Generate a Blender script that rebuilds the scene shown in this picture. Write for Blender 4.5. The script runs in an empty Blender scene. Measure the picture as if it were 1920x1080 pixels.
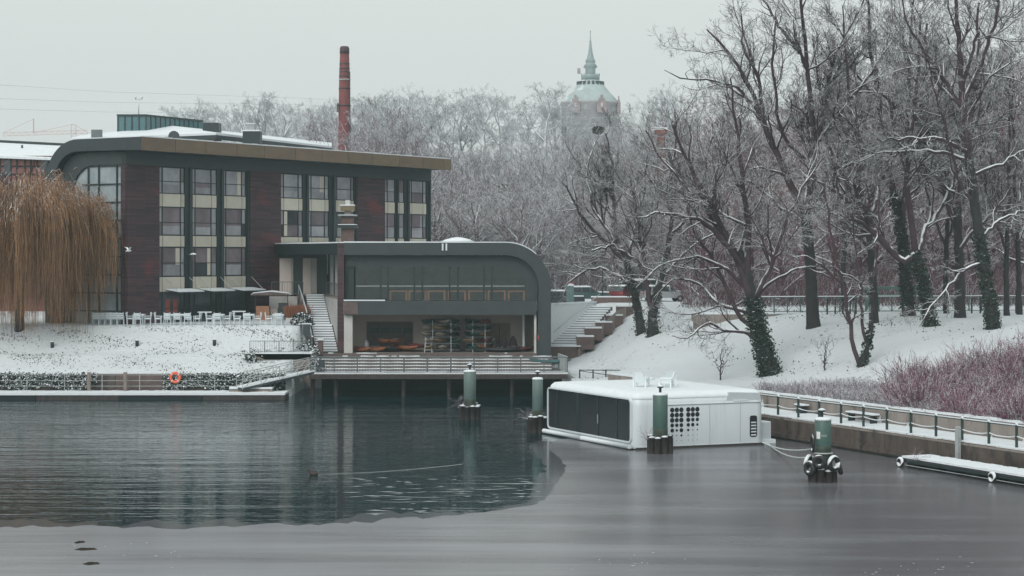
import bpy, math, random
import numpy as np
from mathutils import Vector, Matrix

# ------------------------------------------------------------------ camera, sky, sun, exposure
F, HOR, CAMZ = 3800.0, 478.0, 10.4          # focal length in photo pixels, horizon row, eye height above the water
scene = bpy.context.scene
cam_d = bpy.data.cameras.new("camera"); cam = bpy.data.objects.new("camera", cam_d)
scene.collection.objects.link(cam); scene.camera = cam
cam.location = (0, 0, CAMZ); cam.rotation_euler = (math.radians(90), 0, 0)
cam_d.sensor_width = 36; cam_d.lens = F / 1920 * 36
cam_d.shift_y = -(540 - HOR) / 1920
cam_d.clip_start = 0.5; cam_d.clip_end = 3000

world = bpy.data.worlds.new("World"); scene.world = world; world.use_nodes = True
wn = world.node_tree; wn.nodes.clear()
SUN_EL, SUN_ROT = math.radians(38), math.radians(205)
sky = wn.nodes.new("ShaderNodeTexSky"); sky.sky_type = 'NISHITA'; sky.sun_disc = False
sky.sun_elevation = SUN_EL; sky.sun_rotation = SUN_ROT; sky.dust_density = 6; sky.air_density = 1.0
bw = wn.nodes.new("ShaderNodeHueSaturation"); bw.inputs['Saturation'].default_value = 0.0
mx = wn.nodes.new("ShaderNodeMix"); mx.data_type = 'RGBA'; mx.inputs[0].default_value = 0.86
mx.inputs[7].default_value = (7.0, 7.38, 7.22, 1)       # even cloud cover over the clear-sky model
bg = wn.nodes.new("ShaderNodeBackground"); bg.inputs['Strength'].default_value = 0.1
wo = wn.nodes.new("ShaderNodeOutputWorld")
wn.links.new(sky.outputs[0], bw.inputs['Color']); wn.links.new(bw.outputs[0], mx.inputs[6])
wn.links.new(mx.outputs[2], bg.inputs['Color']); wn.links.new(bg.outputs[0], wo.inputs['Surface'])

sun_d = bpy.data.lights.new("sun", 'SUN'); sun = bpy.data.objects.new("sun", sun_d)
scene.collection.objects.link(sun)
sun_d.energy = 1.35; sun_d.angle = math.radians(45); sun_d.color = (1, 0.97, 0.94)
_sd = Vector((math.cos(SUN_EL) * math.sin(SUN_ROT), math.cos(SUN_EL) * math.cos(SUN_ROT), math.sin(SUN_EL)))
sun.rotation_euler = _sd.to_track_quat('Z', 'Y').to_euler()

scene.view_settings.view_transform = 'Standard'; scene.view_settings.look = 'None'
scene.view_settings.exposure = 0.22; scene.view_settings.gamma = 1.0
scene.view_settings.use_curve_mapping = False
scene.render.engine = 'CYCLES'
cy = scene.cycles
cy.max_bounces = 5; cy.diffuse_bounces = 4; cy.glossy_bounces = 3; cy.transmission_bounces = 4
cy.transparent_max_bounces = 8; cy.volume_bounces = 0
cy.caustics_reflective = False; cy.caustics_refractive = False
cy.use_denoising = True
try: cy.denoiser = 'OPENIMAGEDENOISE'; cy.denoising_prefilter = 'ACCURATE'; cy.denoising_input_passes = 'RGB_ALBEDO_NORMAL'
except Exception: pass
try: cy.use_light_tree = False
except Exception: pass

random.seed(7); rng = np.random.default_rng(11)
COL = scene.collection

# ------------------------------------------------------------------ geometry helpers
def at(x, y, Y):                 # point seen at photo pixel (x, y) that stands Y metres away
    return Vector(((x - 960) / F * Y, Y, CAMZ - (y - HOR) / F * Y))
def on_line(px, o, d):           # distance along the ground line o + t d that is seen at column px
    t = (px - 960) / F
    return (t * o[1] - o[0]) / (d[0] - t * d[1])

ORIG = {}
def empty(name, loc, rz=0.0, label=None, cat=None, group=None):
    o = bpy.data.objects.new(name, None); COL.objects.link(o)
    o.location = loc; o.rotation_euler = (0, 0, rz); o.empty_display_size = 0.2
    ORIG[o.name] = Vector(loc)
    return tag(o, label, cat, group)
def tag(o, label=None, cat=None, group=None, kind=None):
    if label: o["label"] = label
    if cat: o["category"] = cat
    if group: o["group"] = group
    if kind: o["kind"] = kind
    return o

def np_mesh(name, verts, quads=None, tris=None, smooth=False, mat=None):
    verts = np.asarray(verts, dtype=np.float32).reshape(-1, 3)
    nq = 0 if quads is None else len(quads); nt = 0 if tris is None else len(tris)
    loops = []
    if nq: loops.append(np.asarray(quads, dtype=np.int32).ravel())
    if nt: loops.append(np.asarray(tris, dtype=np.int32).ravel())
    loops = np.concatenate(loops)
    me = bpy.data.meshes.new(name)
    me.vertices.add(len(verts)); me.vertices.foreach_set("co", verts.ravel())
    me.loops.add(len(loops)); me.loops.foreach_set("vertex_index", loops)
    starts = np.concatenate([np.arange(nq) * 4, nq * 4 + np.arange(nt) * 3]).astype(np.int32)
    me.polygons.add(nq + nt); me.polygons.foreach_set("loop_start", starts)
    if smooth: me.polygons.foreach_set("use_smooth", np.ones(nq + nt, dtype=bool))
    me.update(calc_edges=True)
    if mat: me.materials.append(mat)
    return me
def link(name, me, parent=None):
    o = bpy.data.objects.new(name, me); COL.objects.link(o)
    if parent is not None: o.parent = parent
    return o

class MB:                         # collects shapes; build() links them as ONE mesh object
    def __init__(s): s.v = []; s.f = []; s.sm = []
    def add(s, vs, fs, smooth=False):
        b = len(s.v); s.v += [tuple(p) for p in vs]
        s.f += [tuple(i + b for i in f) for f in fs]; s.sm += [smooth] * len(fs); return s
    def box(s, x0, x1, y0, y1, z0, z1):
        v = [(x0,y0,z0),(x1,y0,z0),(x1,y1,z0),(x0,y1,z0),(x0,y0,z1),(x1,y0,z1),(x1,y1,z1),(x0,y1,z1)]
        return s.add(v, [(0,3,2,1),(4,5,6,7),(0,1,5,4),(1,2,6,5),(2,3,7,6),(3,0,4,7)])
    def bar(s, a, b, w, h=None, up=(0, 0, 1)):       # square bar from a to b
        a, b = Vector(a), Vector(b); h = h or w; d = (b - a).normalized(); up = Vector(up)
        if abs(d.dot(up)) > 0.98: up = Vector((0, 1, 0))
        r = d.cross(up).normalized() * w / 2; u = r.cross(d).normalized() * h / 2
        v = [p + i * r + j * u for p in (a, b) for i, j in ((-1,-1),(1,-1),(1,1),(-1,1))]
        return s.add(v, [(0,3,2,1),(4,5,6,7),(0,1,5,4),(1,2,6,5),(2,3,7,6),(3,0,4,7)])
    def tube(s, pts, r, k=8, cap=True):
        pts = [Vector(p) for p in pts]; n = len(pts)
        rr = r if isinstance(r, (list, tuple)) else [r] * n
        vs = []; ref = Vector((0, 0, 1))
        t0 = (pts[-1] - pts[0]).normalized()
        if abs(t0.z) > 0.9: ref = Vector((1, 0, 0))
        for i, p in enumerate(pts):
            t = (pts[min(i + 1, n - 1)] - pts[max(i - 1, 0)]).normalized()
            u = t.cross(ref).normalized(); w = t.cross(u)
            for j in range(k):
                a = 2 * math.pi * j / k; vs.append(p + (u * math.cos(a) + w * math.sin(a)) * rr[i])
        fs = [(i*k+j, i*k+(j+1) % k, (i+1)*k+(j+1) % k, (i+1)*k+j) for i in range(n-1) for j in range(k)]
        s.add(vs, fs, True)
        if cap:
            b = len(s.v) - n * k
            s.f += [tuple(b + j for j in range(k)), tuple(b + (n-1)*k + j for j in reversed(range(k)))]; s.sm += [False, False]
        return s
    def lathe(s, prof, c=(0, 0, 0), k=20, smooth=True, sx=1, sy=1):
        vs = [(c[0] + r * sx * math.cos(2*math.pi*j/k), c[1] + r * sy * math.sin(2*math.pi*j/k), c[2] + z) for r, z in prof for j in range(k)]
        n = len(prof)
        fs = [(i*k+j, i*k+(j+1) % k, (i+1)*k+(j+1) % k, (i+1)*k+j) for i in range(n-1) for j in range(k)]
        s.add(vs, fs, smooth)
        b = len(s.v) - n * k
        s.f += [tuple(b + j for j in reversed(range(k))), tuple(b + (n-1)*k + j for j in range(k))]; s.sm += [False, False]
        return s
    def prism(s, poly, axis, a, b):   # closed polygon extruded along an axis ('x','y','z') from a to b
        n = len(poly)
        def mk(p, q, c): return {'x': (c, p, q), 'y': (p, c, q), 'z': (p, q, c)}[axis]
        vs = [mk(p, q, a) for p, q in poly] + [mk(p, q, b) for p, q in poly]
        fs = [tuple(range(n)), tuple(range(2*n-1, n-1, -1))] + [(i, (i+1) % n, n+(i+1) % n, n+i) for i in range(n)]
        return s.add(vs, fs)
    def shell(s, outer, inner, axis, a, b):   # band between two open outlines, extruded along an axis
        n = len(outer)
        def mk(p, c): return {'x': (c, p[0], p[1]), 'y': (p[0], c, p[1])}[axis]
        vs = [mk(p, c) for c in (a, b) for path in (outer, inner) for p in path]
        o0, i0, o1, i1 = 0, n, 2*n, 3*n; fs = []
        for k in range(n-1):
            fs += [(o0+k, o0+k+1, i0+k+1, i0+k), (o1+k, i1+k, i1+k+1, o1+k+1), (o0+k, o1+k, o1+k+1, o0+k+1), (i0+k, i0+k+1, i1+k+1, i1+k)]
        fs += [(o0, i0, i1, o1), (o0+n-1, o1+n-1, i1+n-1, i0+n-1)]
        return s.add(vs, fs)
    def torus(s, c, R, r, axis='y', k=18, m=8):
        vs = []
        for i in range(k):
            a = 2*math.pi*i/k
            for j in range(m):
                b = 2*math.pi*j/m; q = R + r*math.cos(b); h = r*math.sin(b)
                p = {'y': (q*math.cos(a), h, q*math.sin(a)), 'x': (h, q*math.cos(a), q*math.sin(a)), 'z': (q*math.cos(a), q*math.sin(a), h)}[axis]
                vs.append((c[0]+p[0], c[1]+p[1], c[2]+p[2]))
        fs = [(i*m+j, ((i+1) % k)*m+j, ((i+1) % k)*m+(j+1) % m, i*m+(j+1) % m) for i in range(k) for j in range(m)]
        return s.add(vs, fs, True)
    def mesh(s, name, mat, org=None):
        me = bpy.data.meshes.new(name)
        vs = s.v if org is None else [(p[0]-org[0], p[1]-org[1], p[2]-org[2]) for p in s.v]
        me.from_pydata(vs, [], s.f); me.polygons.foreach_set("use_smooth", s.sm)
        if mat: me.materials.append(mat)
        me.update(); return me
    def build(s, name, mat, parent=None, world=False):   # world=True: vertices are world points of an unrotated root
        org = None
        if world and parent is not None:
            r = parent
            while r.parent is not None: r = r.parent
            org = ORIG[r.name]
        return link(name, s.mesh(name, mat, org), parent)

def copy_tree(o, parent=None, **kw):
    c = o.copy(); COL.objects.link(c); c.parent = parent
    for ch in list(o.children): copy_tree(ch, c)
    if kw: tag(c, **kw)
    return c

# ------------------------------------------------------------------ materials
def M(name, col, rough=0.6, var=0.18, scale=3.0, bump=0.0, snow=None, stretch=(1, 1, 1), metal=0.0, spec=0.5, ior=None,
      col2=None, snow_scale=3.0, dirt=None, island=0.0, rnd=0.0, snowcol=(0.74, 0.79, 0.82), tilt=(-0.32, -0.2, 0.92), detail=5):
    m = bpy.data.materials.new(name); m.use_nodes = True; nt = m.node_tree; N = nt.nodes; L = nt.links
    b = N['Principled BSDF']; b.inputs['Roughness'].default_value = rough; b.inputs['Metallic'].default_value = metal
    b.inputs['Specular IOR Level'].default_value = spec
    if ior: b.inputs['IOR'].default_value = ior
    tc = N.new('ShaderNodeTexCoord'); mp = N.new('ShaderNodeMapping'); mp.inputs['Scale'].default_value = stretch
    L.new(tc.outputs['Object'], mp.inputs['Vector'])
    n1 = N.new('ShaderNodeTexNoise'); n1.inputs['Scale'].default_value = scale; n1.inputs['Detail'].default_value = detail
    n1.inputs['Roughness'].default_value = 0.65; L.new(mp.outputs[0], n1.inputs['Vector'])
    rmp = N.new('ShaderNodeValToRGB'); rmp.color_ramp.elements[0].position = 0.3; rmp.color_ramp.elements[1].position = 0.7
    c2 = col2 or tuple(min(1, c * (1 + var)) for c in col); c1 = col if col2 else tuple(c * (1 - var) for c in col)
    rmp.color_ramp.elements[0].color = (*c1, 1); rmp.color_ramp.elements[1].color = (*c2, 1)
    L.new(n1.outputs['Fac'], rmp.inputs['Fac']); out = rmp.outputs['Color']
    def mixc(fac, a, bcol):
        q = N.new('ShaderNodeMix'); q.data_type = 'RGBA'
        if hasattr(fac, 'is_linked'): L.new(fac, q.inputs[0])
        else: q.inputs[0].default_value = fac
        L.new(a, q.inputs[6])
        if hasattr(bcol, 'is_linked'): L.new(bcol, q.inputs[7])
        else: q.inputs[7].default_value = (*bcol, 1)
        return q.outputs[2]
    if dirt:                      # (colour, scale, threshold): stains with a shape of their own
        n2 = N.new('ShaderNodeTexNoise'); n2.inputs['Scale'].default_value = dirt[1]; n2.inputs['Detail'].default_value = 6
        L.new(mp.outputs[0], n2.inputs['Vector'])
        r2 = N.new('ShaderNodeMapRange'); r2.inputs[1].default_value = dirt[2]; r2.inputs[2].default_value = dirt[2] + 0.12
        L.new(n2.outputs['Fac'], r2.inputs[0]); out = mixc(r2.outputs[0], out, dirt[0])
    if island or rnd:
        hs = N.new('ShaderNodeHueSaturation'); L.new(out, hs.inputs['Color'])
        src = N.new('ShaderNodeObjectInfo').outputs['Random'] if rnd else N.new('ShaderNodeNewGeometry').outputs['Random Per Island']
        a = rnd or island
        mr = N.new('ShaderNodeMapRange'); mr.inputs[3].default_value = 1 - a; mr.inputs[4].default_value = 1 + a
        L.new(src, mr.inputs[0]); L.new(mr.outputs[0], hs.inputs['Value'])
        if rnd:
            m2 = N.new('ShaderNodeMath'); m2.operation = 'MULTIPLY'; m2.inputs[1].default_value = 7.31; L.new(src, m2.inputs[0])
            m3 = N.new('ShaderNodeMath'); m3.operation = 'FRACT'; L.new(m2.outputs[0], m3.inputs[0])
            m4 = N.new('ShaderNodeMapRange'); m4.inputs[3].default_value = 0.49; m4.inputs[4].default_value = 0.515
            L.new(m3.outputs[0], m4.inputs[0]); L.new(m4.outputs[0], hs.inputs['Hue'])
        out = hs.outputs['Color']
    if snow is not None:          # lying snow on faces that look up (and a little to windward)
        ge = N.new('ShaderNodeNewGeometry'); dp = N.new('ShaderNodeVectorMath'); dp.operation = 'DOT_PRODUCT'
        dp.inputs[1].default_value = tilt; L.new(ge.outputs['Normal'], dp.inputs[0])
        n3 = N.new('ShaderNodeTexNoise'); n3.inputs['Scale'].default_value = snow_scale; n3.inputs['Detail'].default_value = 3
        L.new(tc.outputs['Object'], n3.inputs['Vector'])
        ad = N.new('ShaderNodeMath'); ad.operation = 'MULTIPLY_ADD'; ad.inputs[1].default_value = 0.9; ad.inputs[2].default_value = -0.45
        L.new(n3.outputs['Fac'], ad.inputs[0])
        sm = N.new('ShaderNodeMath'); sm.operation = 'ADD'; L.new(dp.outputs['Value'], sm.inputs[0]); L.new(ad.outputs[0], sm.inputs[1])
        mr = N.new('ShaderNodeMapRange'); mr.inputs[1].default_value = snow; mr.inputs[2].default_value = snow + 0.14
        L.new(sm.outputs[0], mr.inputs[0]); out = mixc(mr.outputs[0], out, snowcol)
    L.new(out, b.inputs['Base Color'])
    if bump:
        bp = N.new('ShaderNodeBump'); bp.inputs['Strength'].default_value = bump; bp.inputs['Distance'].default_value = 0.05
        L.new(n1.outputs['Fac'], bp.inputs['Height']); L.new(bp.outputs[0], b.inputs['Normal'])
    return m

def brick_mat(name, c1, c2, mortar, scale, rowh=0.25, brickw=0.5, msize=0.02, snow=None, blotch=None, axis='xz', bump=0.4):
    m = bpy.data.materials.new(name); m.use_nodes = True; nt = m.node_tree; N = nt.nodes; L = nt.links; b = N['Principled BSDF']
    b.inputs['Roughness'].default_value = 0.75
    tc = N.new('ShaderNodeTexCoord'); sp = N.new('ShaderNodeSeparateXYZ'); cb = N.new('ShaderNodeCombineXYZ')
    L.new(tc.outputs['Object'], sp.inputs[0])
    ad = N.new('ShaderNodeMath'); ad.operation = 'ADD'; L.new(sp.outputs['X'], ad.inputs[0]); L.new(sp.outputs['Y'], ad.inputs[1])
    L.new(ad.outputs[0], cb.inputs['X']); L.new(sp.outputs['Z'], cb.inputs['Y'])
    br = N.new('ShaderNodeTexBrick'); br.inputs['Color1'].default_value = (*c1, 1); br.inputs['Color2'].default_value = (*c2, 1)
    br.inputs['Mortar'].default_value = (*mortar, 1); br.inputs['Scale'].default_value = scale
    br.inputs['Row Height'].default_value = rowh; br.inputs['Brick Width'].default_value = brickw; br.inputs['Mortar Size'].default_value = msize
    L.new(cb.outputs[0], br.inputs['Vector']); out = br.outputs['Color']
    no = N.new('ShaderNodeTexNoise'); no.inputs['Scale'].default_value = 0.25 if blotch else 0.8; no.inputs['Detail'].default_value = 5
    mp = N.new('ShaderNodeMapping'); mp.inputs['Scale'].default_value = (1, 1, 2.2); L.new(tc.outputs['Object'], mp.inputs[0]); L.new(mp.outputs[0], no.inputs['Vector'])
    mr = N.new('ShaderNodeMapRange'); mr.inputs[1].default_value = 0.55 if blotch else 0.35; mr.inputs[2].default_value = 0.72
    L.new(no.outputs['Fac'], mr.inputs[0])
    q = N.new('ShaderNodeMix'); q.data_type = 'RGBA'; L.new(mr.outputs[0], q.inputs[0]); L.new(out, q.inputs[6])
    q.inputs[7].default_value = (*(blotch or tuple(c * 0.75 for c in c1)), 1)
    q2 = N.new('ShaderNodeMix'); q2.data_type = 'RGBA'; q2.inputs[0].default_value = 0.65; L.new(out, q2.inputs[6]); L.new(q.outputs[2], q2.inputs[7])
    L.new(q2.outputs[2], b.inputs['Base Color'])
    bp = N.new('ShaderNodeBump'); bp.inputs['Strength'].default_value = bump; bp.inputs['Distance'].default_value = 0.03
    L.new(br.outputs['Fac'], bp.inputs['Height']); bp.invert = True; L.new(bp.outputs[0], b.inputs['Normal'])
    return m

def glass_mat(name, tint=(0.55, 0.62, 0.62), refl=1.0, rough=0.02):      # see-through pane
    m = bpy.data.materials.new(name); m.use_nodes = True; nt = m.node_tree; N = nt.nodes; L = nt.links; N.clear()
    o = N.new('ShaderNodeOutputMaterial'); t = N.new('ShaderNodeBsdfTransparent'); t.inputs[0].default_value = (*tint, 1)
    g = N.new('ShaderNodeBsdfGlossy'); g.inputs['Roughness'].default_value = rough
    fr = N.new('ShaderNodeFresnel'); fr.inputs['IOR'].default_value = 1.55
    mu = N.new('ShaderNodeMath'); mu.operation = 'MULTIPLY_ADD'; mu.inputs[1].default_value = refl; mu.inputs[2].default_value = 0.03
    L.new(fr.outputs[0], mu.inputs[0])
    x = N.new('ShaderNodeMixShader'); L.new(mu.outputs[0], x.inputs[0]); L.new(t.outputs[0], x.inputs[1]); L.new(g.outputs[0], x.inputs[2])
    L.new(x.outputs[0], o.inputs['Surface']); return m

SNOW = M('snow', (0.72, 0.77, 0.80), 0.7, 0.05, 2.0, bump=0.3, spec=0.2)
METAL = M('anthracite_metal', (0.033, 0.043, 0.047), 0.5, 0.12, 1.5)
METAL_D = M('dark_frame_metal', (0.014, 0.026, 0.028), 0.45, 0.12, 1.5)
RAIL = M('railing_steel', (0.10, 0.12, 0.125), 0.45, 0.2, 6, snow=0.45)
RAIL_L = M('galvanised_steel', (0.33, 0.36, 0.36), 0.4, 0.2, 6, snow=0.5)
CLAD = brick_mat('dark_clinker_brick', (0.088, 0.042, 0.050), (0.034, 0.022, 0.029), (0.016, 0.014, 0.018), 1.0, 0.17, 2.1, 0.010, blotch=(0.20, 0.034, 0.036))
GOLD = M('bronze_panel', (0.150, 0.108, 0.070), 0.5, 0.14, 0.8, stretch=(1, 1, 2), rnd=0.06)
CREAM = M('cream_panel', (0.56, 0.53, 0.45), 0.5, 0.07, 1.0, rnd=0.10)
WHITEPL = M('white_render', (0.50, 0.50, 0.48), 0.8, 0.08, 0.6, dirt=((0.34, 0.33, 0.31), 0.5, 0.6))
BEIGE = M('beige_plaster', (0.74, 0.66, 0.60), 0.8, 0.08, 0.5)
CONC = M('concrete', (0.24, 0.21, 0.19), 0.85, 0.22, 1.2, bump=0.3, stretch=(1, 1, 0.35), dirt=((0.11, 0.09, 0.08), 0.9, 0.58))
CONC_W = M('wet_quay_concrete', (0.085, 0.066, 0.056), 0.7, 0.4, 1.5, bump=0.5, stretch=(1.0, 1.0, 0.6), dirt=((0.035, 0.028, 0.026), 1.3, 0.55))
BRNWALL = M('brown_stone', (0.125, 0.092, 0.086), 0.8, 0.25, 1.5, bump=0.3)
WOOD = M('wet_timber', (0.042, 0.034, 0.032), 0.75, 0.4, 4, bump=0.4, stretch=(1, 1, 0.3), snow=0.72)
DECKW = M('deck_board', (0.12, 0.095, 0.09), 0.75, 0.3, 3, stretch=(0.4, 4, 1))
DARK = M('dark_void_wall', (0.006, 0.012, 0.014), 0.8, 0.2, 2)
GREEN = M('green_steel_pile', (0.070, 0.135, 0.118), 0.45, 0.14, 1.0, stretch=(1, 1, 0.3), dirt=((0.085, 0.10, 0.085), 2.2, 0.57))
GREY_GREEN = M('grey_green_steel_pile', (0.13, 0.19, 0.18), 0.5, 0.12, 1.0, stretch=(1, 1, 0.3), dirt=((0.17, 0.20, 0.18), 2.2, 0.58))
GELCOAT = M('white_boat_shell', (0.66, 0.72, 0.75), 0.38, 0.03, 1.0, stretch=(2.2, 2.2, 0.22), dirt=((0.61, 0.66, 0.68), 1.1, 0.58))
RUBBER = M('black_rubber', (0.018, 0.018, 0.02), 0.6, 0.3, 5, snow=0.78)
RUBBER_S = M('snowy_rubber', (0.018, 0.018, 0.02), 0.6, 0.3, 5, snow=0.25)
ORANGE = M('orange_lifebuoy', (0.80, 0.13, 0.055), 0.5, 0.08, 4)
WHITEP = M('white_plastic', (0.70, 0.76, 0.78), 0.5, 0.04, 3)
TILE_RED = M('red_brick', (0.30, 0.085, 0.06), 0.8, 0.25, 2)
REDBRICK = brick_mat('far_red_brick', (0.25, 0.085, 0.07), (0.19, 0.065, 0.06), (0.20, 0.15, 0.14), 1.0, 0.16, 0.5, 0.02)
CHIMBRICK = brick_mat('chimney_brick', (0.23, 0.055, 0.055), (0.17, 0.045, 0.05), (0.16, 0.10, 0.10), 1.0, 0.3, 0.6, 0.02)
COPPER = M('verdigris_copper', (0.24, 0.30, 0.30), 0.6, 0.15, 0.8, snow=0.75)
TEALGLASS = M('teal_glass', (0.06, 0.15, 0.165), 0.08, 0.15, 0.4, ior=1.7)
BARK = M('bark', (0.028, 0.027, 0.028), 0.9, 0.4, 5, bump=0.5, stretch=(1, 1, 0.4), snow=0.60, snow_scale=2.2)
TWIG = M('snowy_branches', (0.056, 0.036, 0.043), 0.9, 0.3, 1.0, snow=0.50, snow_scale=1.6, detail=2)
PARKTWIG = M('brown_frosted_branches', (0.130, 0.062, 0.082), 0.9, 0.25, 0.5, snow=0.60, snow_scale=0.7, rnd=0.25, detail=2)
MIDTWIG = M('misty_branches', (0.205, 0.172, 0.192), 0.9, 0.2, 0.5, snow=0.40, snow_scale=0.7, rnd=0.16, detail=2)  # half-way tone: some distance haze mixed into the branch colour
HAZETWIG = M('haze_paled_branches', (0.25, 0.245, 0.262), 0.9, 0.15, 0.5, snow=0.2, snow_scale=0.7, rnd=0.12, detail=2)  # branch colour paled to stand in for distance haze
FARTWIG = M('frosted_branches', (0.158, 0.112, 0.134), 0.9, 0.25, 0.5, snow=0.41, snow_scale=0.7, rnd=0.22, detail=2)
NEST = M('nest_twigs', (0.045, 0.036, 0.03), 0.9, 0.4, 4)
IVY = M('ivy_leaves', (0.016, 0.038, 0.024), 0.55, 0.5, 6, snow=0.93, island=0.35)
EVERG = M('evergreen_leaves', (0.020, 0.034, 0.030), 0.6, 0.5, 4, snow=0.35, snow_scale=2.5, island=0.35)
MISTLE = M('mistletoe', (0.085, 0.085, 0.055), 0.8, 0.3, 3, snow=0.75, island=0.3)
WILLOW = M('willow_strands', (0.30, 0.168, 0.088), 0.8, 0.3, 0.5, island=0.6, snow=0.64, detail=2)
DOGWOOD = M('dogwood_stems', (0.18, 0.066, 0.106), 0.8, 0.35, 0.3, island=0.5, snow=0.50, detail=2)
BRAMBLE = M('bramble_stems', (0.20, 0.145, 0.175), 0.9, 0.3, 0.3, island=0.45, snow=0.35, detail=2)
REDGRASS = M('russet_grass', (0.32, 0.13, 0.075), 0.8, 0.3, 3, island=0.3, snow=0.9)
PANE = [M('window_pane_%s' % n, c, 0.06, 0.35, 0.35, ior=1.65, rnd=0.2) for n, c in (('pale', (0.34, 0.35, 0.375)), ('lilac', (0.19, 0.16, 0.178)), ('dark', (0.040, 0.050, 0.055)), ('sky', (0.33, 0.40, 0.42)))]  # pale and sky panes carry the reflected sky in their base colour
BOATGLASS = M('dark_tinted_glass', (0.006, 0.010, 0.012), 0.03, 0.1, 1.0, ior=1.45)
CLEAR = glass_mat('clear_pane', (0.80, 0.88, 0.87), 0.6)
# ------------------------------------------------------------------ terrain
Q0 = (17.46, 109.4); QN = (0.914, 0.405); QE = (-0.405, 0.914)      # quay edge: a point, its inland normal, its direction
QROT = math.atan2(QN[1], QN[0])
def sstep(t): t = np.clip(t, 0, 1); return t * t * (3 - 2 * t)
def ground(X, Y):
    X = np.asarray(X, float); Y = np.asarray(Y, float)
    dq = (X - Q0[0]) * QN[0] + (Y - Q0[1]) * QN[1]
    r = np.interp(dq, [2.3, 2.35, 5, 8, 10, 13, 17, 22, 60], [-1.5, 2.05, 2.15, 2.7, 3.4, 4.4, 5.45, 6.05, 6.2])
    r = r + np.where(dq > 5, 0.16 * np.sin(X * 0.7 + Y * 0.33) * np.sin(Y * 0.51 - X * 0.2), 0) * sstep((25 - dq) / 8)
    r = np.where(r > 0, np.maximum(r - 1.25 * sstep((11 - X) / 5) * sstep((172 - Y) / 6), 1.3), r)
    l = np.interp(Y, [149.0, 149.25, 151.6, 152.4, 155.6, 158, 175, 200], [-1.5, 1.72, 2.85, 3.05, 4.97, 5.0, 5.0, 6.0])
    l = l + np.where((Y > 149.4) & (Y < 155.4), 0.07 * np.sin(X * 1.3 + Y) * np.sin(Y * 2.1 - X * .4), 0)
    c = np.interp(Y, [158, 158.2, 172.5, 174, 190], [-1.5, 2.5, 2.5, 5.0, 6.05])
    z = np.where(X < -16.25, l, np.where(X < np.where(Y < 157.5, 4.3, 3.15), c, r))
    u = (Y - 222 + 0.12 * np.abs(X - 20)) / 200
    hill = 20 * sstep(u) + 15 * sstep((Y - 430) / 170)
    hill = hill * (0.9 + 0.1 * np.sin(X * 0.021 + 1)) + np.where(Y > 225, 0.8 * np.sin(X * 0.11) * np.sin(Y * 0.09), 0)
    return z + hill
def ground_hit(x, y, y0=86.0):
    Ys = np.arange(y0, 420, 0.25); Xs = (x - 960) / F * Ys; zs = CAMZ - (y - HOR) / F * Ys
    k = np.argmax(ground(Xs, Ys) >= zs); return Vector((Xs[k], Ys[k], float(ground(Xs[k], Ys[k]))))

gx = np.unique(np.round(np.concatenate([np.arange(-420, -60, 12), np.arange(-60, 62, 1.0), np.arange(62, 440, 12), [-16.3, -16.2, 3.1, 3.2, 4.25, 4.35]]), 3))
gy = np.unique(np.round(np.concatenate([np.arange(40, 84, 6), np.arange(84, 215, 0.8), np.arange(215, 300, 4), np.arange(300, 780, 15), [149.0, 149.25, 151.6, 152.4, 155.6, 158, 158.2, 157.5]]), 3))
GX, GY = np.meshgrid(gx, gy); GZ = ground(GX, GY)
nx, ny = len(gx), len(gy)
idx = np.arange(nx * ny).reshape(ny, nx)
gq = np.stack([idx[:-1, :-1], idx[:-1, 1:], idx[1:, 1:], idx[1:, :-1]], -1).reshape(-1, 4)
SNOWG = bpy.data.materials.new('snowy_ground'); SNOWG.use_nodes = True
def _sg(m):
    nt = m.node_tree; N = nt.nodes; L = nt.links; b = N['Principled BSDF']; b.inputs['Roughness'].default_value = 0.8; b.inputs['Specular IOR Level'].default_value = 0.15
    tc = N.new('ShaderNodeTexCoord')
    def noise(s, d=6, rg=0.6):
        n = N.new('ShaderNodeTexNoise'); n.inputs['Scale'].default_value = s; n.inputs['Detail'].default_value = d; n.inputs['Roughness'].default_value = rg
        L.new(tc.outputs['Object'], n.inputs['Vector']); return n.outputs['Fac']
    fine, big, mid = noise(3.2, 6, 0.7), noise(0.09, 3), noise(0.5, 4)
    a = N.new('ShaderNodeMath'); a.operation = 'MULTIPLY_ADD'; a.inputs[1].default_value = 0.55; L.new(big, a.inputs[0]); L.new(fine, a.inputs[2])
    a2 = N.new('ShaderNodeMath'); a2.operation = 'MULTIPLY_ADD'; a2.inputs[1].default_value = 0.35; L.new(mid, a2.inputs[0]); L.new(a.outputs[0], a2.inputs[2])
    mr = N.new('ShaderNodeMapRange'); mr.inputs[1].default_value = 1.07; mr.inputs[2].default_value = 1.22; L.new(a2.outputs[0], mr.inputs[0])
    q = N.new('ShaderNodeMix'); q.data_type = 'RGBA'; L.new(mr.outputs[0], q.inputs[0])
    q.inputs[6].default_value = (0.72, 0.77, 0.80, 1); q.inputs[7].default_value = (0.16, 0.155, 0.13, 1)
    L.new(q.outputs[2], b.inputs['Base Color'])
    bp = N.new('ShaderNodeBump'); bp.inputs['Strength'].default_value = 0.9; bp.inputs['Distance'].default_value = 0.25
    L.new(a2.outputs[0], bp.inputs['Height']); L.new(bp.outputs[0], b.inputs['Normal'])
_sg(SNOWG)
tag(link('ground', np_mesh('ground', np.stack([GX, GY, GZ], -1), gq, smooth=True, mat=SNOWG)), kind='structure', label='snow covered banks and hillside around the harbour basin')

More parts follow.
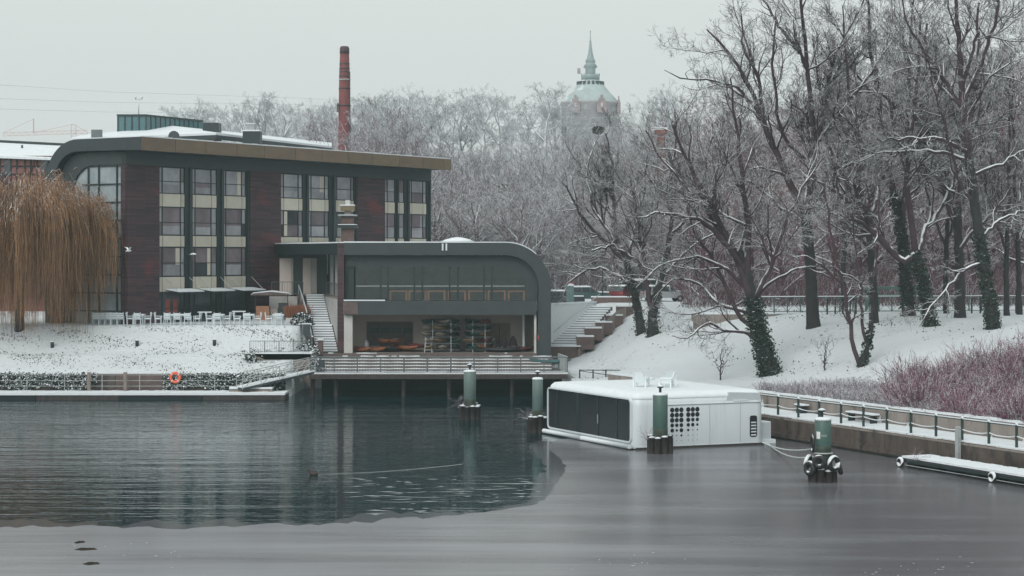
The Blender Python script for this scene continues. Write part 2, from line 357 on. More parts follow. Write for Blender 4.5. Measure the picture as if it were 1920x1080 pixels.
# ------------------------------------------------------------------ water and thin ice
def water_mat():
    m = bpy.data.materials.new('harbour_water'); m.use_nodes = True; nt = m.node_tree; N = nt.nodes; L = nt.links; b = N['Principled BSDF']
    b.inputs['Base Color'].default_value = (0.003, 0.024, 0.029, 1); b.inputs['Roughness'].default_value = 0.03; b.inputs['IOR'].default_value = 1.33; b.inputs['Specular IOR Level'].default_value = 0.30
    tc = N.new('ShaderNodeTexCoord')
    def noise(sc, scale, rot=0.0, d=3):
        mp = N.new('ShaderNodeMapping'); mp.inputs['Scale'].default_value = sc; mp.inputs['Rotation'].default_value = (0, 0, rot); L.new(tc.outputs['Object'], mp.inputs[0])
        n = N.new('ShaderNodeTexNoise'); n.inputs['Scale'].default_value = scale; n.inputs['Detail'].default_value = d; n.inputs['Roughness'].default_value = 0.55
        L.new(mp.outputs[0], n.inputs['Vector']); return n.outputs['Fac']
    w1 = noise((0.10, 1.0, 1), 0.62, 0.05, 2); w2 = noise((0.30, 1.0, 1), 2.2, -0.04, 3); amp = noise((0.4, 1, 1), 0.05, 0, 2)
    ad = N.new('ShaderNodeMath'); ad.operation = 'MULTIPLY_ADD'; ad.inputs[1].default_value = 0.45; L.new(w2, ad.inputs[0]); L.new(w1, ad.inputs[2])
    sp = N.new('ShaderNodeSeparateXYZ'); L.new(tc.outputs['Object'], sp.inputs[0])
    mr = N.new('ShaderNodeMapRange'); mr.inputs[1].default_value = -16; mr.inputs[2].default_value = 4; mr.inputs[3].default_value = 1.0; mr.inputs[4].default_value = 0.45; L.new(sp.outputs['X'], mr.inputs[0])
    my = N.new('ShaderNodeMapRange'); my.inputs[1].default_value = 84; my.inputs[2].default_value = 120; my.inputs[3].default_value = 0.6; my.inputs[4].default_value = 1.0; L.new(sp.outputs['Y'], my.inputs[0])
    am0 = N.new('ShaderNodeMath'); am0.operation = 'MULTIPLY'; L.new(mr.outputs[0], am0.inputs[0]); L.new(my.outputs[0], am0.inputs[1])
    am = N.new('ShaderNodeMath'); am.operation = 'MULTIPLY'; L.new(am0.outputs[0], am.inputs[0]); L.new(amp, am.inputs[1])
    h = N.new('ShaderNodeMath'); h.operation = 'MULTIPLY'; L.new(ad.outputs[0], h.inputs[0]); L.new(am.outputs[0], h.inputs[1])
    bp = N.new('ShaderNodeBump'); bp.inputs['Strength'].default_value = 1.0; bp.inputs['Distance'].default_value = WAVE
    L.new(h.outputs[0], bp.inputs['Height']); L.new(bp.outputs[0], b.inputs['Normal']); return m
WAVE = 0.16
WATER = water_mat()
w = MB(); w.add([(-420, -60, 0), (440, -60, 0), (440, 175, 0), (-420, 175, 0)], [(0, 1, 2, 3)])
tag(w.build('water', WATER), kind='structure', label='dark rippled open water of the harbour basin')

def ice_mat():
    m = bpy.data.materials.new('thin_ice'); m.use_nodes = True; nt = m.node_tree; N = nt.nodes; L = nt.links; b = N['Principled BSDF']
    b.inputs['Roughness'].default_value = 0.26; b.inputs['IOR'].default_value = 1.31
    tc = N.new('ShaderNodeTexCoord')
    def noise(sc, scale, d=4):
        mp = N.new('ShaderNodeMapping'); mp.inputs['Scale'].default_value = sc; L.new(tc.outputs['Object'], mp.inputs[0])
        n = N.new('ShaderNodeTexNoise'); n.inputs['Scale'].default_value = scale; n.inputs['Detail'].default_value = d; L.new(mp.outputs[0], n.inputs['Vector']); return n.outputs['Fac']
    n1 = noise((0.10, 0.62, 1), 0.55); n2 = noise((1, 1, 1), 1.6, 6); n3 = noise((0.06, 0.22, 1), 0.5, 3)
    sp = N.new('ShaderNodeSeparateXYZ'); L.new(tc.outputs['Object'], sp.inputs[0])      # ice colour ramps whiter towards the left bank
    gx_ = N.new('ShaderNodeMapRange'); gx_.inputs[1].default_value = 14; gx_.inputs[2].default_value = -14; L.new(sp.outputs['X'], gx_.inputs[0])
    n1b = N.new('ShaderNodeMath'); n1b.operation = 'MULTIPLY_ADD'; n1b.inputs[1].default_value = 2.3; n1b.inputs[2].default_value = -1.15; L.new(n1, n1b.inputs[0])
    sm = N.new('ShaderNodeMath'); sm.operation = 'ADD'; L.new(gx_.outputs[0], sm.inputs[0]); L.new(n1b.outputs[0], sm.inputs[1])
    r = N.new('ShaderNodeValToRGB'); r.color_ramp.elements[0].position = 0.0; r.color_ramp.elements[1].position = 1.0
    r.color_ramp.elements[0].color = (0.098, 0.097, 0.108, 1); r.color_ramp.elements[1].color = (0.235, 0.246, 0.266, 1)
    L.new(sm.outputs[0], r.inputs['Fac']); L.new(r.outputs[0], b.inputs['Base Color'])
    mr = N.new('ShaderNodeMapRange'); mr.inputs[3].default_value = 0.15; mr.inputs[4].default_value = 0.32; L.new(n3, mr.inputs[0]); L.new(mr.outputs[0], b.inputs['Roughness'])
    wv = N.new('ShaderNodeMath'); wv.operation = 'MULTIPLY'; L.new(n1, wv.inputs[0]); L.new(gx_.outputs[0], wv.inputs[1])
    ad = N.new('ShaderNodeMath'); ad.operation = 'MULTIPLY_ADD'; ad.inputs[1].default_value = 0.02; L.new(n2, ad.inputs[0]); L.new(wv.outputs[0], ad.inputs[2])
    bp = N.new('ShaderNodeBump'); bp.inputs['Strength'].default_value = 0.8; bp.inputs['Distance'].default_value = 0.10
    L.new(ad.outputs[0], bp.inputs['Height']); L.new(bp.outputs[0], b.inputs['Normal']); return m
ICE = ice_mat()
edge_px = [(-700, 985), (-60, 987), (60, 986), (200, 989), (330, 989), (420, 988), (520, 984), (600, 981), (700, 977), (780, 973), (850, 966), (930, 957), (1000, 948), (1022, 936),
           (1034, 922), (1046, 905), (1058, 888), (1060, 872), (1048, 858), (1036, 848), (1028, 838), (1040, 826)]
pts = []
for i, (x, y) in enumerate(edge_px):
    Yd = F * CAMZ / (y - HOR); pts.append(Vector(((x - 960) / F * Yd, Yd, 0)))
fine = []
for a, b in zip(pts[:-1], pts[1:]):
    n = max(2, int((b - a).length / 0.35))
    for k in range(n):
        p = a.lerp(b, k / n); q_ = .5 * math.sin(p.x * 1.1) + .35 * math.sin(p.x * 2.7 + 1) + .25 * math.sin(p.x * 6.1); fine.append((p.x + random.uniform(-.08, .08), p.y + (.8 * q_ + random.uniform(-.25, .25)) * (1 if p.x < -2 else .25)))
fine += [(4.0, 116.5), (12, 121), (16, 112), (33, 72), (60, 30), (60, -58), (-120, -58), (-120, 60)]
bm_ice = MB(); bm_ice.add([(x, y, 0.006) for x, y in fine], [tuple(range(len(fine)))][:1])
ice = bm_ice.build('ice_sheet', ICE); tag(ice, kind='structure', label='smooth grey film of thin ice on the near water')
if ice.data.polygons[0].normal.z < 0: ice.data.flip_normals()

# wet half-frozen margin that frays out from the ice edge
mg = []
for i_m, (x_m, y_m) in enumerate(fine[:-8]):
    o_m = 1.3 + .9 * math.sin(x_m * .9) + .6 * math.sin(x_m * 2.3 + 2) + random.uniform(-.5, .6); o_m = max(.1, o_m) * (1 if x_m < -1 else .4); mg.append((x_m - (o_m if x_m > 0 else 0), y_m + o_m * (1 if x_m < 0 else .2)))
mgm = bpy.data.materials.new('slushy_ice'); mgm.use_nodes = True
mb_ = mgm.node_tree.nodes['Principled BSDF']; mb_.inputs['Base Color'].default_value = (0.075, 0.085, 0.092, 1); mb_.inputs['Roughness'].default_value = 0.13; mb_.inputs['IOR'].default_value = 1.31
m_ = MB(); nn = len(mg); m_.add([(x, y, .005) for x, y in fine[:-8]] + [(x, y, .003) for x, y in mg], [(k, k + 1, nn + k + 1, nn + k) for k in range(nn - 1)])
mo_ = m_.build('ice_margin', mgm); tag(mo_, kind='structure', label='ragged wet margin of the thin ice')
fr = MB()                                   # slivers of broken ice along the edge
for i in range(95):
    x = random.uniform(660, 1010); y = random.uniform(895, 968)
    lim = np.interp(x, [600, 700, 850, 930, 1010], [978, 973, 962, 953, 940])
    if y > lim - 3: continue
    Yd = F * CAMZ / (y - HOR); X = (x - 960) / F * Yd; l = random.uniform(.08, .5) * (4 if random.random() < .14 else 1); wd = random.uniform(.05, .11)
    fr.add([(X - l, Yd, .008), (X, Yd - wd, .008), (X + l, Yd + random.uniform(-.1, .1), .008), (X + l * .2, Yd + wd, .008)], [(0, 1, 2, 3)])
for i in range(46):
    cxy = random.choice(((1690, 1068, 60, 8), (1770, 1058, 40, 8), (1620, 1074, 80, 4), (250, 1045, 60, 10), (215, 1022, 40, 6), (1170, 1060, 60, 12))); x = random.gauss(cxy[0], cxy[2]); y = random.gauss(cxy[1], cxy[3])
    Yd = F * CAMZ / (y - HOR); X = (x - 960) / F * Yd; l = random.uniform(.02, .09); wd = random.uniform(.03, .09)
    fr.add([(X - l, Yd, .012), (X, Yd - wd, .012), (X + l, Yd + .03, .012), (X + l * .2, Yd + wd, .012)], [(0, 1, 2, 3)])
tag(fr.build('ice_fragments', M('broken_ice', (0.42, 0.45, 0.47), 0.4, 0.2, 3)), kind='stuff', label='slivers of broken pale ice floating near the ice edge', cat='ice')
fl = MB()
for (x, y, l) in ((162, 1030, .42), (172, 1057, .3), (150, 1017, .2)):
    Yd = F * CAMZ / (y - HOR); X = (x - 960) / F * Yd
    fl.add([(X - l, Yd - .1, .011), (X - l * .2, Yd - .38, .011), (X + l, Yd - .1, .011), (X + l * .5, Yd + .3, .011), (X - l * .6, Yd + .35, .011)], [(0, 1, 2, 3, 4)])
tag(fl.build('ice_holes', M('open_hole_water', (0.012, 0.02, 0.022), 0.05, 0.1, 2)), kind='stuff', label='small dark open holes in the thin near ice', cat='ice hole')

# ------------------------------------------------------------------ quay on the right bank
def qp(x, y, z=0.0): return Vector((Q0[0] + QN[0] * x + QE[0] * y, Q0[1] + QN[1] * x + QE[1] * y, z))
q = empty('quay_wall', (Q0[0], Q0[1], 0), QROT, 'stained concrete quay wall with snowy walkway along the right bank', 'quay wall')
for k in range(17):                                    # cast sections with open joints
    y0 = -46 + k * 4.6; MB().box(0, 2.25, y0, y0 + 4.57, -1.0, 1.22 + 0.02 * (k % 2)).build('wall_section', CONC_W, q)
sn = MB()
ys = np.arange(-46, 32.3, 0.5)
for a, b in zip(ys[:-1], ys[1:]):
    w0 = 0.05 + 0.06 * random.random(); sn.add([(w0, a, 1.30), (w0, b, 1.30), (2.2, b, 1.36), (2.2, a, 1.36), (w0, a, 1.2), (w0, b, 1.2)], [(0, 3, 2, 1), (0, 1, 5, 4)])
sn.build('snow_cover', SNOW, q)
MB().bar((0.12, -46, 1.16), (0.12, 32, 1.16), 0.28, 0.10).build('coping', CONC, q)
MB().box(-0.10, 0, -46, 32, 0.10, 0.34).build('waling_beam', CONC_W, q)
b = empty('parapet_wall', qp(2.3, 0, 0), QROT, 'low weathered concrete wall behind the quay walkway below purple bushes', 'wall')
for k in range(26):
    y0 = -46 + k * 3.0; MB().box(0, 0.3, y0, y0 + 2.97, 0.9, 2.2 + 0.015 * (k % 3)).build('wall_panel', CONC, b)
sn = MB()
for k in range(78 * 2):
    a = -46 + k * .5; sn.box(-0.03, 0.33, a, a + .5, 2.19, 2.27 + random.uniform(0, .05))
sn.build('snow_cap', SNOW, b)

r = empty('quay_railing', qp(0.3, 0, 1.25), QROT, 'dark green post railing with snowy wires along the right quay', 'railing')
post = None
px_posts = [1459, 1497, 1536, 1577, 1619, 1663, 1708, 1755, 1804, 1854, 1906, 1962]
pl = [-on_line(x, qp(0.3, 0)[:2], (-QE[0], -QE[1])) for x in px_posts]
GREENP = M('dark_green_post', (0.020, 0.045, 0.045), 0.5, 0.15, 3, snow=0.7)
for y in pl:
    if post is None: post = MB().box(-.05, .05, -.05, .05, 0, 1.12).mesh('post', GREENP)
    o = link('post', post, r); o.location = (0, y, 0)
    s_ = MB().lathe([(.075, 0), (.07, .05), (.03, .085)], k=8).mesh('snow_cap', SNOW) if y == pl[0] else s_
    c_ = link('snow_cap', s_, o); c_.location = (0, 0, 1.12)
ends = [13.0] + pl + [pl[-1] - 4]
MB().bar((0, ends[0], 1.06), (0, ends[-1], 1.06), .05, .045).build('top_rail', GREENP, r)
MB().bar((0, ends[0], 1.11), (0, ends[-1], 1.11), .06, .045).build('snow_strip', SNOW, r)
mid = MB()
for a, c in zip(ends[:-1], ends[1:]): mid.tube([(0, a + (c - a) * t, .58 - .10 * 4 * t * (1 - t) + random.uniform(-.01, .01)) for t in (0, .25, .5, .75, 1)], .028, 5)
mid.build('snowy_wire', SNOW, r)

def snow_bench(name, x, y, L, label):
    o = empty(name, qp(x, y, 1.33), QROT, label, 'bench')
    MB().box(-.22, .22, -L/2, L/2, .40, .46).build('seat', WOOD, o)
    for s in (-1, 1): MB().box(-.2, .2, s * (L/2 - .25) - .06, s * (L/2 - .25) + .06, 0, .40).build('leg', METAL_D, o)
    MB().box(-.23, .23, -L/2 - .01, L/2 + .01, .462, .54).build('snow_cap', SNOW, o)
yb = -on_line(1617, qp(1.6, 0)[:2], (-QE[0], -QE[1])); snow_bench('bench', 1.6, yb, 2.6, 'dark bench topped with snow on the quay walkway')
yb = -on_line(1503, qp(1.9, 0)[:2], (-QE[0], -QE[1])); snow_bench('bench', 1.9, yb, .9, 'short snow topped seat on the walkway near the houseboat stern')
yb = -on_line(1800, qp(-.08, 0)[:2], (-QE[0], -QE[1]))
o = tag(MB().box(-.09, .09, -.12, .12, -1.0, 2.0).build('fender_pile', RAIL_L), 'grey steel fender pile standing against the right quay wall', 'pile')
o.location = qp(-.2, yb, 0); o.rotation_euler = (0, 0, QROT)

# floating stage on the right
pA = Vector(((1690 - 960) / F * 99.5, 99.5, 0)); pB = Vector(((1960 - 960) / F * 89.3, 89.3, 0))
d = (pB - pA); Lp = d.length; rz = math.atan2(d.y, d.x)
o = empty('floating_stage', pA, rz, 'snow covered floating stage with rubber fenders moored along the right quay', 'floating stage')
MB().box(0, Lp, 0, 1.7, .30, .46).build('deck', WOOD, o)
for k in range(8): MB().box(.3 + k * 1.6, 1.2 + k * 1.6, .15, 1.5, -.2, .28).build('float', DARK, o)
MB().bar((0, -.04, .33), (Lp, -.04, .33), .06, .14).build('edge_beam', METAL_D, o)
MB().bar((.5, -.10, .14), (Lp, -.10, .14), .025, .03).build('snowy_rail', RAIL_L, o)
sn = MB(); n = 40
for k in range(n):
    a, c = k * Lp / n, (k + 1) * Lp / n; sn.box(a, c, .02, 1.68, .462, .53 + random.uniform(0, .03))
sn.build('snow_cover', SNOW, o)
for xx in (.15, Lp - 3.6):
    f = MB().torus((0, 0, 0), .19, .085, 'y').build('tyre_fender', RUBBER_S, o); f.location = (xx, -.16, .24)

# ------------------------------------------------------------------ mooring piles
def twigs(mb, c, n, L, spread=1.0, r=.007, up=.6):
    for i in range(n):
        d = Vector((random.gauss(0, spread), random.gauss(0, spread), abs(random.gauss(up, .4)))).normalized()
        p0 = Vector(c) + Vector((random.uniform(-.1, .1), random.uniform(-.1, .1), 0)); l = L * random.uniform(.5, 1.1)
        p1 = p0 + d * l * .5; d2 = (d + Vector((random.gauss(0, .4), random.gauss(0, .4), random.gauss(0, .3)))).normalized()
        mb.tube([p0, p1, p1 + d2 * l * .5], [r, r * .8, r * .4], 3, False)
        for k in range(3):
            d3 = (d2 + Vector((random.gauss(0, .8), random.gauss(0, .8), random.gauss(0, .5)))).normalized(); q0 = p1 + d2 * l * .5 * random.random()
            mb.tube([q0, q0 + d3 * l * .3], [r * .7, r * .4], 3, False)
    return mb
def pile(x, ytop, ywater, wpx, label, mat, tyres=False, bush=True, cap_x=0, sticker=False):
    Y = F * CAMZ / (ywater - HOR) ; X = (x - 960) / F * Y; rr = wpx / 2 / F * Y; zt = CAMZ - (ytop - HOR) / F * Y
    o = empty('mooring_pile', (X, Y, 0), 0, label, 'mooring pile', 'mooring piles standing in the water')
    MB().lathe([(rr, .2), (rr, zt - .12), (rr * .97, zt - .1)], k=28).build('steel_tube', mat, o)
    MB().lathe([(rr * 1.02, 0), (rr * 1.04, .07), (rr * .8, .13), (0.02, .16)], (0, 0, zt - .12), 24).build('snow_cap', SNOW, o)
    h = MB().lathe([(.07, 0), (.07, .26), (.16, .28), (.16, .34)], (cap_x, 0, zt), 12).build('bollard_head', METAL_D, o)
    MB().lathe([(.17, .34), (.17, .38), (.05, .43)], (cap_x, 0, zt), 12).build('snow_cap', SNOW, h)
    MB().lathe([(rr + .006, .2), (rr + .006, 1.15 if not tyres else 1.5), (rr + .002, 1.3 if not tyres else 1.65)], k=28).build('algae_band', M('algae_stain', (.035, .05, .036), .7, .4, 3, stretch=(1, 1, .4), dirt=((.10, .12, .10), 2.5, .52)), o)
    k = 9
    for i in range(k):
        a = 2 * math.pi * i / k + .2; ht = random.uniform(.75, 1.0) if not tyres else random.uniform(.5, .7); ro = rr + .14
        MB().tube([(ro * math.cos(a), ro * math.sin(a), -1), (ro * math.cos(a), ro * math.sin(a), ht)], .17, 9).build('timber_post', WOOD, o)
        if random.random() < .8: MB().lathe([(.17, ht), (.16, ht + .05), (.05, ht + .08)], (ro * math.cos(a), ro * math.sin(a), 0), 8).build('snow_cap', SNOW, o)
    if tyres:
        for a, R in ((-2.65, .25), (-1.95, .22), (-1.0, .27), (-.3, .30), (2.6, .25)):
            f = MB().torus((0, 0, 0), R, .115, 'y', 20, 9).build('tyre', RUBBER_S if a > -1.5 else RUBBER, o)
            f.location = ((rr + .36) * math.cos(a), (rr + .36) * math.sin(a), random.uniform(.62, .98)); f.rotation_euler = (random.uniform(-.3, .3), random.uniform(-.3, .3), a + math.pi / 2 + random.uniform(-.3, .3))
        MB().torus((0, 0, 1.32), rr + .04, .035, 'z', 24, 6).build('rope', M('pale_rope', (.45, .47, .45), .8), o)
        f = MB().torus((0, 0, 0), .36, .06, 'x', 20, 7).build('rope_loop', RUBBER, o); f.location = (-rr - .1, -.05, 1.75)
    if bush: twigs(MB(), (-rr - .25, -.1, .75), 26, .9, .7).build('twigs', DOGWOOD, o)
    if sticker:
        W2 = M('white_sign_paint', (.7, .73, .72), .5)
        mb = MB()
        for i in range(4):
            a0 = -2.05 - .13 * i; a1 = a0 - .13; q1 = rr + .008
            mb.add([(q1 * math.cos(a), q1 * math.sin(a), z) for a, z in ((a0, zt - .95), (a1, zt - .95), (a1, zt - .62), (a0, zt - .62))], [(0, 1, 2, 3)])
        mb.build('notice_plate', W2, o)
        mb = MB()
        for i in range(7):
            a0 = -1.9 + .1 * i; a1 = a0 + .06; q1 = rr + .008
            mb.add([(q1 * math.cos(a), q1 * math.sin(a), z) for a, z in ((a0, zt - .86), (a1, zt - .84), (a1, zt - .72), (a0, zt - .78))], [(0, 1, 2, 3)])
        mb.build('scrawled_mark', M('faded_white_mark', (.30, .37, .35), .6), o)
    return o
pile(881, 694, 786, 23, 'grey green mooring pile in front of the canoe house deck', GREY_GREEN)
pile(1008, 708, 810, 20, 'grey green mooring pile behind the glazed corner of the houseboat', GREY_GREEN)
pile(1238, 737, 850, 28, 'green mooring pile standing before the white houseboat side', GREEN)
pile(1543, 783, 903, 31, 'green mooring pile hung with snowy tyres in the ice', GREEN, tyres=True, bush=False, cap_x=-.05, sticker=True)
# ------------------------------------------------------------------ houseboat
hb = empty('houseboat', (6.55, 107.9, 0), QROT, 'white rounded houseboat with dark glass front and snowy roof', 'houseboat')
BW_, BL, BH = 8.0, 11.2, 2.95
def arc(cx, cz, r, a0, a1, n): return [(cx + r * math.cos(math.radians(a0 + (a1 - a0) * i / n)), cz + r * math.sin(math.radians(a0 + (a1 - a0) * i / n))) for i in range(n + 1)]
# hull shell: the glazed side is the plane x=0; the white side is the plane y=0
prof = [(0, .12)] + arc(.45, BH - .45, .45, 180, 90, 8) + arc(BW_ - .5, BH - .5, .5, 90, 0, 8) + [(BW_, .12)]
prof_in = [(.16, .28)] + arc(.55, BH - .55, .37, 180, 90, 8) + arc(BW_ - .6, BH - .6, .38, 90, 0, 8) + [(BW_ - .16, .28)]
RC = .42
def rrect(y0, y1, z0, z1, r, n=6):
    return arc(y1 - r, z1 - r, r, 0, 90, n) + arc(y0 + r, z1 - r, r, 90, 180, n) + arc(y0 + r, z0 + r, r, 180, 270, n) + arc(y1 - r, z0 + r, r, 270, 360, n)
m = MB()
# rounded body: outline in plan, bevelled towards the roof
def plan(inset, n=7):
    r = max(.05, .5 - inset); x0, x1, y0, y1 = inset, BW_ - inset, inset, BL - inset
    return [(p[0], p[1]) for p in arc(x1 - r, y1 - r, r, 0, 90, n) + arc(x0 + r, y1 - r, r, 90, 180, n) + arc(x0 + r, y0 + r, r, 180, 270, n) + arc(x1 - r, y0 + r, r, 270, 360, n)]
levels = [(0.02, 0.06), (0.0, .14), (0, BH - .62), (.03, BH - .42), (.10, BH - .25), (.22, BH - .11), (.40, BH - .03), (.6, BH)]
def skin(levels, x_open=None):
    ring = [plan(i) for i, _ in levels]; n = len(ring[0]); vs = [(p[0], p[1], z) for (i, z), rg in zip(levels, ring) for p in rg]; fs = []
    for k in range(len(levels) - 1):
        for j in range(n):
            fs.append((k*n+j, k*n+(j+1) % n, (k+1)*n+(j+1) % n, (k+1)*n+j))
    fs.append(tuple((len(levels)-1)*n + j for j in range(n))); return vs, fs
vs, fs = skin(levels)
m.add(vs, fs, False); hull = m.build('shell', GELCOAT, hb)
for p in hull.data.polygons: p.use_smooth = True
# snow blanket on the roof
vs, fs = skin([(.07, BH - .26), (.06, BH - .20), (.12, BH - .09), (.3, BH + .05), (.7, BH + .10)])
ms = MB(); ms.add(vs, fs, True); so = ms.build('roof_snow', SNOW, hb)
# dark glazing on x=0: a frame proud of the shell, panes and mullions
gy0, gy1, gz0, gz1 = .42, BL - .38, .42, BH - .30
outer = rrect(gy0 - .10, gy1 + .10, gz0 - .08, gz1 + .08, .30); inner = rrect(gy0, gy1, gz0, gz1, .22)
def closed(l): return l + [l[0]]
MB().shell(closed(outer), closed(inner), 'x', -.10, .05).build('window_rim', GELCOAT, hb)
MB().prism(rrect(gy0, gy1, gz0, gz1, .22), 'x', -.015, .03).build('window_backing', BOATGLASS, hb)
cuts = [gy0, 2.0, 4.3, 6.75, 7.05, 9.6, gy1]
for i in range(6):
    a, c = cuts[i], cuts[i+1]
    o = MB().box(-.05, -.03, a + .05, c - .05, gz0 + .06, gz1 - .06).build('pane', BOATGLASS if i not in (3,) else METAL_D, hb); o.rotation_euler = (0, 0, random.uniform(-.002, .002))
for c in cuts[1:-1]: MB().box(-.075, -.02, c - .045, c + .045, gz0 + .01, gz1 - .01).build('mullion', METAL_D, hb)
MB().box(-.11, -.07, 4.27, 4.33, 1.1, 1.6).build('door_handle', RAIL_L, hb)
for a, c in ((0.2, 6.0), (6.05, 11.1)): MB().tube([(-.22, a, .17), (-.22, c, .17)], .13, 10).build('float_tube', WHITEP, hb)
tb = MB(); tb.box(-.25, -.05, .1, BL - .1, .0, .08); tb.build('float_shelf', DARK, hb)
# roof-edge gutter line and boarding steps on the white side
MB().box(1.35, BW_ - .1, -.035, .02, BH - .62, BH - .585).build('side_trim', RAIL_L, hb)
NOTCH = M('grey_white_gelcoat', (.50, .55, .58), .5, .05)
st = MB(); st.prism([(BW_ - 2.45, BH - .56), (BW_ - .5, BH - .56), (BW_ - .25, BH - .30), (BW_ - .35, BH - .10), (BW_ - 2.25, BH - .02)], 'y', .02, .35)
st = st.build('boarding_steps', NOTCH, hb)
for k in range(3): MB().box(BW_ - 2.0 + .1 * k, BW_ - .85 - .1 * (2-k), -.03 + .10 * k, .2 + .1 * k, BH - .50 + .16 * k, BH - .45 + .16 * k).build('tread', SNOW, st)
for xx in (1.30, 4.55, 6.45): MB().box(xx - .008, xx + .008, -.012, .01, .16, BH - .62).build('panel_joint', RAIL_L, hb)
MB().box(.05, BW_ - .05, -.02, .01, .0, .13).build('waterline_strip', WOOD, hb)
# decorative field of dark holes that shrink downwards
HOLE = M('black_hole', (.006, .008, .010), .4, .1, 2)
cols = [1.42, 1.68, 2.24, 2.52, 2.80, 3.22, 3.50, 3.78]
sizes = [[.13]*8, [.13, .13, .13, .13, .13, .13, .13, .13], [.13, .12, .13, .12, .13, .12, .10, .10], [.12, .11, .11, .10, .11, .10, .10, .07], [.11, .10, .11, .07, .11, .07, .03, .04], [.10, .06, .06, .03, .06, .03, .02, .02], [.03, .02, .04, .02, .02, .02, .02, .02]]
hole = {}
for i, rw in enumerate(sizes):
    for cx_, s in zip(cols, rw):
        if s not in hole: hole[s] = MB().prism([(s * math.cos(2*math.pi*k/14), s * math.sin(2*math.pi*k/14)) for k in range(14)], 'y', -.012, .01).mesh('vent_hole', HOLE)
        o = link('vent_hole', hole[s], hb); o.location = (cx_, 0, BH - .88 - .275 * i)
lv = MB().prism([(p[0], p[1]) for p in rrect(BW_ - .95, BW_ - .50, .45, 1.62, .12)], 'y', -.02, .02).build('louvre', HOLE, hb)
for k in range(5): MB().box(BW_ - .88, BW_ - .57, -.045, -.015, .53 + .17 * k, .60 + .17 * k).build('slat', GELCOAT, lv)
MB().box(BW_ + .02, BW_ + .75, .6, 2.2, .15, 1.15).build('stern_locker', NOTCH, hb)
MB().box(BW_ + .02, BW_ + 1.0, .5, 2.4, .0, .22).build('stern_step', WHITEP, hb)
MB().box(BW_ + .04, BW_ + .74, .62, 2.18, 1.152, 1.2).build('snow_cap', SNOW, hb)

def roof_chair(x, y, rz, label):
    o = empty('deck_chair', (0, 0, 0), 0, label, 'chair', 'chairs on the houseboat roof')
    wp = Matrix.Translation(hb.location) @ Matrix.Rotation(QROT, 4, 'Z') @ Vector((x, y, BH + .09)); o.location = wp; o.rotation_euler = (0, 0, QROT + rz)
    MB().box(-.32, .32, -.35, .3, .28, .34).build('seat', WHITEP, o)
    mb = MB(); mb.add([(-.3, .25, .3), (.3, .25, .3), (.22, .45, .85), (-.22, .45, .85), (-.3, .31, .3), (.3, .31, .3), (.22, .51, .85), (-.22, .51, .85)], [(0,1,2,3),(7,6,5,4),(0,4,5,1),(1,5,6,2),(2,6,7,3),(3,7,4,0)]); mb.build('backrest', WHITEP, o)
    for sx in (-1, 1):
        MB().box(sx*.36-.05, sx*.36+.05, -.38, .4, .5, .54).build('armrest', WHITEP, o)
        for sy in (-.33, .30): MB().box(sx*.34-.04, sx*.34+.04, sy-.04, sy+.04, 0, .5).build('leg', WHITEP, o)
    MB().box(-.3, .3, -.33, .24, .342, .43).build('snow_cap', SNOW, o)
roof_chair(2.6, 4.3, 2.4, 'white roof deck chair nearer the glass front of the houseboat')
roof_chair(3.7, 3.4, -2.2, 'white roof deck chair behind the green pile on the houseboat')
roof_chair(4.6, 4.8, 2.9, 'white roof deck chair farthest from the glass front of the houseboat')
t = empty('roof_table', Matrix.Translation(hb.location) @ Matrix.Rotation(QROT, 4, 'Z') @ Vector((3.4, 4.9, BH + .09)), QROT, 'small snowy table between the houseboat roof chairs', 'table')
MB().lathe([(.34, .36), (.34, .40)], k=16).build('tabletop', WHITEP, t); MB().lathe([(.05, 0), (.05, .36)], k=8).build('pedestal', WHITEP, t)
MB().lathe([(.34, .402), (.32, .47), (.1, .5)], k=16).build('snow_cap', SNOW, t)
# mooring ropes to the pile
ROPE = M('snowy_rope', (.55, .60, .62), .8, .1)
pe = at(1528, 806, 92.8)
for i, (dx, dz, sag) in enumerate(((0, .55, .22), (.25, .4, .35))):
    a = Matrix.Translation(hb.location) @ Matrix.Rotation(QROT, 4, 'Z') @ Vector((BW_ - .1 + dx, .1, .12)); e = Vector((pe.x - .05, pe.y + .25, 1.15 + .35 * (1 - i)))
    mb = MB(); mb.tube([a.lerp(e, s) + Vector((0, 0, -sag * 4 * s * (1 - s))) for s in np.linspace(0, 1, 9)], .035, 6)
    tag(mb.build('mooring_rope', ROPE), ['upper', 'lower'][i] + ' snowy mooring rope from the houseboat stern to the tyre hung pile', 'rope')

# ------------------------------------------------------------------ main building with dark brick and rounded roof end
MC = (-30.1, 157.6); MU = (0.525, 0.851); MN = (0.851, -0.525); MROT = math.atan2(MU[1], MU[0]); MZ = 5.0
mbd = empty('hotel_building', (MC[0], MC[1], MZ), MROT, 'long four storey dark brick building with rounded roof end and bronze fascia', 'building')
def fu(px, off=0.0): return on_line(px, (MC[0] + MN[0] * off, MC[1] + MN[1] * off), MU)
LEN = 42.5; ZT, ZS, ZB = 14.5, 13.5, 12.45
# body behind the facade
MB().box(.45, LEN - .15, .35, 6.8, -2, ZS - .02).build('body', DARK, mbd)
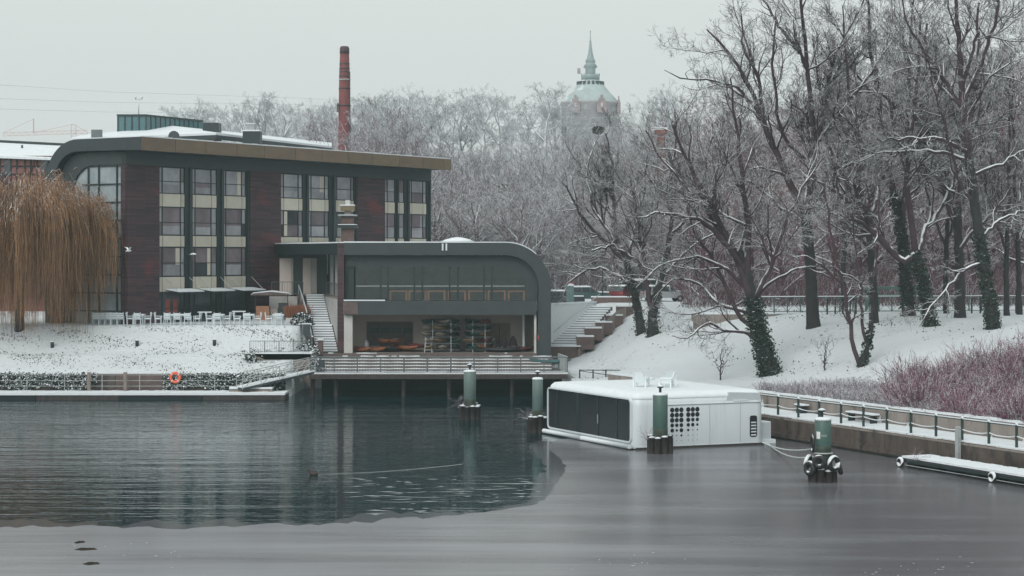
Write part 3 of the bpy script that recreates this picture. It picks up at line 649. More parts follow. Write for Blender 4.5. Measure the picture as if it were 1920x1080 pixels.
# roof shell: slab with overhang that bends down at the far side of the end face
ro = [(-2.2, ZT)] + arc(7.9 - 3.4, ZT - 3.4, 3.4, 90, 0, 14) + [(7.9, -2)]
ri = [(-2.2, ZS)] + arc(7.9 - 3.4, ZT - 3.4, 2.45, 90, 0, 14) + [(6.95, -2)]
rs = MB().shell(ro, ri, 'x', -.6, LEN + .2).build('roof_shell', METAL, mbd)
sn = MB(); n = 60
for k in range(n):
    a = -.58 + k * (LEN + .7) / n; sn.box(a, a + (LEN + .7) / n, -2.17, 4.4, ZT, ZT + .07 + random.uniform(0, .04))
sn.build('roof_snow', SNOW, mbd)
seams = [265, 328, 385, 443, 495, 553, 603, 652, 698, 748, 792, 831, 843]
us = [max(-.58, fu(x, 2.2)) for x in seams]; us[0] = -.58; us[-1] = LEN + .18
for a, c in zip(us[:-1], us[1:]): MB().box(a + .02, c - .02, -2.26, -2.2, ZS - .03, ZT - .02).build('fascia_panel', GOLD, mbd)
# wall band under the slab, on facade and end face
MB().box(0, LEN, -.06, .3, ZB, ZS - .01).build('wall_band', METAL, mbd)
bo = [(-.05, ZS - .02)] + arc(6.95 - 2.45, ZS - 2.47, 2.43, 90, 0, 12) + [(6.93, -2)]
bi = [(-.05, ZB)] + arc(5.55 - 2.2, ZB - 2.2, 2.2, 90, 0, 12) + [(5.55, -2)]
MB().shell(bo, bi, 'x', .0, .3).build('end_band', METAL, mbd)
# end glazing
gp = [(5.5, 0)] + arc(5.5 - 2.15, ZB - 2.15, 2.15, 0, 90, 8) + [(.45, ZB), (.45, 0)]
eg = MB().prism(gp, 'x', .20, .26).build('end_glazing', PANE[3], mbd)
for y in (.95, 2.85, 3.95): MB().box(.08, .2, y - .06, y + .06, 0, ZB - .01 if y < 3.2 else ZB - .2).build('mullion', METAL_D, mbd)
for z in np.arange(1.0, 12.4, 1.42): MB().box(.10, .2, .46, 5.4 if z < 10 else 4.6, z - .05, z + .05).build('transom', METAL_D, mbd)
MB().box(.01, .3, -.05, .45, 0, ZB).build('corner_pier', CLAD, mbd)
# facade: brick piers, dark pilasters and window bays
piers = [(236.5, 297), (467, 525), (668, 720)]
for a, c in piers: MB().box(max(.02, fu(a)), fu(c), -.12, .3, -.02 if a < 500 else -.02, ZB - .005).build('brick_pier', CLAD, mbd)
pil = [(347, 361.5), (407, 420.5), (461.5, 466.5), (568, 580), (617, 630), (664, 667.5), (741, 746), (758, 769), (800, 808.5)]
for a, c in pil:
    ua, uc = fu(a), fu(c)
    MB().box(ua, uc, .02, .3, 0, ZB - .005).build('pilaster', METAL_D, mbd)
    MB().box(ua + (uc - ua) * .55, ua + (uc - ua) * .8, -.10, .02, 0, ZB - .005).build('downpipe', METAL, mbd)
bays = [(297, 347, (.17, .85)), (361.5, 407, (.12, .78)), (420.5, 461.5, (.10, .82)), (525, 568, (.18, .82)), (580, 617, (.12, .80)), (630, 664, (.08, .85)), (720, 741, (.35,)), (746, 758, (.25,)), (769, 800, (.12, .80))]
storeys = [(0, 2.45), (3.65, 6.05), (6.95, 9.25), (10.3, 12.42)]
spand = [(2.47, 3.63), (6.07, 6.93), (9.27, 10.28)]
for bi_, (a, c, splits) in enumerate(bays):
    ua, uc = fu(a), fu(c); xs = [ua] + [ua + (uc - ua) * s for s in splits] + [uc]
    for si, (z0, z1) in enumerate(storeys):
        if bi_ >= 4 and si < 1: continue
        wf = MB(); wf.box(ua, uc, .06, .13, z1 - .07, z1 - .005); wf.box(ua, uc, .06, .13, z0, z0 + .06)
        for x in xs: wf.box(max(ua, x - .05), min(uc, x + .05), .055, .135, z0, z1 - .006)
        zm = z0 + (z1 - z0) * .46; wf.box(ua, uc, .07, .12, zm - .03, zm + .03)
        win = wf.build('window', METAL_D, mbd)
        for i, (x0, x1) in enumerate(zip(xs[:-1], xs[1:])):
            for j, (za, zb) in enumerate(((z0 + .06, zm - .03), (zm + .03, z1 - .07))):
                if x1 - x0 < .12: continue
                k = {3: 0, 2: 1, 1: 1, 0: 2}[si]
                if si == 3 and random.random() < .35: k = 1
                if si in (1, 2) and random.random() < .22: k = random.choice((0, 2))
                if i in (0, len(xs) - 2) and si and random.random() < .5: k = 0
                pn = MB().box(x0 + .05, x1 - .05, .10, .125, za, zb).build('pane', PANE[k], win)
        if si and random.random() < .5 and len(xs) > 3:
            xa = xs[1] + .06; wq = (xs[2] - xs[1]) * random.uniform(.12, .32); xa = xa if random.random() < .5 else xs[2] - .06 - wq
            MB().box(xa, xa + wq, .092, .099, z0 + .1, z1 - .1).build('curtain', random.choice((PANE[0], PANE[1], CREAM)), win)
        if si and random.random() < .6 and len(xs) > 3:   # half-drawn blind in front of the dark room
            MB().box(xs[1] + .08, xs[2] - .08, .088, .098, z0 + .1, zm - .1 - random.random() * .3).build('blind', PANE[0], win)
    for (z0, z1) in spand:
        if bi_ >= 4 and z0 < 3: continue
        for x0, x1 in zip(xs[:-1], xs[1:]): MB().box(x0 + .04, x1 - .04, .03, .13, z0, z1).build('spandrel_panel', CREAM, mbd)
# red letters seen behind the upper panes are only tinted reflections; the ground floor holds red posters
for x0, x1 in ((312, 320), (326, 334)): MB().box(fu(x0), fu(x1), .092, .098, .75, 1.85).build('red_poster', M('red_poster', (.30, .075, .06), .5), mbd)
for i, (a, c) in enumerate(((300, 350), (364, 408), (422, 466))):   # flat snow-covered canopies with tie rods
    u0, u1 = fu(a) + .5, fu(c) + .35; z = 2.5
    cn = MB(); cn.add([(u0, -.15, z + .12), (u1, -.15, z + .12), (u1, -1.55, z - .05), (u0, -1.55, z - .05), (u0, -.15, z + .04), (u1, -.15, z + .04), (u1, -1.55, z - .13), (u0, -1.55, z - .13)], [(0,3,2,1),(4,5,6,7),(0,1,5,4),(1,2,6,5),(2,3,7,6),(3,0,4,7)])
    cn = cn.build('canopy', METAL, mbd)
    sc = MB(); sc.add([(u0, -.15, z + .20), (u1, -.15, z + .20), (u1, -1.58, z + .03), (u0, -1.58, z + .03), (u0, -.15, z + .121), (u1, -.15, z + .121), (u1, -1.58, z - .05), (u0, -1.58, z - .05)], [(0,3,2,1),(4,5,6,7),(0,1,5,4),(1,2,6,5),(2,3,7,6),(3,0,4,7)])
    sc.build('snow_cover', SNOW, cn)
    for u in (u0 + .1, u1 - .1): MB().bar((u, -.05, z + 1.1), (u, -1.4, z + .02), .035).build('tie_rod', RAIL_L, cn)

# flue stack of the canoe house roof
fs_ = empty('flue_stack', at(652, 455, 162), 0, 'brick flue stack with stacked metal cowls on the canoe house roof', 'flue')
BROWNB = M('brown_flue_brick', (.095, .062, .055), .8, .3, 3, bump=.3)
MB().box(-.5, .5, -.4, .4, -.3, 2.05).build('shaft', BROWNB, fs_)
for z in (1.3, 2.05):
    c = MB().box(-.72, .72, -.6, .6, z + .02, z + .12).build('cowl_plate', METAL_D, fs_); MB().box(-.73, .73, -.61, .61, z + .122, z + .17).build('snow_cap', SNOW, c)
MB().box(-.25, .25, -.2, .2, 2.1, 2.6).build('inner_flue', CONC, fs_)
c = MB().box(-.55, .55, -.45, .45, 2.55, 2.95).build('cowl_box', M('ochre_cowl', (.16, .12, .07), .6), fs_); MB().box(-.57, .57, -.47, .47, 2.952, 3.03).build('snow_cap', SNOW, c)
MB().box(-.18, .18, -.18, .18, 2.95, 3.4).build('vent_cap', WHITEPL, fs_)
MB().box(-.8, .8, -.7, .7, 1.16, 1.3).build('collar', METAL_D, fs_)

# ------------------------------------------------------------------ canoe house with rounded roof end
CY = 157.0
def cx(x): return (x - 960) / F * CY
def cz(y): return CAMZ - (y - HOR) / F * CY
ch = empty('canoe_house', (cx(840), CY, 2.8), 0, 'dark metal canoe house with rounded roof end above an open boat bay', 'building')
XL, XR, ZR = cx(645), cx(1033), cz(455)
def rx(path, off=0): return [(p[0] - cx(840), p[1] - 2.8) for p in path]
def B(x0, x1, y0, y1, z0, z1): m = MB(); m.box(x0, x1, y0, y1, z0, z1); return m
R1 = 3.5
o_ = [(XL, ZR)] + arc(XR - R1, ZR - R1, R1, 90, 0, 16) + [(XR, 1.0)]
i_ = [(XL, ZR - .95)] + arc(XR - R1, ZR - R1, R1 - .95, 90, 0, 16) + [(XR - 1.12, 1.0)]
m = MB(); m.shell(o_, i_, 'y', CY, CY + 11); m.build('shell', METAL, ch, True)
sn = MB(); so_ = [(XL - .02, ZR + .10)] + arc(XR - R1, ZR - R1, R1 + .07, 90, 48, 8); si_ = [(XL - .02, ZR)] + arc(XR - R1, ZR - R1, R1 + .004, 90, 48, 8)
sn.shell(so_, si_, 'y', CY + .02, CY + 10.9); sn.build('roof_snow', SNOW, ch, True)
WX0, WX1, WZ0, WZ1 = cx(650), cx(986), cz(564), cz(500)
b_o = [(XL + .02, ZR - .96)] + arc(XR - R1, ZR - R1, R1 - .96, 90, 0, 12) + [(XR - 1.14, WZ0 - .2)]
b_i = [(XL + .02, WZ1)] + arc(WX1 - 1.7, WZ1 - 1.7, 1.7, 90, 0, 12) + [(WX1, WZ0 - .2)]
m = MB(); m.shell(b_o, b_i, 'y', CY + .75, CY + 1.1); m.build('inner_band', METAL, ch, True)
B(XL - .0, XR - 1.13, CY - .35, CY + .9, cz(590), cz(564)).build('parapet_band', METAL, ch, True)
B(XL - .05, XL + 1.1, CY - .40, CY - .352, cz(589), cz(566)).build('parapet_end', BRNWALL, ch, True)
B(XL, XL + 3.2, CY - .37, CY - .1, cz(564), cz(564) + .09).build('snow_ridge', SNOW, ch, True)
# upper room
B(XL + .1, XR - 1.2, CY + 8, CY + 8.2, WZ0 - .1, WZ1 + .3).build('room_back_wall', M('dark_room_wall', (.012, .02, .022), .7, .4, .45, col2=(.075, .095, .10)), ch, True)  # mottled dark to teal, lit patches painted into the wall colour
B(XL + .1, XR - 1.2, CY + 1.2, CY + 8, WZ0 - .3, WZ0 - .05).build('room_floor', M('room_floor', (.10, .08, .07), .5), ch, True)
B(XL + .02, XL + .2, CY + .8, CY + 8, WZ0 - .1, WZ1 + .5).build('room_side_wall', METAL_D, ch, True)
for a, c in ((664, 712), (713, 725), (727, 775), (777, 790), (792, 842), (843, 857), (859, 906), (908, 921), (923, 985)):
    m = MB()
    if c < 980: m.box(cx(a), cx(c), CY + .98, CY + 1.0, WZ0, WZ1)
    else: m.prism([(cx(a), WZ0), (WX1, WZ0)] + arc(WX1 - 1.7, WZ1 - 1.7, 1.7, 0, 90, 6) + [(cx(a), WZ1)], 'y', CY + .98, CY + 1.0)
    m.build('pane', CLEAR, ch, True)
for x in (664, 712.5, 726, 776, 791, 842.5, 858, 907, 922): B(cx(x) - .075, cx(x) + .075, CY + .9, CY + 1.05, WZ0, WZ1).build('mullion', METAL_D, ch, True)
for a, c in ((712.5, 726), (776, 791), (842.5, 858), (907, 922)): B(cx(a), cx(c), CY + .95, CY + 1.02, cz(517), cz(515)).build('transom', METAL, ch, True)
B(WX0, cx(664), CY + .9, CY + 1.1, WZ0, WZ1).build('end_panel', METAL_D, ch, True)
B(cx(664), WX1 - .1, CY + .93, CY + .97, cz(537.5), cz(536)).build('glass_rail', RAIL_L, ch, True)
# lower bay
BYB = CY + 5.5
B(XL + .1, XR - 1.1, CY, BYB + .3, 2.62, 2.80).build('bay_floor', CONC, ch, True)
B(XL + .1, XR - 1.0, BYB, BYB + .2, 2.8, cz(590) + .1).build('bay_back_wall', BEIGE, ch, True)
B(XL + .1, XL + .3, CY + .7, BYB, 2.8, cz(590) + .1).build('bay_side_wall', BEIGE, ch, True)
B(XR - 1.3, XR - 1.13, CY + .02, BYB, 2.8, cz(590) + .1).build('bay_side_wall', WHITEPL, ch, True)
B(XL + .1, XR - 1.13, CY + .5, BYB, cz(590) + .02, cz(590) + .12).build('bay_ceiling', M('bay_ceiling', (.50, .46, .43), .8), ch, True)
B(XL, XL + .66, CY - .02, CY + .6, 2.8, cz(590)).build('white_pillar', WHITEPL, ch, True)
B(cx(980), cx(984), CY + 3.0, CY + 5.49, 2.8, cz(590)).build('white_pillar', WHITEP, ch, True)
B(cx(915), cx(957), BYB - .05, BYB - .005, 2.8, 4.95).build('bay_door', M('beige_door', (.36, .29, .25), .7), ch, True)
B(cx(936) - .02, cx(936) + .02, BYB - .07, BYB - .051, 2.8, 4.9).build('door_seam', METAL_D, ch, True)
B(cx(678), cx(768), BYB - .06, BYB - .005, 2.85, 5.05).build('storage_niche', M('niche_grey', (.16, .145, .135), .8), ch, True)
for a in (686, 705, 728, 749): B(cx(a), cx(a + 17), BYB - .12, BYB - .062, 4.15, 4.55).build('locker_box', M('teal_box', (.05, .085, .085), .6), ch, True)
# brick pier and covered walkway to the main building
B(cx(632), XL - .02, CY + .3, CY + 2.4, 1.6, ZR - .02).build('brick_pier', CLAD, ch, True)
pA = (-13.35, 158.2); pB = (-20.3, 173.3)
m = MB(); poly = [(XL, CY + .35), (pA[0], pA[1] - .8), (pB[0], pB[1]), (-14.2, 181.5), (XL, 181.0)]
m.prism(poly, 'z', ZR - .88, ZR - .03); m.build('walkway_roof', METAL_D, ch, True)
m = MB(); m.prism(poly, 'z', ZR - .028, ZR + .07); m.build('walkway_roof_snow', SNOW, ch, True)
B(-20.4, -15.9, 174.0, 174.3, 7.05, ZR - .9).build('walkway_wall', METAL_D, ch, True)
for a, c, mt in ((519, 523, WHITEPL), (523.5, 546, BEIGE), (546.5, 550, WHITEPL), (568, 583, BEIGE), (583.5, 594, WHITEPL)):
    B((a - 960) / F * 173.9, (c - 960) / F * 173.9, 173.85, 173.99, 7.06, cz(492) + .3).build('wall_panel', mt, ch, True)
m = MB(); m.prism([(-20.6, 172), (-16.0, 172), (-13.55, 158.6), (-13.2, 158.6), (-13.2, 174.2), (-20.6, 174.2)], 'z', 6.9, 7.05); m.build('walkway_floor', CONC, ch, True)
side0, side1 = Vector((-13.62, 158.9, 0)), Vector((-16.0, 172.0, 0))
m = MB(); m.bar(side0 + Vector((0.1, 0, 4.6)), side1 + Vector((0.1, 0, 4.6)), .2, 4.6); m.build('stair_side_wall', WHITEPL, ch, True)
for t_, wd in ((.12, .25), (.45, .25), (.78, .25)):
    p = side0.lerp(side1, t_) + Vector((.45, 0, 0)); B(p.x - wd / 2, p.x + wd / 2, p.y - .1, p.y + .1, 7.05, ZR - .9).build('column', WHITEPL, ch, True)
B(-20.6, -17.7, 172.0, 172.25, 4.8, 7.04).build('terrace_base_wall', WHITEPL, ch, True)
# balustrade of the walkway
bl = empty('walkway_balustrade', (-18, 172, 7.05), 0, 'thin steel balustrade of the covered walkway above the terrace', 'railing')
def rail_run(root, a, c, h=1.0, n=None, mat=RAIL, gap=.16, world=True, posts=3, thick=.03):
    a, c = Vector(a), Vector(c); L_ = (c - a).length
    m = MB(); m.bar(a + Vector((0, 0, h)), c + Vector((0, 0, h)), thick * 1.5); m.build('top_rail', mat, root, world)
    m = MB(); m.bar(a + Vector((0, 0, .08)), c + Vector((0, 0, .08)), thick); m.build('bottom_rail', mat, root, world)
    for k in range(posts + 1):
        p = a.lerp(c, k / posts); m = MB(); m.bar(p, p + Vector((0, 0, h)), thick * 1.6); m.build('post', mat, root, world)
    nb = int(L_ / gap); m = MB()
    bm_ = MB(); bm_.box(-thick * .25, thick * .25, -thick * .25, thick * .25, .08, h)
    me = bm_.mesh('baluster', mat); org = ORIG[root.name] if world else Vector((0, 0, 0))
    for k in range(1, nb):
        o = link('baluster', me, root); o.location = a.lerp(c, k / nb) - org
rail_run(bl, (-20.4, 172.1, 7.05), (-17.75, 172.1, 7.05), 1.05, gap=.22)
rail_run(bl, (side0.x + .25, side0.y, 7.05), (side1.x + .25, side1.y, 7.05), 1.05, gap=.5)

# ------------------------------------------------------------------ left outdoor stair
stp = empty('outdoor_stair', (-14.4, 157.8, 2.8), 0, 'snowy outdoor stair in two flights between terrace wall and brick pier', 'stair')
n1, n2 = 11, 13; Yc = 157.9; z = 2.8; k = 0
STEP = M('step_stone', (.11, .095, .095), .8, .25, 3)
for fl_, nn in ((0, n1), (1, n2)):
    for i in range(nn):
        z += 4.25 / (n1 + n2); dep = .52; t_ = (Yc - 157.9) / 14.2; xc = -14.42 - 2.4 * t_
        if fl_ and i == 0: dep = .52
        w2 = .86 - .10 * t_
        m = MB(); m.box(xc - w2, xc + w2, Yc, Yc + dep + .02, z - .5, z - .05); s_ = m.build('step', STEP, stp, True)
        m = MB(); m.box(xc - w2 + .02, xc + w2 - .02, Yc - .012, Yc + dep - .02, z - .085, z + .025); m.build('snow_cover', SNOW, s_, True)
        Yc += dep
    if fl_ == 0:
        m = MB(); m.box(xc - .9, xc + .85, Yc, Yc + 1.3, z - .4, z - .01); s_ = m.build('landing', STEP, stp, True)
        m = MB(); m.box(xc - .88, xc + .83, Yc + .05, Yc + 1.28, z - .008, z + .06); m.build('snow_cover', SNOW, s_, True); Yc += 1.3
# brown wall and handrail on the terrace side of the stair
wl = empty('stair_cheek_wall', (-15.6, 158, 2.0), 0, 'brown stone wall with sloping handrail beside the outdoor stair', 'wall')
for (a, c, za, zb) in (((-15.45, 157.5), (-16.55, 163.8), 3.3, 5.3), ((-16.55, 163.8), (-18.0, 172), 5.3, 7.1)):
    m = MB(); v = []
    for (p, zt) in ((a, za), (c, zb)):
        for dx in (0, -.22): v += [(p[0] + dx, p[1], 1.0), (p[0] + dx, p[1], zt)]
    m.add(v, [(0, 1, 5, 4), (2, 6, 7, 3), (1, 3, 7, 5), (0, 2, 3, 1), (4, 5, 7, 6)]); m.build('wall_section', BRNWALL, wl, True)
    m = MB(); m.bar((a[0] - .1, a[1], za + .75), (c[0] - .1, c[1], zb + .75), .07, .09); m.build('handrail', WHITEP, wl, True)
    for t_ in (0, .33, .66, 1):
        p = Vector((a[0] - .1, a[1], za)).lerp(Vector((c[0] - .1, c[1], zb)), t_); m = MB(); m.bar(p - Vector((0, 0, .1)), p + Vector((0, 0, .75)), .05); m.build('post', RAIL_L, wl, True)
gp_ = empty('gate_pillar', at(601, 661, 156.6), 0, 'square brown stone pillar at the foot of the outdoor stair', 'pillar')
MB().box(-.2, .2, -.2, .2, -.3, .95).build('shaft', BRNWALL, gp_); MB().box(-.25, .25, -.25, .25, .952, 1.07).build('snow_cap', SNOW, gp_)

# retaining wall with fence left of the stair
rw = empty('retaining_wall', (-17.2, 151.3, 1.0), 0, 'beige retaining wall under the small fence on the left bank', 'wall')
m = MB(); v = [(-19.4, 3.02), (-15.0, 3.02), (-15.0, 0.4), (-15.9, 1.5), (-17.4, 2.2)]
m.prism(v, 'y', 151.0, 151.5); m.build('wall', CONC, rw, True)
m = MB(); m.prism([(-19.6, 151.0), (-14.9, 151.0), (-14.9, 156.4), (-15.6, 157.6), (-19.6, 154.2)], 'z', 2.6, 3.03); m.build('path_slab', CONC, rw, True)
m = MB(); m.prism([(-19.6, 150.95), (-14.9, 150.95), (-14.9, 156.3), (-15.6, 157.5), (-19.6, 154.1)], 'z', 3.032, 3.13); m.build('snow_cover', SNOW, rw, True)
fn = empty('bank_fence', (-17, 151.15, 3.13), 0, 'low dark baluster fence above the beige retaining wall', 'fence')
rail_run(fn, (-19.55, 151.15, 3.1), (-15.2, 151.15, 3.1), .88, gap=.13, posts=4)

# ------------------------------------------------------------------ deck on piles in front of the canoe house
DX0, DX1, DY0 = (580 - 960) / F * 149, (1065 - 960) / F * 149, 149.0
dk = empty('timber_deck', (0, DY0, 0), 0, 'timber deck on piles with snowy steps before the canoe house', 'deck')
nb_ = 24
for k in range(nb_):
    a = DX0 + k * (DX1 - DX0) / nb_; m = MB(); m.box(a + .01, a + (DX1 - DX0) / nb_ - .01, DY0, CY + .0, 1.42, 1.66); m.build('deck_plank', DECKW, dk, True)
m = MB(); m.bar((DX0, DY0 - .06, 1.45), (DX1, DY0 - .06, 1.45), .1, .34); m.build('edge_beam', WOOD, dk, True)
sn = MB()
for k in range(38):
    a = DX0 + k * (DX1 - DX0) / 38; sn.box(a, a + (DX1 - DX0) / 38, DY0 + .05, DY0 + 2.3, 1.662, 1.73 + random.uniform(0, .03))
sn.build('snow_cover', SNOW, dk, True)
for k in range(6):                                   # broad steps up to the bay floor
    y0 = DY0 + 2.4 + k * .85; zt = 1.66 + (k + 1) * .19
    m = MB(); m.box(DX0 + .3, 3.0 if k < 5 else XR - 1.2, y0, y0 + .87 if k < 5 else CY + .0, zt - .24, zt); s_ = m.build('step', DECKW, dk, True)
    xe = 2.98; N_ = 90; xs2 = np.linspace(DX0 + .32, xe, N_); wear = .24 + .07 * k + .10 * np.sin(xs2 * .55 + k) + rng.normal(0, .04, N_) + .25 * (rng.uniform(0, 1, N_) < .06 + .03 * k)
    wear = np.clip(np.convolve(np.r_[wear[:1], wear, wear[-1:]], [.25, .5, .25], 'valid') + (.2 if k > 3 else 0), .03, .8); sm_ = MB()
    for j in range(N_ - 1):
        if wear[j] > .72: continue
        f0, f1 = y0 + wear[j], y0 + wear[j + 1]; ze = zt + .045 + .012 * math.sin(j * .9)
        sm_.add([(xs2[j], f0, zt + .003), (xs2[j+1], f1, zt + .003), (xs2[j+1], f1 + .06, ze), (xs2[j], f0 + .06, ze), (xs2[j+1], y0 + .845, ze), (xs2[j], y0 + .845, ze)], [(0, 1, 2, 3), (3, 2, 4, 5)])
    sm_.build('snow_cover', SNOW, s_, True)
for x in (586, 630, 757, 842, 960, 1040):
    p = at(x, 735, DY0 + .5); m = MB(); m.tube([(p.x, p.y, -1.5), (p.x, p.y, 1.4)], .16, 10); m.build('pile', WOOD, dk, True)
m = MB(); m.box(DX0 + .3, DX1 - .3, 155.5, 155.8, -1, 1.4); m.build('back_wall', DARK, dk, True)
dr = empty('deck_railing', (0, DY0 + .12, 1.7), 0, 'long galvanised baluster railing along the canoe house deck', 'railing')
rail_run(dr, (DX0 + .1, DY0 + .12, 1.7), (DX1 - .05, DY0 + .12, 1.7), 1.18, mat=RAIL, gap=.115, posts=11, thick=.055)
dr2 = empty('deck_railing', (DX1, DY0 + 2, 1.7), 0, 'short railing returning along the right end of the canoe house deck', 'railing')
rail_run(dr2, (DX1 - .05, DY0 + .3, 1.7), (DX1 - .6, DY0 + 5.0, 1.7), 1.18, mat=RAIL_L, gap=.14, posts=3, thick=.05)
o = tag(MB().box(-.22, .22, -.03, .03, .45, 1.0).build('notice_board', METAL), 'small grey notice board on the left end of the deck railing', 'sign'); o.location = at(603, 700, DY0 + .0) + Vector((0, -.05, .2))
o.location.z = 1.7

for i, x in enumerate((830, 837)):
    o = tag(MB().box(-.06, .06, -.10, 0, -.55, 0).build('roof_spout', WHITEP), ['left', 'right'][i] + ' one of two white overflow spouts on the canoe house fascia', 'spout'); o.location = (cx(x), CY - .004, ZR - .06)
sn = MB(); sn.lathe([(1.35, 0), (1.0, .16), (.5, .30), (.08, .36)], k=18, sy=.7); o = tag(sn.build('snow_heap', SNOW), 'low heap of snow on the canoe house roof', 'snow heap'); o.location = (cx(857), CY + 2, ZR + .09)
# ------------------------------------------------------------------ boats in the bay
def hull_mesh(name, L, W, H, mat, n=12, open_top=False):
    m = MB(); k = 10; vs = []
    for i in range(n + 1):
        t = i / n; s = max(.02, math.sin(math.pi * t) ** .65); y = (t - .5) * L; lift = H * .35 * abs(2 * t - 1) ** 2.5
        for j in range(k):
            a = 2 * math.pi * j / k; vs.append((W / 2 * s * math.cos(a), y, lift + H / 2 * (s ** .7) * (math.sin(a) if math.sin(a) < 0 else math.sin(a) * .55)))
    fs = [(i*k+j, i*k+(j+1) % k, (i+1)*k+(j+1) % k, (i+1)*k+j) for i in range(n) for j in range(k)]
    m.add(vs, fs, True); return m.mesh(name, mat)
KC = {'dark green': (.020, .055, .045), 'teal': (.02, .10, .10), 'pale': (.34, .31, .27), 'orange': (.30, .115, .055), 'dark red': (.13, .03, .035), 'yellow': (.23, .16, .08), 'black': (.015, .018, .02)}
KM = {c: M('kayak_' + c.replace(' ', '_'), v, .4, .15, 1) for c, v in KC.items()}
KH = {c: hull_mesh('hull', 3.4, .92, .46, KM[c]) for c in KC}
COAM = MB().torus((0, 0, .12), .23, .035, 'z', 14, 6).mesh('cockpit_rim', RUBBER)
ordn = ['lowest', 'second lowest', 'middle', 'second highest', 'top']
place = ['leftmost', 'middle', 'rightmost']
def kayak(c, x, y, z, rz, label, group, roll=0):
    o = tag(link('kayak', KH[c]), label, 'kayak', group); o.location = (x, y, z); o.rotation_euler = (0, roll, rz)
    r_ = link('cockpit_rim', COAM, o); return o
def rack(px0, px1, name, cols, colors, label):
    x0, x1 = cx(px0), cx(px1); y0, y1 = CY + 1.3, CY + 3.6
    o = empty('kayak_rack', ((x0 + x1) / 2, CY + 2.3, 2.8), 0, label, 'rack')
    for x in (x0 + (x1 - x0) * .28, x0 + (x1 - x0) * .76):
        for y in (y0, y1): m = MB(); m.bar((x, y, 2.8), (x, y, 5.3), .06); m.build('post', RAIL_L, o, True)
    for k in range(5):
        for y in (y0, y1): m = MB(); m.bar((x0, y, 2.98 + k * .50), (x1, y, 2.98 + k * .50), .05); m.build('arm', RAIL, o, True)
        for i in range(cols):
            x = x0 + (i + .5) * (x1 - x0) / cols
            kayak(colors[k * cols + i], x, CY + 2.35 + random.uniform(-.3, .2), 3.20 + k * .50, random.uniform(-.42, .42), f'{colors[k*cols+i]} kayak, {place[i] if cols == 3 else ("left" if i == 0 else "right")} on the {ordn[k]} tier of the {name} rack', 'kayaks stored on the racks')
rack(790, 862, 'left', 3, ['yellow', 'pale', 'dark green', 'pale', 'yellow', 'dark green', 'pale', 'pale', 'black', 'pale', 'yellow', 'dark green', 'dark green', 'pale', 'dark green'], 'steel rack of stacked kayaks in the middle of the boat bay')
rack(872, 921, 'right', 2, ['teal', 'orange', 'yellow', 'dark red', 'dark green', 'yellow', 'teal', 'dark green', 'dark green', 'dark red'], 'steel rack of stacked kayaks nearer the beige bay door')
for i, (x, dy, c, rz, zz) in enumerate(((664, 1.6, 'orange', .55, 3.05), (690, 1.9, 'orange', .6, 3.05), (706, 2.6, 'orange', .35, 3.6), (728, 2.5, 'orange', -.3, 3.65), (716, 1.8, 'black', .5, 3.05), (748, 1.9, 'orange', .65, 3.15), (766, 2.2, 'dark red', .5, 3.3), (736, 2.6, 'dark red', -.4, 3.1))):
    kayak(c, cx(x) + .4, CY + dy + .3, zz, rz, ['orange kayak beside the white pillar at the bay floor', 'orange kayak lying second from the white pillar', 'orange kayak resting raised below the left locker boxes', 'orange kayak resting raised below the right locker boxes', 'black kayak on the floor before the locker niche', 'orange kayak tilted on the floor left of the kayak rack', 'dark red kayak close beside the left kayak rack', 'dark red kayak on the floor under the raised orange ones'][i], 'kayaks lying on the bay floor', roll=random.uniform(-.4, .4))
for i, (x, c, rz, dy) in enumerate(((938, 'black', 1.45, .8), (958, 'dark red', 1.55, 1.5), (970, 'black', 1.6, 2.4))):
    kayak(c, cx(x), CY + dy + .4, 3.05, rz, ['black kayak on the floor beside the right rack', 'dark red kayak on the floor near the right bay wall', 'black kayak at the back near the white post'][i], 'kayaks lying on the bay floor')
TARP = M('dark_cloth', (.05, .03, .04), .8, .4, 3)
for i, (x, h, c, nm, lb) in enumerate(((683, .95, PANE[0], 'equipment_bag', 'grey checked bag standing among the orange kayaks'), (927, 1.0, RUBBER, 'equipment_bag', 'large black bag beside the right kayak rack'), (948, 1.15, TARP, 'equipment_bag', 'slim dark bag standing on the dark red kayak'), (962, 1.2, TARP, 'equipment_bag', 'dark bundle near the right bay wall'))):
    w_ = (.22, .34, .13, .32)[i]
    o = tag(MB().lathe([(w_, 0), (w_ * 1.15, h * .3), (w_ * .8, h * .75), (w_ * .25, h)], k=10).build(nm, c), lb, 'bag'); o.location = (cx(x), CY + 2.3 + .3 * i, 2.8)
ld = empty('step_ladder', (cx(802), CY + .8, 2.8), 0, 'pale metal step ladder leaning at the left kayak rack', 'ladder')
for s in (-1, 1): MB().bar((s * .28, 0, 0), (s * .2, .35, 1.15), .05).build('rail', RAIL_L, ld)
for k in range(4): MB().bar((-.26 + .02 * k, .08 * k + .05, .2 + .26 * k), (.26 - .02 * k, .08 * k + .05, .2 + .26 * k), .05).build('rung', RAIL_L, ld)
ol = M('red_plate', (.45, .06, .06), .5)
o = tag(MB().box(-.06, .06, -.02, .02, 0, .3).build('alarm_plate', ol), 'small red plate on the right leg of the canoe house', 'sign'); o.location = (cx(1009), CY - .03, cz(636))
RAILW = M('orange_oak', (.60, .19, .08), .5, .15, 2)
tbl = None                                    # tables seen through the upper windows
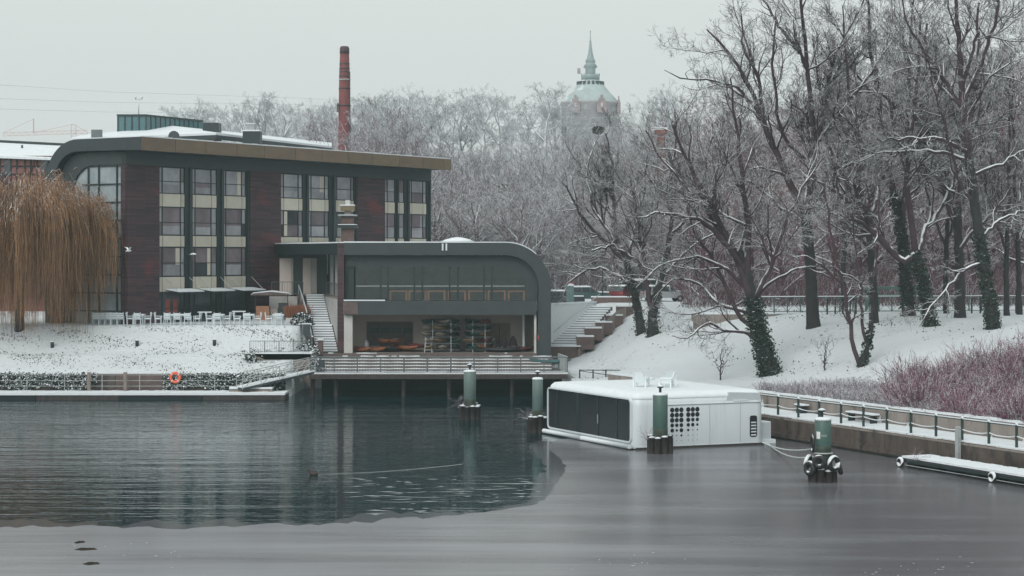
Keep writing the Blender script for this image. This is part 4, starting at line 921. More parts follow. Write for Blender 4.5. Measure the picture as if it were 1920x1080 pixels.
for i, (a, c) in enumerate(((728, 762), (764, 798), (800, 834), (839, 873), (877, 911), (914, 948), (952, 984))):
    x0, x1 = cx(a), cx(c); Wd = x1 - x0
    o = empty('dining_table', ((x0 + x1) / 2, CY + 1.45, WZ0 - .05), 0, f'orange wooden table frame behind the upper window, number {i+1} counted from the left'.replace(', number ' + str(i+1) + ' counted from the left', ('', ', second from the left', ', third from the left', ' in the middle of the row', ', third from the right', ', second from the right', ' nearest the rounded corner')[i] if i else ', leftmost of the row'), 'table', 'tables in the upper room')
    MB().box(-Wd/2, Wd/2, -.3, .35, .72, .82).build('tabletop', RAILW, o)
    for sx in (-1, 1):
        for sy in (-.26, .31): MB().box(sx * (Wd/2 - .07) - .07, sx * (Wd/2 - .07) + .07, sy - .04, sy + .04, 0, .72).build('leg', RAILW, o)

# ------------------------------------------------------------------ left bank: pontoon, gangway, planted wall
pt = empty('pontoon', (-30, 145, 0), 0, 'long snow covered pontoon along the left bank', 'pontoon')
PX0, PX1 = -52, (536 - 960) / F * 146.0
for k in range(6):
    a = PX0 + k * (PX1 - PX0) / 6; m = MB(); m.box(a + .03, a + (PX1 - PX0) / 6 - .03, 145.2 + .25 * k / 6, 148.2, -.35, .34); m.build('float_section', WOOD if k % 2 else DARK, pt, True)
sn = MB()
for k in range(80):
    a = PX0 + k * (PX1 - PX0) / 80; sn.box(a, a + (PX1 - PX0) / 80, 145.12 + .25 * k / 80 + random.uniform(-.02, .02), 148.2, .342, .48 + random.uniform(0, .03))
sn.build('snow_cover', SNOW, pt, True)
m = MB(); m.box(-20.5, -17.4, 146.9, 148.3, .345, .70); m.build('landing_step', CONC, pt, True)
m = MB(); m.box(-20.5, -17.38, 146.88, 148.3, .702, .80); m.build('landing_snow', SNOW, pt, True)
gw = empty('gangway', (-17.5, 147.5, .8), 0, 'sloping snowy gangway with railings from the pontoon up to the deck', 'gangway')
g0, g1 = Vector((-19.7, 146.6, .72)), Vector((-14.75, 149.6, 1.75))
dv = (g1 - g0); nrm = Vector((-dv.y, dv.x, 0)).normalized() * .55
m = MB(); m.bar(g0, g1, 1.15, .16); m.build('ramp', METAL, gw, True)
m = MB(); m.bar(g0 + Vector((0, 0, .13)), g1 + Vector((0, 0, .13)), 1.1, .09); m.build('snow_cover', SNOW, gw, True)
for s in (-1, 1):
    for h in (.55, 1.05): m = MB(); m.bar(g0 + nrm * s + Vector((0, 0, h)), g1 + nrm * s + Vector((0, 0, h)), .05); m.build('handrail', RAIL_L, gw, True)
    for t_ in (0, .25, .5, .75, 1): p = g0.lerp(g1, t_) + nrm * s; m = MB(); m.bar(p, p + Vector((0, 0, 1.05)), .05); m.build('post', RAIL_L, gw, True)
    for t_ in (0, .25, .5, .75): a = g0.lerp(g1, t_) + nrm * s; c = g0.lerp(g1, t_ + .25) + nrm * s; m = MB(); m.bar(a, c + Vector((0, 0, 1.05)), .04); m.build('brace', RAIL_L, gw, True)

bw_ = empty('bank_wall', (-35, 148.7, 0), 0, 'low bank wall overgrown with snowy evergreen creeper behind the left pontoon', 'wall')
for k in range(9):
    a = -54 + k * 4.15; m = MB(); m.box(a, a + 4.12, 148.72, 149.1, -.5, 1.66); m.build('wall_section', BRNWALL if a > -30 and a < -25 else CONC_W, bw_, True)
def leaf_cloud(name, mat, pts, size, parent, world=False, flat=.4):
    pts = np.asarray(pts, float); n = len(pts); d1 = rng.normal(size=(n, 3)); d1[:, 2] *= flat + .3; d1 /= np.linalg.norm(d1, axis=1)[:, None]
    d2 = np.cross(d1, rng.normal(size=(n, 3))); d2 /= np.linalg.norm(d2, axis=1)[:, None]
    s = size * rng.uniform(.6, 1.3, (n, 1)); v = np.stack([pts - d1 * s, pts + d2 * s * .6, pts + d1 * s, pts - d2 * s * .6], 1)
    if world:
        r_ = parent
        while r_.parent is not None: r_ = r_.parent
        v = v - np.array(ORIG[r_.name])
    return link(name, np_mesh(name, v.reshape(-1, 3), np.arange(n * 4).reshape(-1, 4), mat=mat), parent)
xs_ = np.concatenate([rng.uniform(-52, -30.4, 9000), rng.uniform(-25.6, -16.6, 4200)])
dep = np.abs(rng.normal(0, .16, len(xs_))); zz = 1.75 - rng.uniform(0, 1, len(xs_)) ** 1.0 * (1.15 + .2 * np.sin(xs_ * 1.7))
leaf_cloud('creeper', EVERG, np.stack([xs_, 148.66 - dep, zz + rng.normal(0, .05, len(xs_))], -1), .085, bw_, True)
rl = empty('bank_railing', (-35, 148.35, 0), 0, 'light steel railing posts along the back of the left pontoon', 'railing')
for x in np.arange(-52, -20.5, 2.75):
    m = MB(); m.bar((x, 148.33, .4), (x, 148.33, 1.62), .05); m.build('post', RAIL_L, rl, True)
for h in (1.62, 1.2, .8): m = MB(); m.bar((-52, 148.33, h), (-20.6, 148.33, h), .035); m.build('rail', RAIL_L, rl, True)
for i, x in enumerate((168, 236)):
    p = at(x, 725, 148.0); o = empty('mooring_post', (p.x, 147.8, .4), 0, ['weathered timber mooring post left of the bare brown wall', 'weathered timber mooring post in front of the bare brown wall'][i], 'post', 'timber mooring posts of the pontoon')
    MB().lathe([(.14, 0), (.14, 1.42), (.12, 1.45)], k=10).build('shaft', M('pale_timber', (.24, .20, .18), .8, .35, 4, stretch=(1, 1, .2)), o); MB().lathe([(.15, 1.45), (.14, 1.5), (.04, 1.53)], k=10).build('snow_cap', SNOW, o)
p = at(328, 708, 148.1); o = empty('lifebuoy', (p.x, 148.2, p.z), 0, 'orange lifebuoy hanging on the left pontoon railing', 'lifebuoy')
MB().torus((0, 0, 0), .33, .10, 'y', 24, 9).build('ring', ORANGE, o)
wb = M('white_band', (.6, .5, .48), .6)
for a in (45, 135, 225, 315):
    c_, s_ = math.cos(math.radians(a)) * .33, math.sin(math.radians(a)) * .33
    t_ = Vector((-s_, 0, c_)).normalized() * .05; MB().tube([Vector((c_, 0, s_)) - t_, Vector((c_, 0, s_)) + t_], .104, 9).build('band', wb, o)
for i, (x, y) in enumerate(((98, 652), (257, 650), (402, 649), (829, 0))):
    if y == 0: continue
    g = ground_hit(x, y, 149); o = empty('bank_lamp', g, 0, ['short dark lamp post under the willow on the left bank', 'short dark lamp post in the middle of the left bank', 'short dark lamp post left of the bank fence'][i], 'lamp', 'low lamp posts on the bank')
    MB().lathe([(.13, -.1), (.13, .3), (.16, .32), (.16, .36)], k=10).build('body', METAL, o); MB().lathe([(.16, .362), (.15, .42), (.04, .46)], k=10).build('snow_cap', SNOW, o)

# ------------------------------------------------------------------ terrace furniture
WCH = M('white_garden_chair', (.60, .67, .70), .5, .05, 3, snow=.5)
def make_chair():
    o = empty('garden_chair', (0, 0, 0)); o_ = o
    MB().box(-.25, .25, -.24, .24, .42, .47).build('seat', WCH, o)
    m = MB()
    for k in range(3): m.box(-.25 + .01 * k, .25 - .01 * k, .24 + .03 * k, .28 + .03 * k, .53 + .14 * k, .64 + .14 * k)
    m.box(-.26, -.22, .22, .27, .42, .98); m.box(.22, .26, .22, .27, .42, .98); m.build('backrest', WCH, o)
    for sx in (-1, 1):
        MB().box(sx * .27 - .025, sx * .27 + .025, -.26, .26, .64, .68).build('armrest', WCH, o)
        for sy in (-1, 1): MB().box(sx * .25 - .025, sx * .25 + .025, sy * .22 - .025, sy * .22 + .025, 0, .64 if sy < 0 else .42).build('leg', WCH, o)
    MB().box(-.23, .23, -.22, .2, .472, .53).build('snow_cap', SNOW, o)
    return o
chair0 = make_chair(); used = [False]
def chair(x, Y, rz, label, group):
    o = chair0 if not used[0] else copy_tree(chair0)
    used[0] = True; o.location = ((x - 960) / F * Y, Y, 5.0); o.rotation_euler = (0, 0, rz); tag(o, label, 'chair', group)
for i, x in enumerate((181, 192, 203, 214, 226)):
    chair(x, 156.9, math.pi + random.uniform(-.1, .1), 'white garden chair in the close row beside the willow', 'row of white chairs beside the willow')
def table(x, Y, w_, label):
    o = empty('garden_table', ((x - 960) / F * Y, Y, 5.0), 0, label, 'table', 'snowy tables on the terrace')
    MB().box(-w_, w_, -.4, .4, .70, .74).build('tabletop', WCH, o); MB().box(-w_ - .01, w_ + .01, -.41, .41, .742, .82).build('snow_cap', SNOW, o)
    for sx in (-1, 1):
        for sy in (-1, 1): MB().box(sx * (w_ - .06) - .03, sx * (w_ - .06) + .03, sy * .34 - .03, sy * .34 + .03, 0, .70).build('leg', WCH, o)
grp = [(261, 'at the small table nearest the willow', [(244, 1.57), (259, math.pi), (277, -1.57)]), (333, 'at the long table before the first window bays', [(297, 1.57), (315, math.pi), (333, math.pi), (352, math.pi), (370, -1.57)]),
       (410, 'at the table below the third canopy', [(393, 1.57), (408, math.pi), (426, -1.57)]), (467, 'at the table below the brick pier', [(445, 1.57), (463, math.pi), (483, -1.57)]), (522, 'at the table beside the snowy shrub', [(504, 1.57), (522, math.pi)])]
for tx, where, cs in grp:
    table(tx, 157.1, .9 if tx == 333 else .42, 'white snow topped table ' + where.replace('at the table ', '').replace('at the small table ', '').replace('at the long table ', ''))
    for x, rz in cs:
        side = {1.57: 'left end', -1.57: 'right end'}.get(rz, 'near side')
        chair(x, 156.35 if side == 'near side' else 157.1, rz + random.uniform(-.15, .15), f'white garden chair on the {side} {where}', 'white chairs on the terrace')
for i, (x, Y) in enumerate(((384, 163.5), (448, 165.5))):
    o = empty('dark_table', ((x - 960) / F * Y, Y, 5.0), .1, ['dark table with snowy top below the second canopy', 'dark table with snowy top below the third canopy'][i], 'table', 'dark snow topped tables by the facade')
    MB().box(-.55, .55, -.4, .4, .70, .75).build('tabletop', METAL_D, o); MB().box(-.55, .55, -.4, .4, .752, .83).build('snow_cap', SNOW, o)
    for sx in (-1, 1): MB().box(sx * .45 - .05, sx * .45 + .05, -.3, .3, 0, .7).build('leg', METAL_D, o)
# awning-covered stall and planter near the walkway base
Y = 168.5; X = (492 - 960) / F * Y
o = empty('serving_stall', (X, Y, 5.0), 0, 'small snow roofed serving stall with orange front beside the terrace base wall', 'stall')
MB().box(-.5, .6, -.2, .5, 0, 1.15).build('counter', M('orange_counter', (.33, .16, .09), .6), o)
MB().box(.75, 1.3, -.2, .5, 0, .95).build('grey_cabinet', CONC, o); MB().box(1.35, 2.1, -.25, .5, .2, 1.4).build('dark_cabinet', METAL_D, o)
for x in (-.6, 2.1): MB().bar((x, 0, 0), (x, 0, 2.05), .06).build('post', METAL, o)
m = MB(); m.prism([(-.9, 2.05), (2.4, 2.05), (2.2, 2.2), (.75, 2.34), (-.7, 2.2)], 'y', -.6, .9); m.build('roof', BRNWALL, o)
m = MB(); m.prism([(-.9, 2.09), (-.7, 2.21), (.75, 2.35), (2.2, 2.21), (2.4, 2.09), (2.2, 2.29), (.75, 2.45), (-.7, 2.29)], 'y', -.63, .93); m.build('snow_cover', SNOW, o)
g = at(575, 628, 153.6)
o = empty('tapered_panel', (g.x, g.y, 3.6), 0, 'grey tapered panel standing in the snowy shrubs by the stair', 'panel')
m = MB(); m.prism([(-.27, 1.55), (.27, 1.55), (.27, .8), (.1, .55), (-.1, .55), (-.27, .8)], 'y', -.08, .08); m.build('board', METAL, o)
MB().box(-.05, .05, -.05, .05, -.6, .55).build('post', METAL_D, o); MB().box(-.28, .28, -.09, .09, 1.552, 1.62).build('snow_cap', SNOW, o)

# ------------------------------------------------------------------ right-hand stair, walls, parking
rs_ = empty('park_stair', (5, 163, 3), 0, 'broad snowy park stair right of the canoe house', 'stair')
NS = 17
for i in range(NS):
    z = 3.05 + .182 * (i + 1); y0 = 162.8 + .40 * i; x0, x1 = 2.9 + .23 * i, 5.35 + .19 * i
    m = MB(); m.box(x0, x1, y0, y0 + .42, z - .4, z - .06); s_ = m.build('step', STEP, rs_, True)
    m = MB(); m.box(x0 + .01, x1 - .01, y0 - .012, y0 + .40, z - .10, z + .025); m.build('snow_cover', SNOW, s_, True)
wb_ = empty('planter_wall', (7, 166, 2), 0, 'stepped brown planter blocks on a sloping wall beside the park stair', 'wall')
for i, (x, y, z) in enumerate(((1085, 640, 0), (1100, 624, 0), (1120, 613, 0), (1140, 600, 0), (1160, 583, 0))):
    t_ = i / 4; Y = 162.3 + 6.8 * t_; X = (x - 960) / F * Y; zt = CAMZ - (y - 8 - HOR) / F * Y
    m = MB(); m.box(X - .15, X + 1.25, Y, Y + 1.6, zt - 1.0, zt); s_ = m.build('planter_block', BRNWALL, wb_, True)
    m = MB(); m.box(X - .14, X + 1.24, Y + .04, Y + 1.6, zt + .002, zt + .1); m.build('snow_cap', SNOW, s_, True)
m = MB(); m.prism([(5.3, 1.4), (9.9, 5.6), (9.9, 6.25), (8.6, 5.7), (5.3, 2.9)], 'y', -.12, .12)
v = [(p[0], 162.2 + (p[0] - 5.3) * 1.65 + p[1], p[2]) for p in m.v]; m.v = v; m.build('sloping_wall', CONC, wb_, True)
m = MB(); m.box(3.1, 5.5, 162.3, 162.7, 1.5, 3.05); m.build('foot_wall', BRNWALL, wb_, True)
m = MB(); m.box(3.1, 5.5, 162.28, 162.8, 3.052, 3.15); m.build('snow_cap', SNOW, wb_, True)
w_ = empty('snowy_parapet', (5, 166, 3), 0, 'pale rendered stair parapet leading up from the canoe house', 'wall')
a, c = Vector((3.05, 163.2, 0)), Vector((7.0, 170.2, 0)); m = MB(); m.bar(a + Vector((0, 0, 4.65)), c + Vector((0, 0, 4.65)), .22, 3.5); m.build('wall', M('pale_render', (.62, .66, .67), .8, .05), w_, True)
m = MB(); m.bar(a + Vector((0, 0, 6.46)), c + Vector((0, 0, 6.46)), .3, .12); m.build('snow_cap', SNOW, w_, True)
m = MB(); m.tube([a + Vector((.35, -.2, 4.2)), a.lerp(c, .45) + Vector((.35, -.2, 5.6)), a.lerp(c, .5) + Vector((.35, -.2, 5.65)), c + Vector((.35, -.2, 7.1))], .03, 6); m.build('handrail', RAIL, w_, True)
lw = empty('parking_wall', (7.5, 184, 6), 0, 'low brown wall with snow along the edge of the car park', 'wall')
m = MB(); m.box(7.2, 11.2, 184, 184.35, 5.6, 6.55); m.build('wall', BRNWALL, lw, True); m = MB(); m.box(7.18, 11.22, 183.98, 184.37, 6.552, 6.66); m.build('snow_cap', SNOW, lw, True)
o = empty('ticket_pillar', at(1069, 567, 176), 0, 'teal pillar with snowy top beside the car park', 'pillar'); o.location.z = 6.0
TEAL = M('teal_grey_paint', (.11, .18, .185), .5, .08)
MB().box(-.32, .32, -.3, .3, -.6, 1.72).build('body', TEAL, o); m = MB(); m.prism([(-.33, 1.72), (.33, 1.72), (.28, 1.86), (0, 1.93), (-.28, 1.86)], 'y', -.31, .31); m.build('snow_cap', SNOW, o)
MB().box(-.2, .2, -.2, .2, 1.93, 2.05).build('red_cap', ol, o)
def car(x, Y, rz, colr, label, van=False):
    X = (x - 960) / F * Y; o = empty('parked_car', (X, Y, float(ground(X, Y))), rz, label, 'car', 'snow covered cars in the car park')
    L_, W_ = 4.3, 1.75; H1, H2 = .85, (1.95 if van else 1.42)
    pr = [(-L_/2, .35), (L_/2, .35), (L_/2, .7), (L_/2 - .1, H1), (1.15, H1 + .08), (-L_/2 + .05, H1 + .12)] if not van else [(-L_/2, .35), (L_/2, .35), (L_/2, .75), (L_/2 - .15, 1.0), (1.55, 1.12), (-L_/2, 1.12)]
    MB().prism(pr, 'y', -W_/2, W_/2).build('body', M('car_paint', colr, .3, .05), o)
    cb_ = [(1.1, H1 + .08), (.35, H2), (-1.35, H2), (-L_/2 + .15, H1 + .12)] if not van else [(1.5, 1.12), (.9, H2), (-L_/2 + .05, H2), (-L_/2 + .02, 1.12)]
    cab = MB().prism(cb_, 'y', -W_/2 + .1, W_/2 - .1).build('cabin', PANE[2], o)
    for s in (-1, 1):
        for xx in (.35, -.45, -1.35): MB().bar((xx, s * (W_/2 - .09), H1 + .1), (xx - .03, s * (W_/2 - .09), H2), .09, .03).build('window_pillar', M('car_pillar', colr, .4), cab)
    MB().prism([(.4, H2), (.3, H2 + .12), (-1.3, H2 + .12), (-1.45, H2)] if not van else [(.95, H2), (.85, H2 + .12), (-L_/2 + .1, H2 + .12), (-L_/2 + .02, H2)], 'y', -W_/2 + .08, W_/2 - .08).build('roof_snow', SNOW, o)
    MB().box(1.15, L_/2 - .08, -W_/2 + .06, W_/2 - .06, H1 + .07 if not van else 1.05, H1 + .17 if not van else 1.15).build('bonnet_snow', SNOW, o)
    for sx in (-1, 1):
        for sy in (-1, 1):
            wh = MB().torus((0, 0, 0), .22, .10, 'y', 16, 7).build('wheel', RUBBER, o); wh.location = (sx * 1.3, sy * (W_/2 - .06), .31)
            MB().lathe([(.18, -.03), (.18, .03)], k=12).build('rim', RAIL_L, wh).rotation_euler = (math.pi/2, 0, 0)
    for s in (-1, 1):
        MB().box(-L_/2 - .02, -L_/2 + .05, s * .68 - .14, s * .68 + .14, .72, .9).build('tail_light', ol, o)
        MB().box(L_/2 - .05, L_/2 + .02, s * .62 - .16, s * .62 + .16, .60, .74).build('headlight', WHITEP, o)
car(1050, 186, .15, (.03, .035, .04), 'dark snow covered car left of the teal pillar')
car(1098, 187, .1, (.05, .09, .09), 'dark green snow covered car behind the teal pillar')
car(1165, 190, 1.2, (.16, .025, .03), 'red snow covered car behind the low brown wall')
car(1205, 192, .5, (.08, .085, .09), 'grey snow covered van behind the twin ivy trunks', van=True)
car(1245, 188, .2, (.30, .32, .33), 'pale snow covered car right of the twin ivy trunks')
lp = at(1130, 552, 186); o = empty('street_lamp', (lp.x, 186, 6.0), 0, 'thin dark street lamp post in the car park', 'street lamp')
MB().lathe([(.06, 0), (.04, 4.6)], k=8).build('pole', METAL_D, o); MB().box(-.25, .1, -.08, .08, 4.6, 4.72).build('lamp_head', METAL_D, o)
# short dark rail at the shore behind the houseboat
fr_ = empty('shore_railing', (6.8, 149.5, 1.3), 0, 'short dark railing on the snowy shore behind the houseboat', 'railing')
for x in (1087, 1112, 1136, 1140, 1183): p = at(x, 706, 149.5); m = MB(); m.bar((p.x, p.y, 1.2), (p.x, p.y, 1.95 if x != 1140 else 1.5), .1); m.build('post', METAL_D, fr_, True)
a, c = at(1087, 696, 149.5), at(1183, 696, 149.5); m = MB(); m.bar((a.x, a.y, 1.9), (c.x, c.y, 1.9), .06); m.build('top_rail', METAL_D, fr_, True)
m = MB(); m.bar((a.x, a.y, 1.85), (c.x, c.y, 1.3), .05); m.build('brace', METAL_D, fr_, True)
m = MB(); m.box(c.x - .1, c.x + 2.4, 149.4, 149.6, 1.1, 1.75); m.build('board_wall', WOOD, fr_, True)

# ------------------------------------------------------------------ footbridge and path railings in the park
fb = empty('footbridge', (28, 152, 5.5), 0, 'snowy footbridge with lattice railing and concrete abutment in the park', 'footbridge')
Yb = 153.0
A0, A1 = at(1303, 588, Yb), at(1960, 588, Yb + 4)
m = MB(); m.bar((A0.x, Yb + .9, 5.62), (A1.x, Yb + 4.9, 5.62), 1.6, .55); m.build('bridge_slab', CONC, fb, True)
m = MB(); m.bar((A0.x, Yb + .9, 5.96), (A1.x, Yb + 4.9, 5.96), 1.62, .12); m.build('snow_cover', SNOW, fb, True)
m = MB(); m.box(A0.x, A0.x + 7.2, Yb, Yb + 1.6, 4.0, 5.36); m.build('abutment', CONC, fb, True)
LAT = M('lattice_rail_teal', (.055, .10, .095), .5, .2, 4, snow=.35)
a, c = Vector((A0.x + 5.0, Yb + .15, 6.0)), Vector((A1.x, Yb + 4.1, 6.0)); nbay = 22
for h in (.12, 1.2): m = MB(); m.bar(a + Vector((0, 0, h)), c + Vector((0, 0, h)), .06); m.build('rail', LAT, fb, True)
m = MB(); m.bar(a + Vector((0, 0, 1.26)), c + Vector((0, 0, 1.26)), .07, .06); m.build('snow_strip', SNOW, fb, True)
for k in range(nbay + 1): p = a.lerp(c, k / nbay); m = MB(); m.bar(p, p + Vector((0, 0, 1.2)), .09); m.build('post', LAT, fb, True)
for k in range(nbay):
    p, r_ = a.lerp(c, k / nbay), a.lerp(c, (k + 1) / nbay)
    for t0, t1 in ((.12, 1.2), (1.2, .12)): m = MB(); m.bar(p + Vector((0, 0, t0)), r_ + Vector((0, 0, t1)), .03); m.build('lattice_bar', LAT, fb, True)
br = empty('green_bridge_truss', (30, 160, 6), 0, 'green arched bridge girder behind the trunks in the park', 'bridge girder')
GRN = M('bridge_green', (.05, .13, .10), .5, .2, 3, snow=.55)
a, c = at(1625, 542, 160), at(1735, 542, 160)
m = MB(); m.bar(a + Vector((0, 0, .1)), c + Vector((0, 0, .1)), .2, .18); m.build('top_chord', GRN, br, True)
m = MB(); m.bar(a + Vector((0, 0, -.55)), c + Vector((0, 0, -.55)), .2, .22); m.build('bottom_chord', GRN, br, True)
for k in range(7): p = a.lerp(c, k / 6); m = MB(); m.bar(p + Vector((0, 0, .05)), p + Vector((.35, 0, -.5)), .1); m.build('strut', GRN, br, True)
for k in (0, 6): p = a.lerp(c, k / 6); m = MB(); m.bar((p.x, p.y, 5.5), (p.x, p.y, p.z), .25); m.build('support', GRN, br, True)
fp = empty('path_railing', (30, 148, 5.8), 0, 'dark post and rail fence along the park path', 'fence')
for k, x in enumerate((1551, 1566, 1580, 1594, 1605, 1822, 1838, 1852, 1890, 1905)):
    g = at(x, 590, 149.5); zg = float(ground(g.x, g.y)); m = MB(); m.bar((g.x, g.y, zg - .1), (g.x, g.y, zg + 1.15), .11); m.build('post', METAL_D, fp, True)
for x0, x1 in ((1551, 1605), (1822, 1905)):
    a, c = at(x0, 590, 149.5), at(x1, 590, 149.5); m = MB(); m.bar((a.x, a.y, float(ground(a.x, a.y)) + 1.05), (c.x, c.y, float(ground(c.x, c.y)) + 1.05), .06); m.build('rail', METAL_D, fp, True)

# ------------------------------------------------------------------ buildings behind
def roofed(name, x0, x1, y, d, zb, ze, zr, label, wallm, hip=3.0, snow=True):
    o = empty(name, ((x0 + x1) / 2, y, zb), 0, label, 'building')
    m = MB(); m.box(x0, x1, y, y + d, zb, ze); m.build('wall', wallm, o, True)
    def roof(dz, ov, nm, mt, root):
        v = [(x0 - ov, y - ov, ze + dz), (x1 + ov, y - ov, ze + dz), (x1 + ov, y + d + ov, ze + dz), (x0 - ov, y + d + ov, ze + dz), (x0 + hip, y + d/2, zr + dz), (x1 - hip, y + d/2, zr + dz),
             (x0 - ov, y - ov, ze + dz - .25), (x1 + ov, y - ov, ze + dz - .25), (x1 + ov, y + d + ov, ze + dz - .25), (x0 - ov, y + d + ov, ze + dz - .25)]
        m = MB(); m.add(v, [(0, 1, 5, 4), (1, 2, 5), (2, 3, 4, 5), (3, 0, 4), (6, 7, 1, 0), (7, 8, 2, 1), (8, 9, 3, 2), (9, 6, 0, 3), (9, 8, 7, 6)]); return m.build(nm, mt, root, True)
    rf = roof(.25, .4, 'roof', METAL, o); roof(.40, .38, 'snow_cover', SNOW, rf)
    return o
# half-timbered brick house at the far left
Yh = 183; hx = lambda x: (x - 960) / F * Yh; hz = lambda y: CAMZ - (y - HOR) / F * Yh
h1 = empty('half_timbered_house', (hx(20), Yh, 5), 0, 'red brick half timbered house with snowy roof behind the willow', 'building')
m = MB(); m.box(hx(-70), hx(96), Yh, Yh + 9, 5, hz(292)); m.build('wall', REDBRICK, h1, True)
TIMB = M('black_timber', (.022, .018, .02), .8, .2, 3)
for y in (296, 312, 327, 345): m = MB(); m.box(hx(-70), hx(96), Yh - .05, Yh, hz(y) - .08, hz(y) + .08); m.build('timber_beam', TIMB, h1, True)
for x in (-40, -20, 0, 10, 20, 32, 47, 58, 70, 84, 94): m = MB(); m.box(hx(x) - .08, hx(x) + .08, Yh - .06, Yh - .002, hz(380), hz(293)); m.build('timber_post', TIMB, h1, True)
for x in (58, 84): m = MB(); m.bar((hx(x), Yh - .03, hz(325)), (hx(x + 9), Yh - .03, hz(297)), .14, .05); m.build('timber_brace', TIMB, h1, True)
for x in (14, 84): m = MB(); m.box(hx(x) - .28, hx(x) + .28, Yh - .08, Yh - .062, hz(328), hz(300)); m.build('window', PANE[2], h1, True)
m = MB(); m.add([(hx(-75), Yh - .5, hz(290)), (hx(104), Yh - .5, hz(297)), (hx(122), Yh + 5.5, hz(268)), (hx(-75), Yh + 5.5, hz(258)), (hx(-75), Yh - .5, hz(294)), (hx(104), Yh - .5, hz(301)), (hx(122), Yh + 5.5, hz(272)), (hx(-75), Yh + 5.5, hz(262))], [(0,1,2,3),(7,6,5,4),(0,4,5,1),(1,5,6,2),(2,6,7,3),(3,7,4,0)]); rf = m.build('roof', SNOW, h1, True)
m = MB(); m.bar((hx(-75), Yh + 5.5, hz(257)), (hx(124), Yh + 5.5, hz(267)), .3, .3); m.build('ridge_cap', METAL_D, h1, True)
for x in (24, 101): m = MB(); m.bar((hx(x), Yh + 3.5, hz(275)), (hx(x), Yh + 3.5, hz(268)), .14); m.build('roof_vent', METAL_D, rf, True)
# red brick hall with snow roof behind the main building
Yr = 205; rx_ = lambda x: (x - 960) / F * Yr; rz_ = lambda y: CAMZ - (y - HOR) / F * Yr
h2 = empty('brick_hall', (rx_(400), Yr, 5), 0, 'red brick hall with broad snowy roof behind the bronze fascia', 'building')
V0, V1, V2, A_, B_ = at(130, 264, Yr - 2), at(405, 253, Yr), at(622, 278, Yr + 26), at(312, 238, Yr + 9), at(622, 271, Yr + 34)
V3 = at(150, 258, Yr + 12)
m = MB(); m.prism([(V0.x + .4, V0.y + .3), (V1.x, V1.y + .3), (V2.x - .3, V2.y + .3), (V2.x, V2.y + 10), (V0.x, V2.y)], 'z', 5, 21.9); m.build('wall', REDBRICK, h2, True)
m = MB(); vv = [V0, V1, V2, B_, A_, V3]; vv = vv + [v - Vector((0, 0, .45)) for v in vv]
m.add(vv, [(0, 1, 4), (0, 4, 5), (1, 2, 3, 4), (6, 10, 7), (6, 11, 10), (7, 10, 9, 8), (0, 6, 7, 1), (1, 7, 8, 2), (2, 8, 9, 3), (3, 9, 10, 4), (4, 10, 11, 5), (5, 11, 6, 0)]); rf = m.build('roof', METAL, h2, True)
m = MB(); vs_ = [v + Vector((0, 0, d)) for d in (.22, .004) for v in (V0, V1, V2, B_, A_, V3)]
m.add(vs_, [(0, 1, 4), (0, 4, 5), (1, 2, 3, 4), (0, 6, 7, 1), (1, 7, 8, 2), (2, 8, 9, 3)]); m.build('snow_cover', SNOW, rf, True)
m = MB(); m.prism([(V1.x - 7, V1.y + .25), (V1.x + .02, V1.y + .27), (V1.x + .02, V1.y + 1), (V1.x - 7, V1.y + 1)], 'z', 21.9, 22.25); m.build('eave_wall', REDBRICK, h2, True)
gb = empty('rooftop_glass_room', (rx_(300), Yr + 5, rz_(250)), 0, 'teal glass rooftop room above the snowy roof', 'rooftop room')
Yg = Yr + 4; G = lambda x, y, Y=Yg: at(x, y, Y)
a, b_, c = G(221, 0), G(274, 0), G(380, 0, Yg + 9)
zt, zb = G(274, 218).z, G(274, 262).z
for (p0, p1, n) in ((a, b_, 4), (b_, c, 12)):
    for k in range(n):
        q0, q1 = p0.lerp(p1, k / n), p0.lerp(p1, (k + 1) / n); m = MB(); m.add([(q0.x, q0.y, zb), (q1.x, q1.y, zb), (q1.x, q1.y, zt), (q0.x, q0.y, zt)], [(0, 1, 2, 3)]); m.build('pane', TEALGLASS, gb, True)
        m = MB(); m.bar((q0.x, q0.y - .03, zb), (q0.x, q0.y - .03, zt), .12); m.build('mullion', METAL_D, gb, True)
m = MB(); m.prism([(a.x - .1, a.y - .1), (b_.x, b_.y - .15), (c.x + .1, c.y), (c.x - 3, c.y + 3), (a.x, a.y + 6)], 'z', zt, zt + .2); m.build('roof', METAL_D, gb, True)
def small(name, x0, x1, y0, y1, Y, mat, label, cat, depth=2.0, cap=True):
    p0, p1 = at(x0, y1, Y), at(x1, y0, Y); o = empty(name, ((p0.x + p1.x) / 2, Y, p0.z), 0, label, cat)
    m = MB(); m.box(p0.x, p1.x, Y, Y + depth, p0.z - 1.2, p1.z); m.build('body', mat, o, True)
    if cap: m = MB(); m.box(p0.x - .05, p1.x + .05, Y - .05, Y + depth + .05, p1.z + .002, p1.z + .15); m.build('snow_cap', SNOW, o, True)
    return o
small('roof_plant_box', 380, 410, 230, 250, Yr + 3, METAL_D, 'dark plant box at the end of the rooftop glass room', 'plant box', cap=False)
o = small('roof_vent_box', 455, 487, 246, 258, Yr + 2, METAL_D, 'dark vent box with a small cowl on the snowy hall roof', 'vent box')
p0 = at(462, 246, Yr + 2); m = MB(); m.box(p0.x, p0.x + .75, Yr + 2.4, Yr + 3.2, p0.z + .1, p0.z + .75); cw = m.build('cowl', RAIL_L, o, True); m = MB(); m.box(p0.x - .05, p0.x + .8, Yr + 2.35, Yr + 3.25, p0.z + .752, p0.z + .85); m.build('snow_cap', SNOW, cw, True)
small('roof_panel', 171, 191, 243, 258, Yr - 2, M('grey_panel', (.14, .17, .18), .6), 'tilted grey panel on the snowy roof at left', 'panel', .3, False)
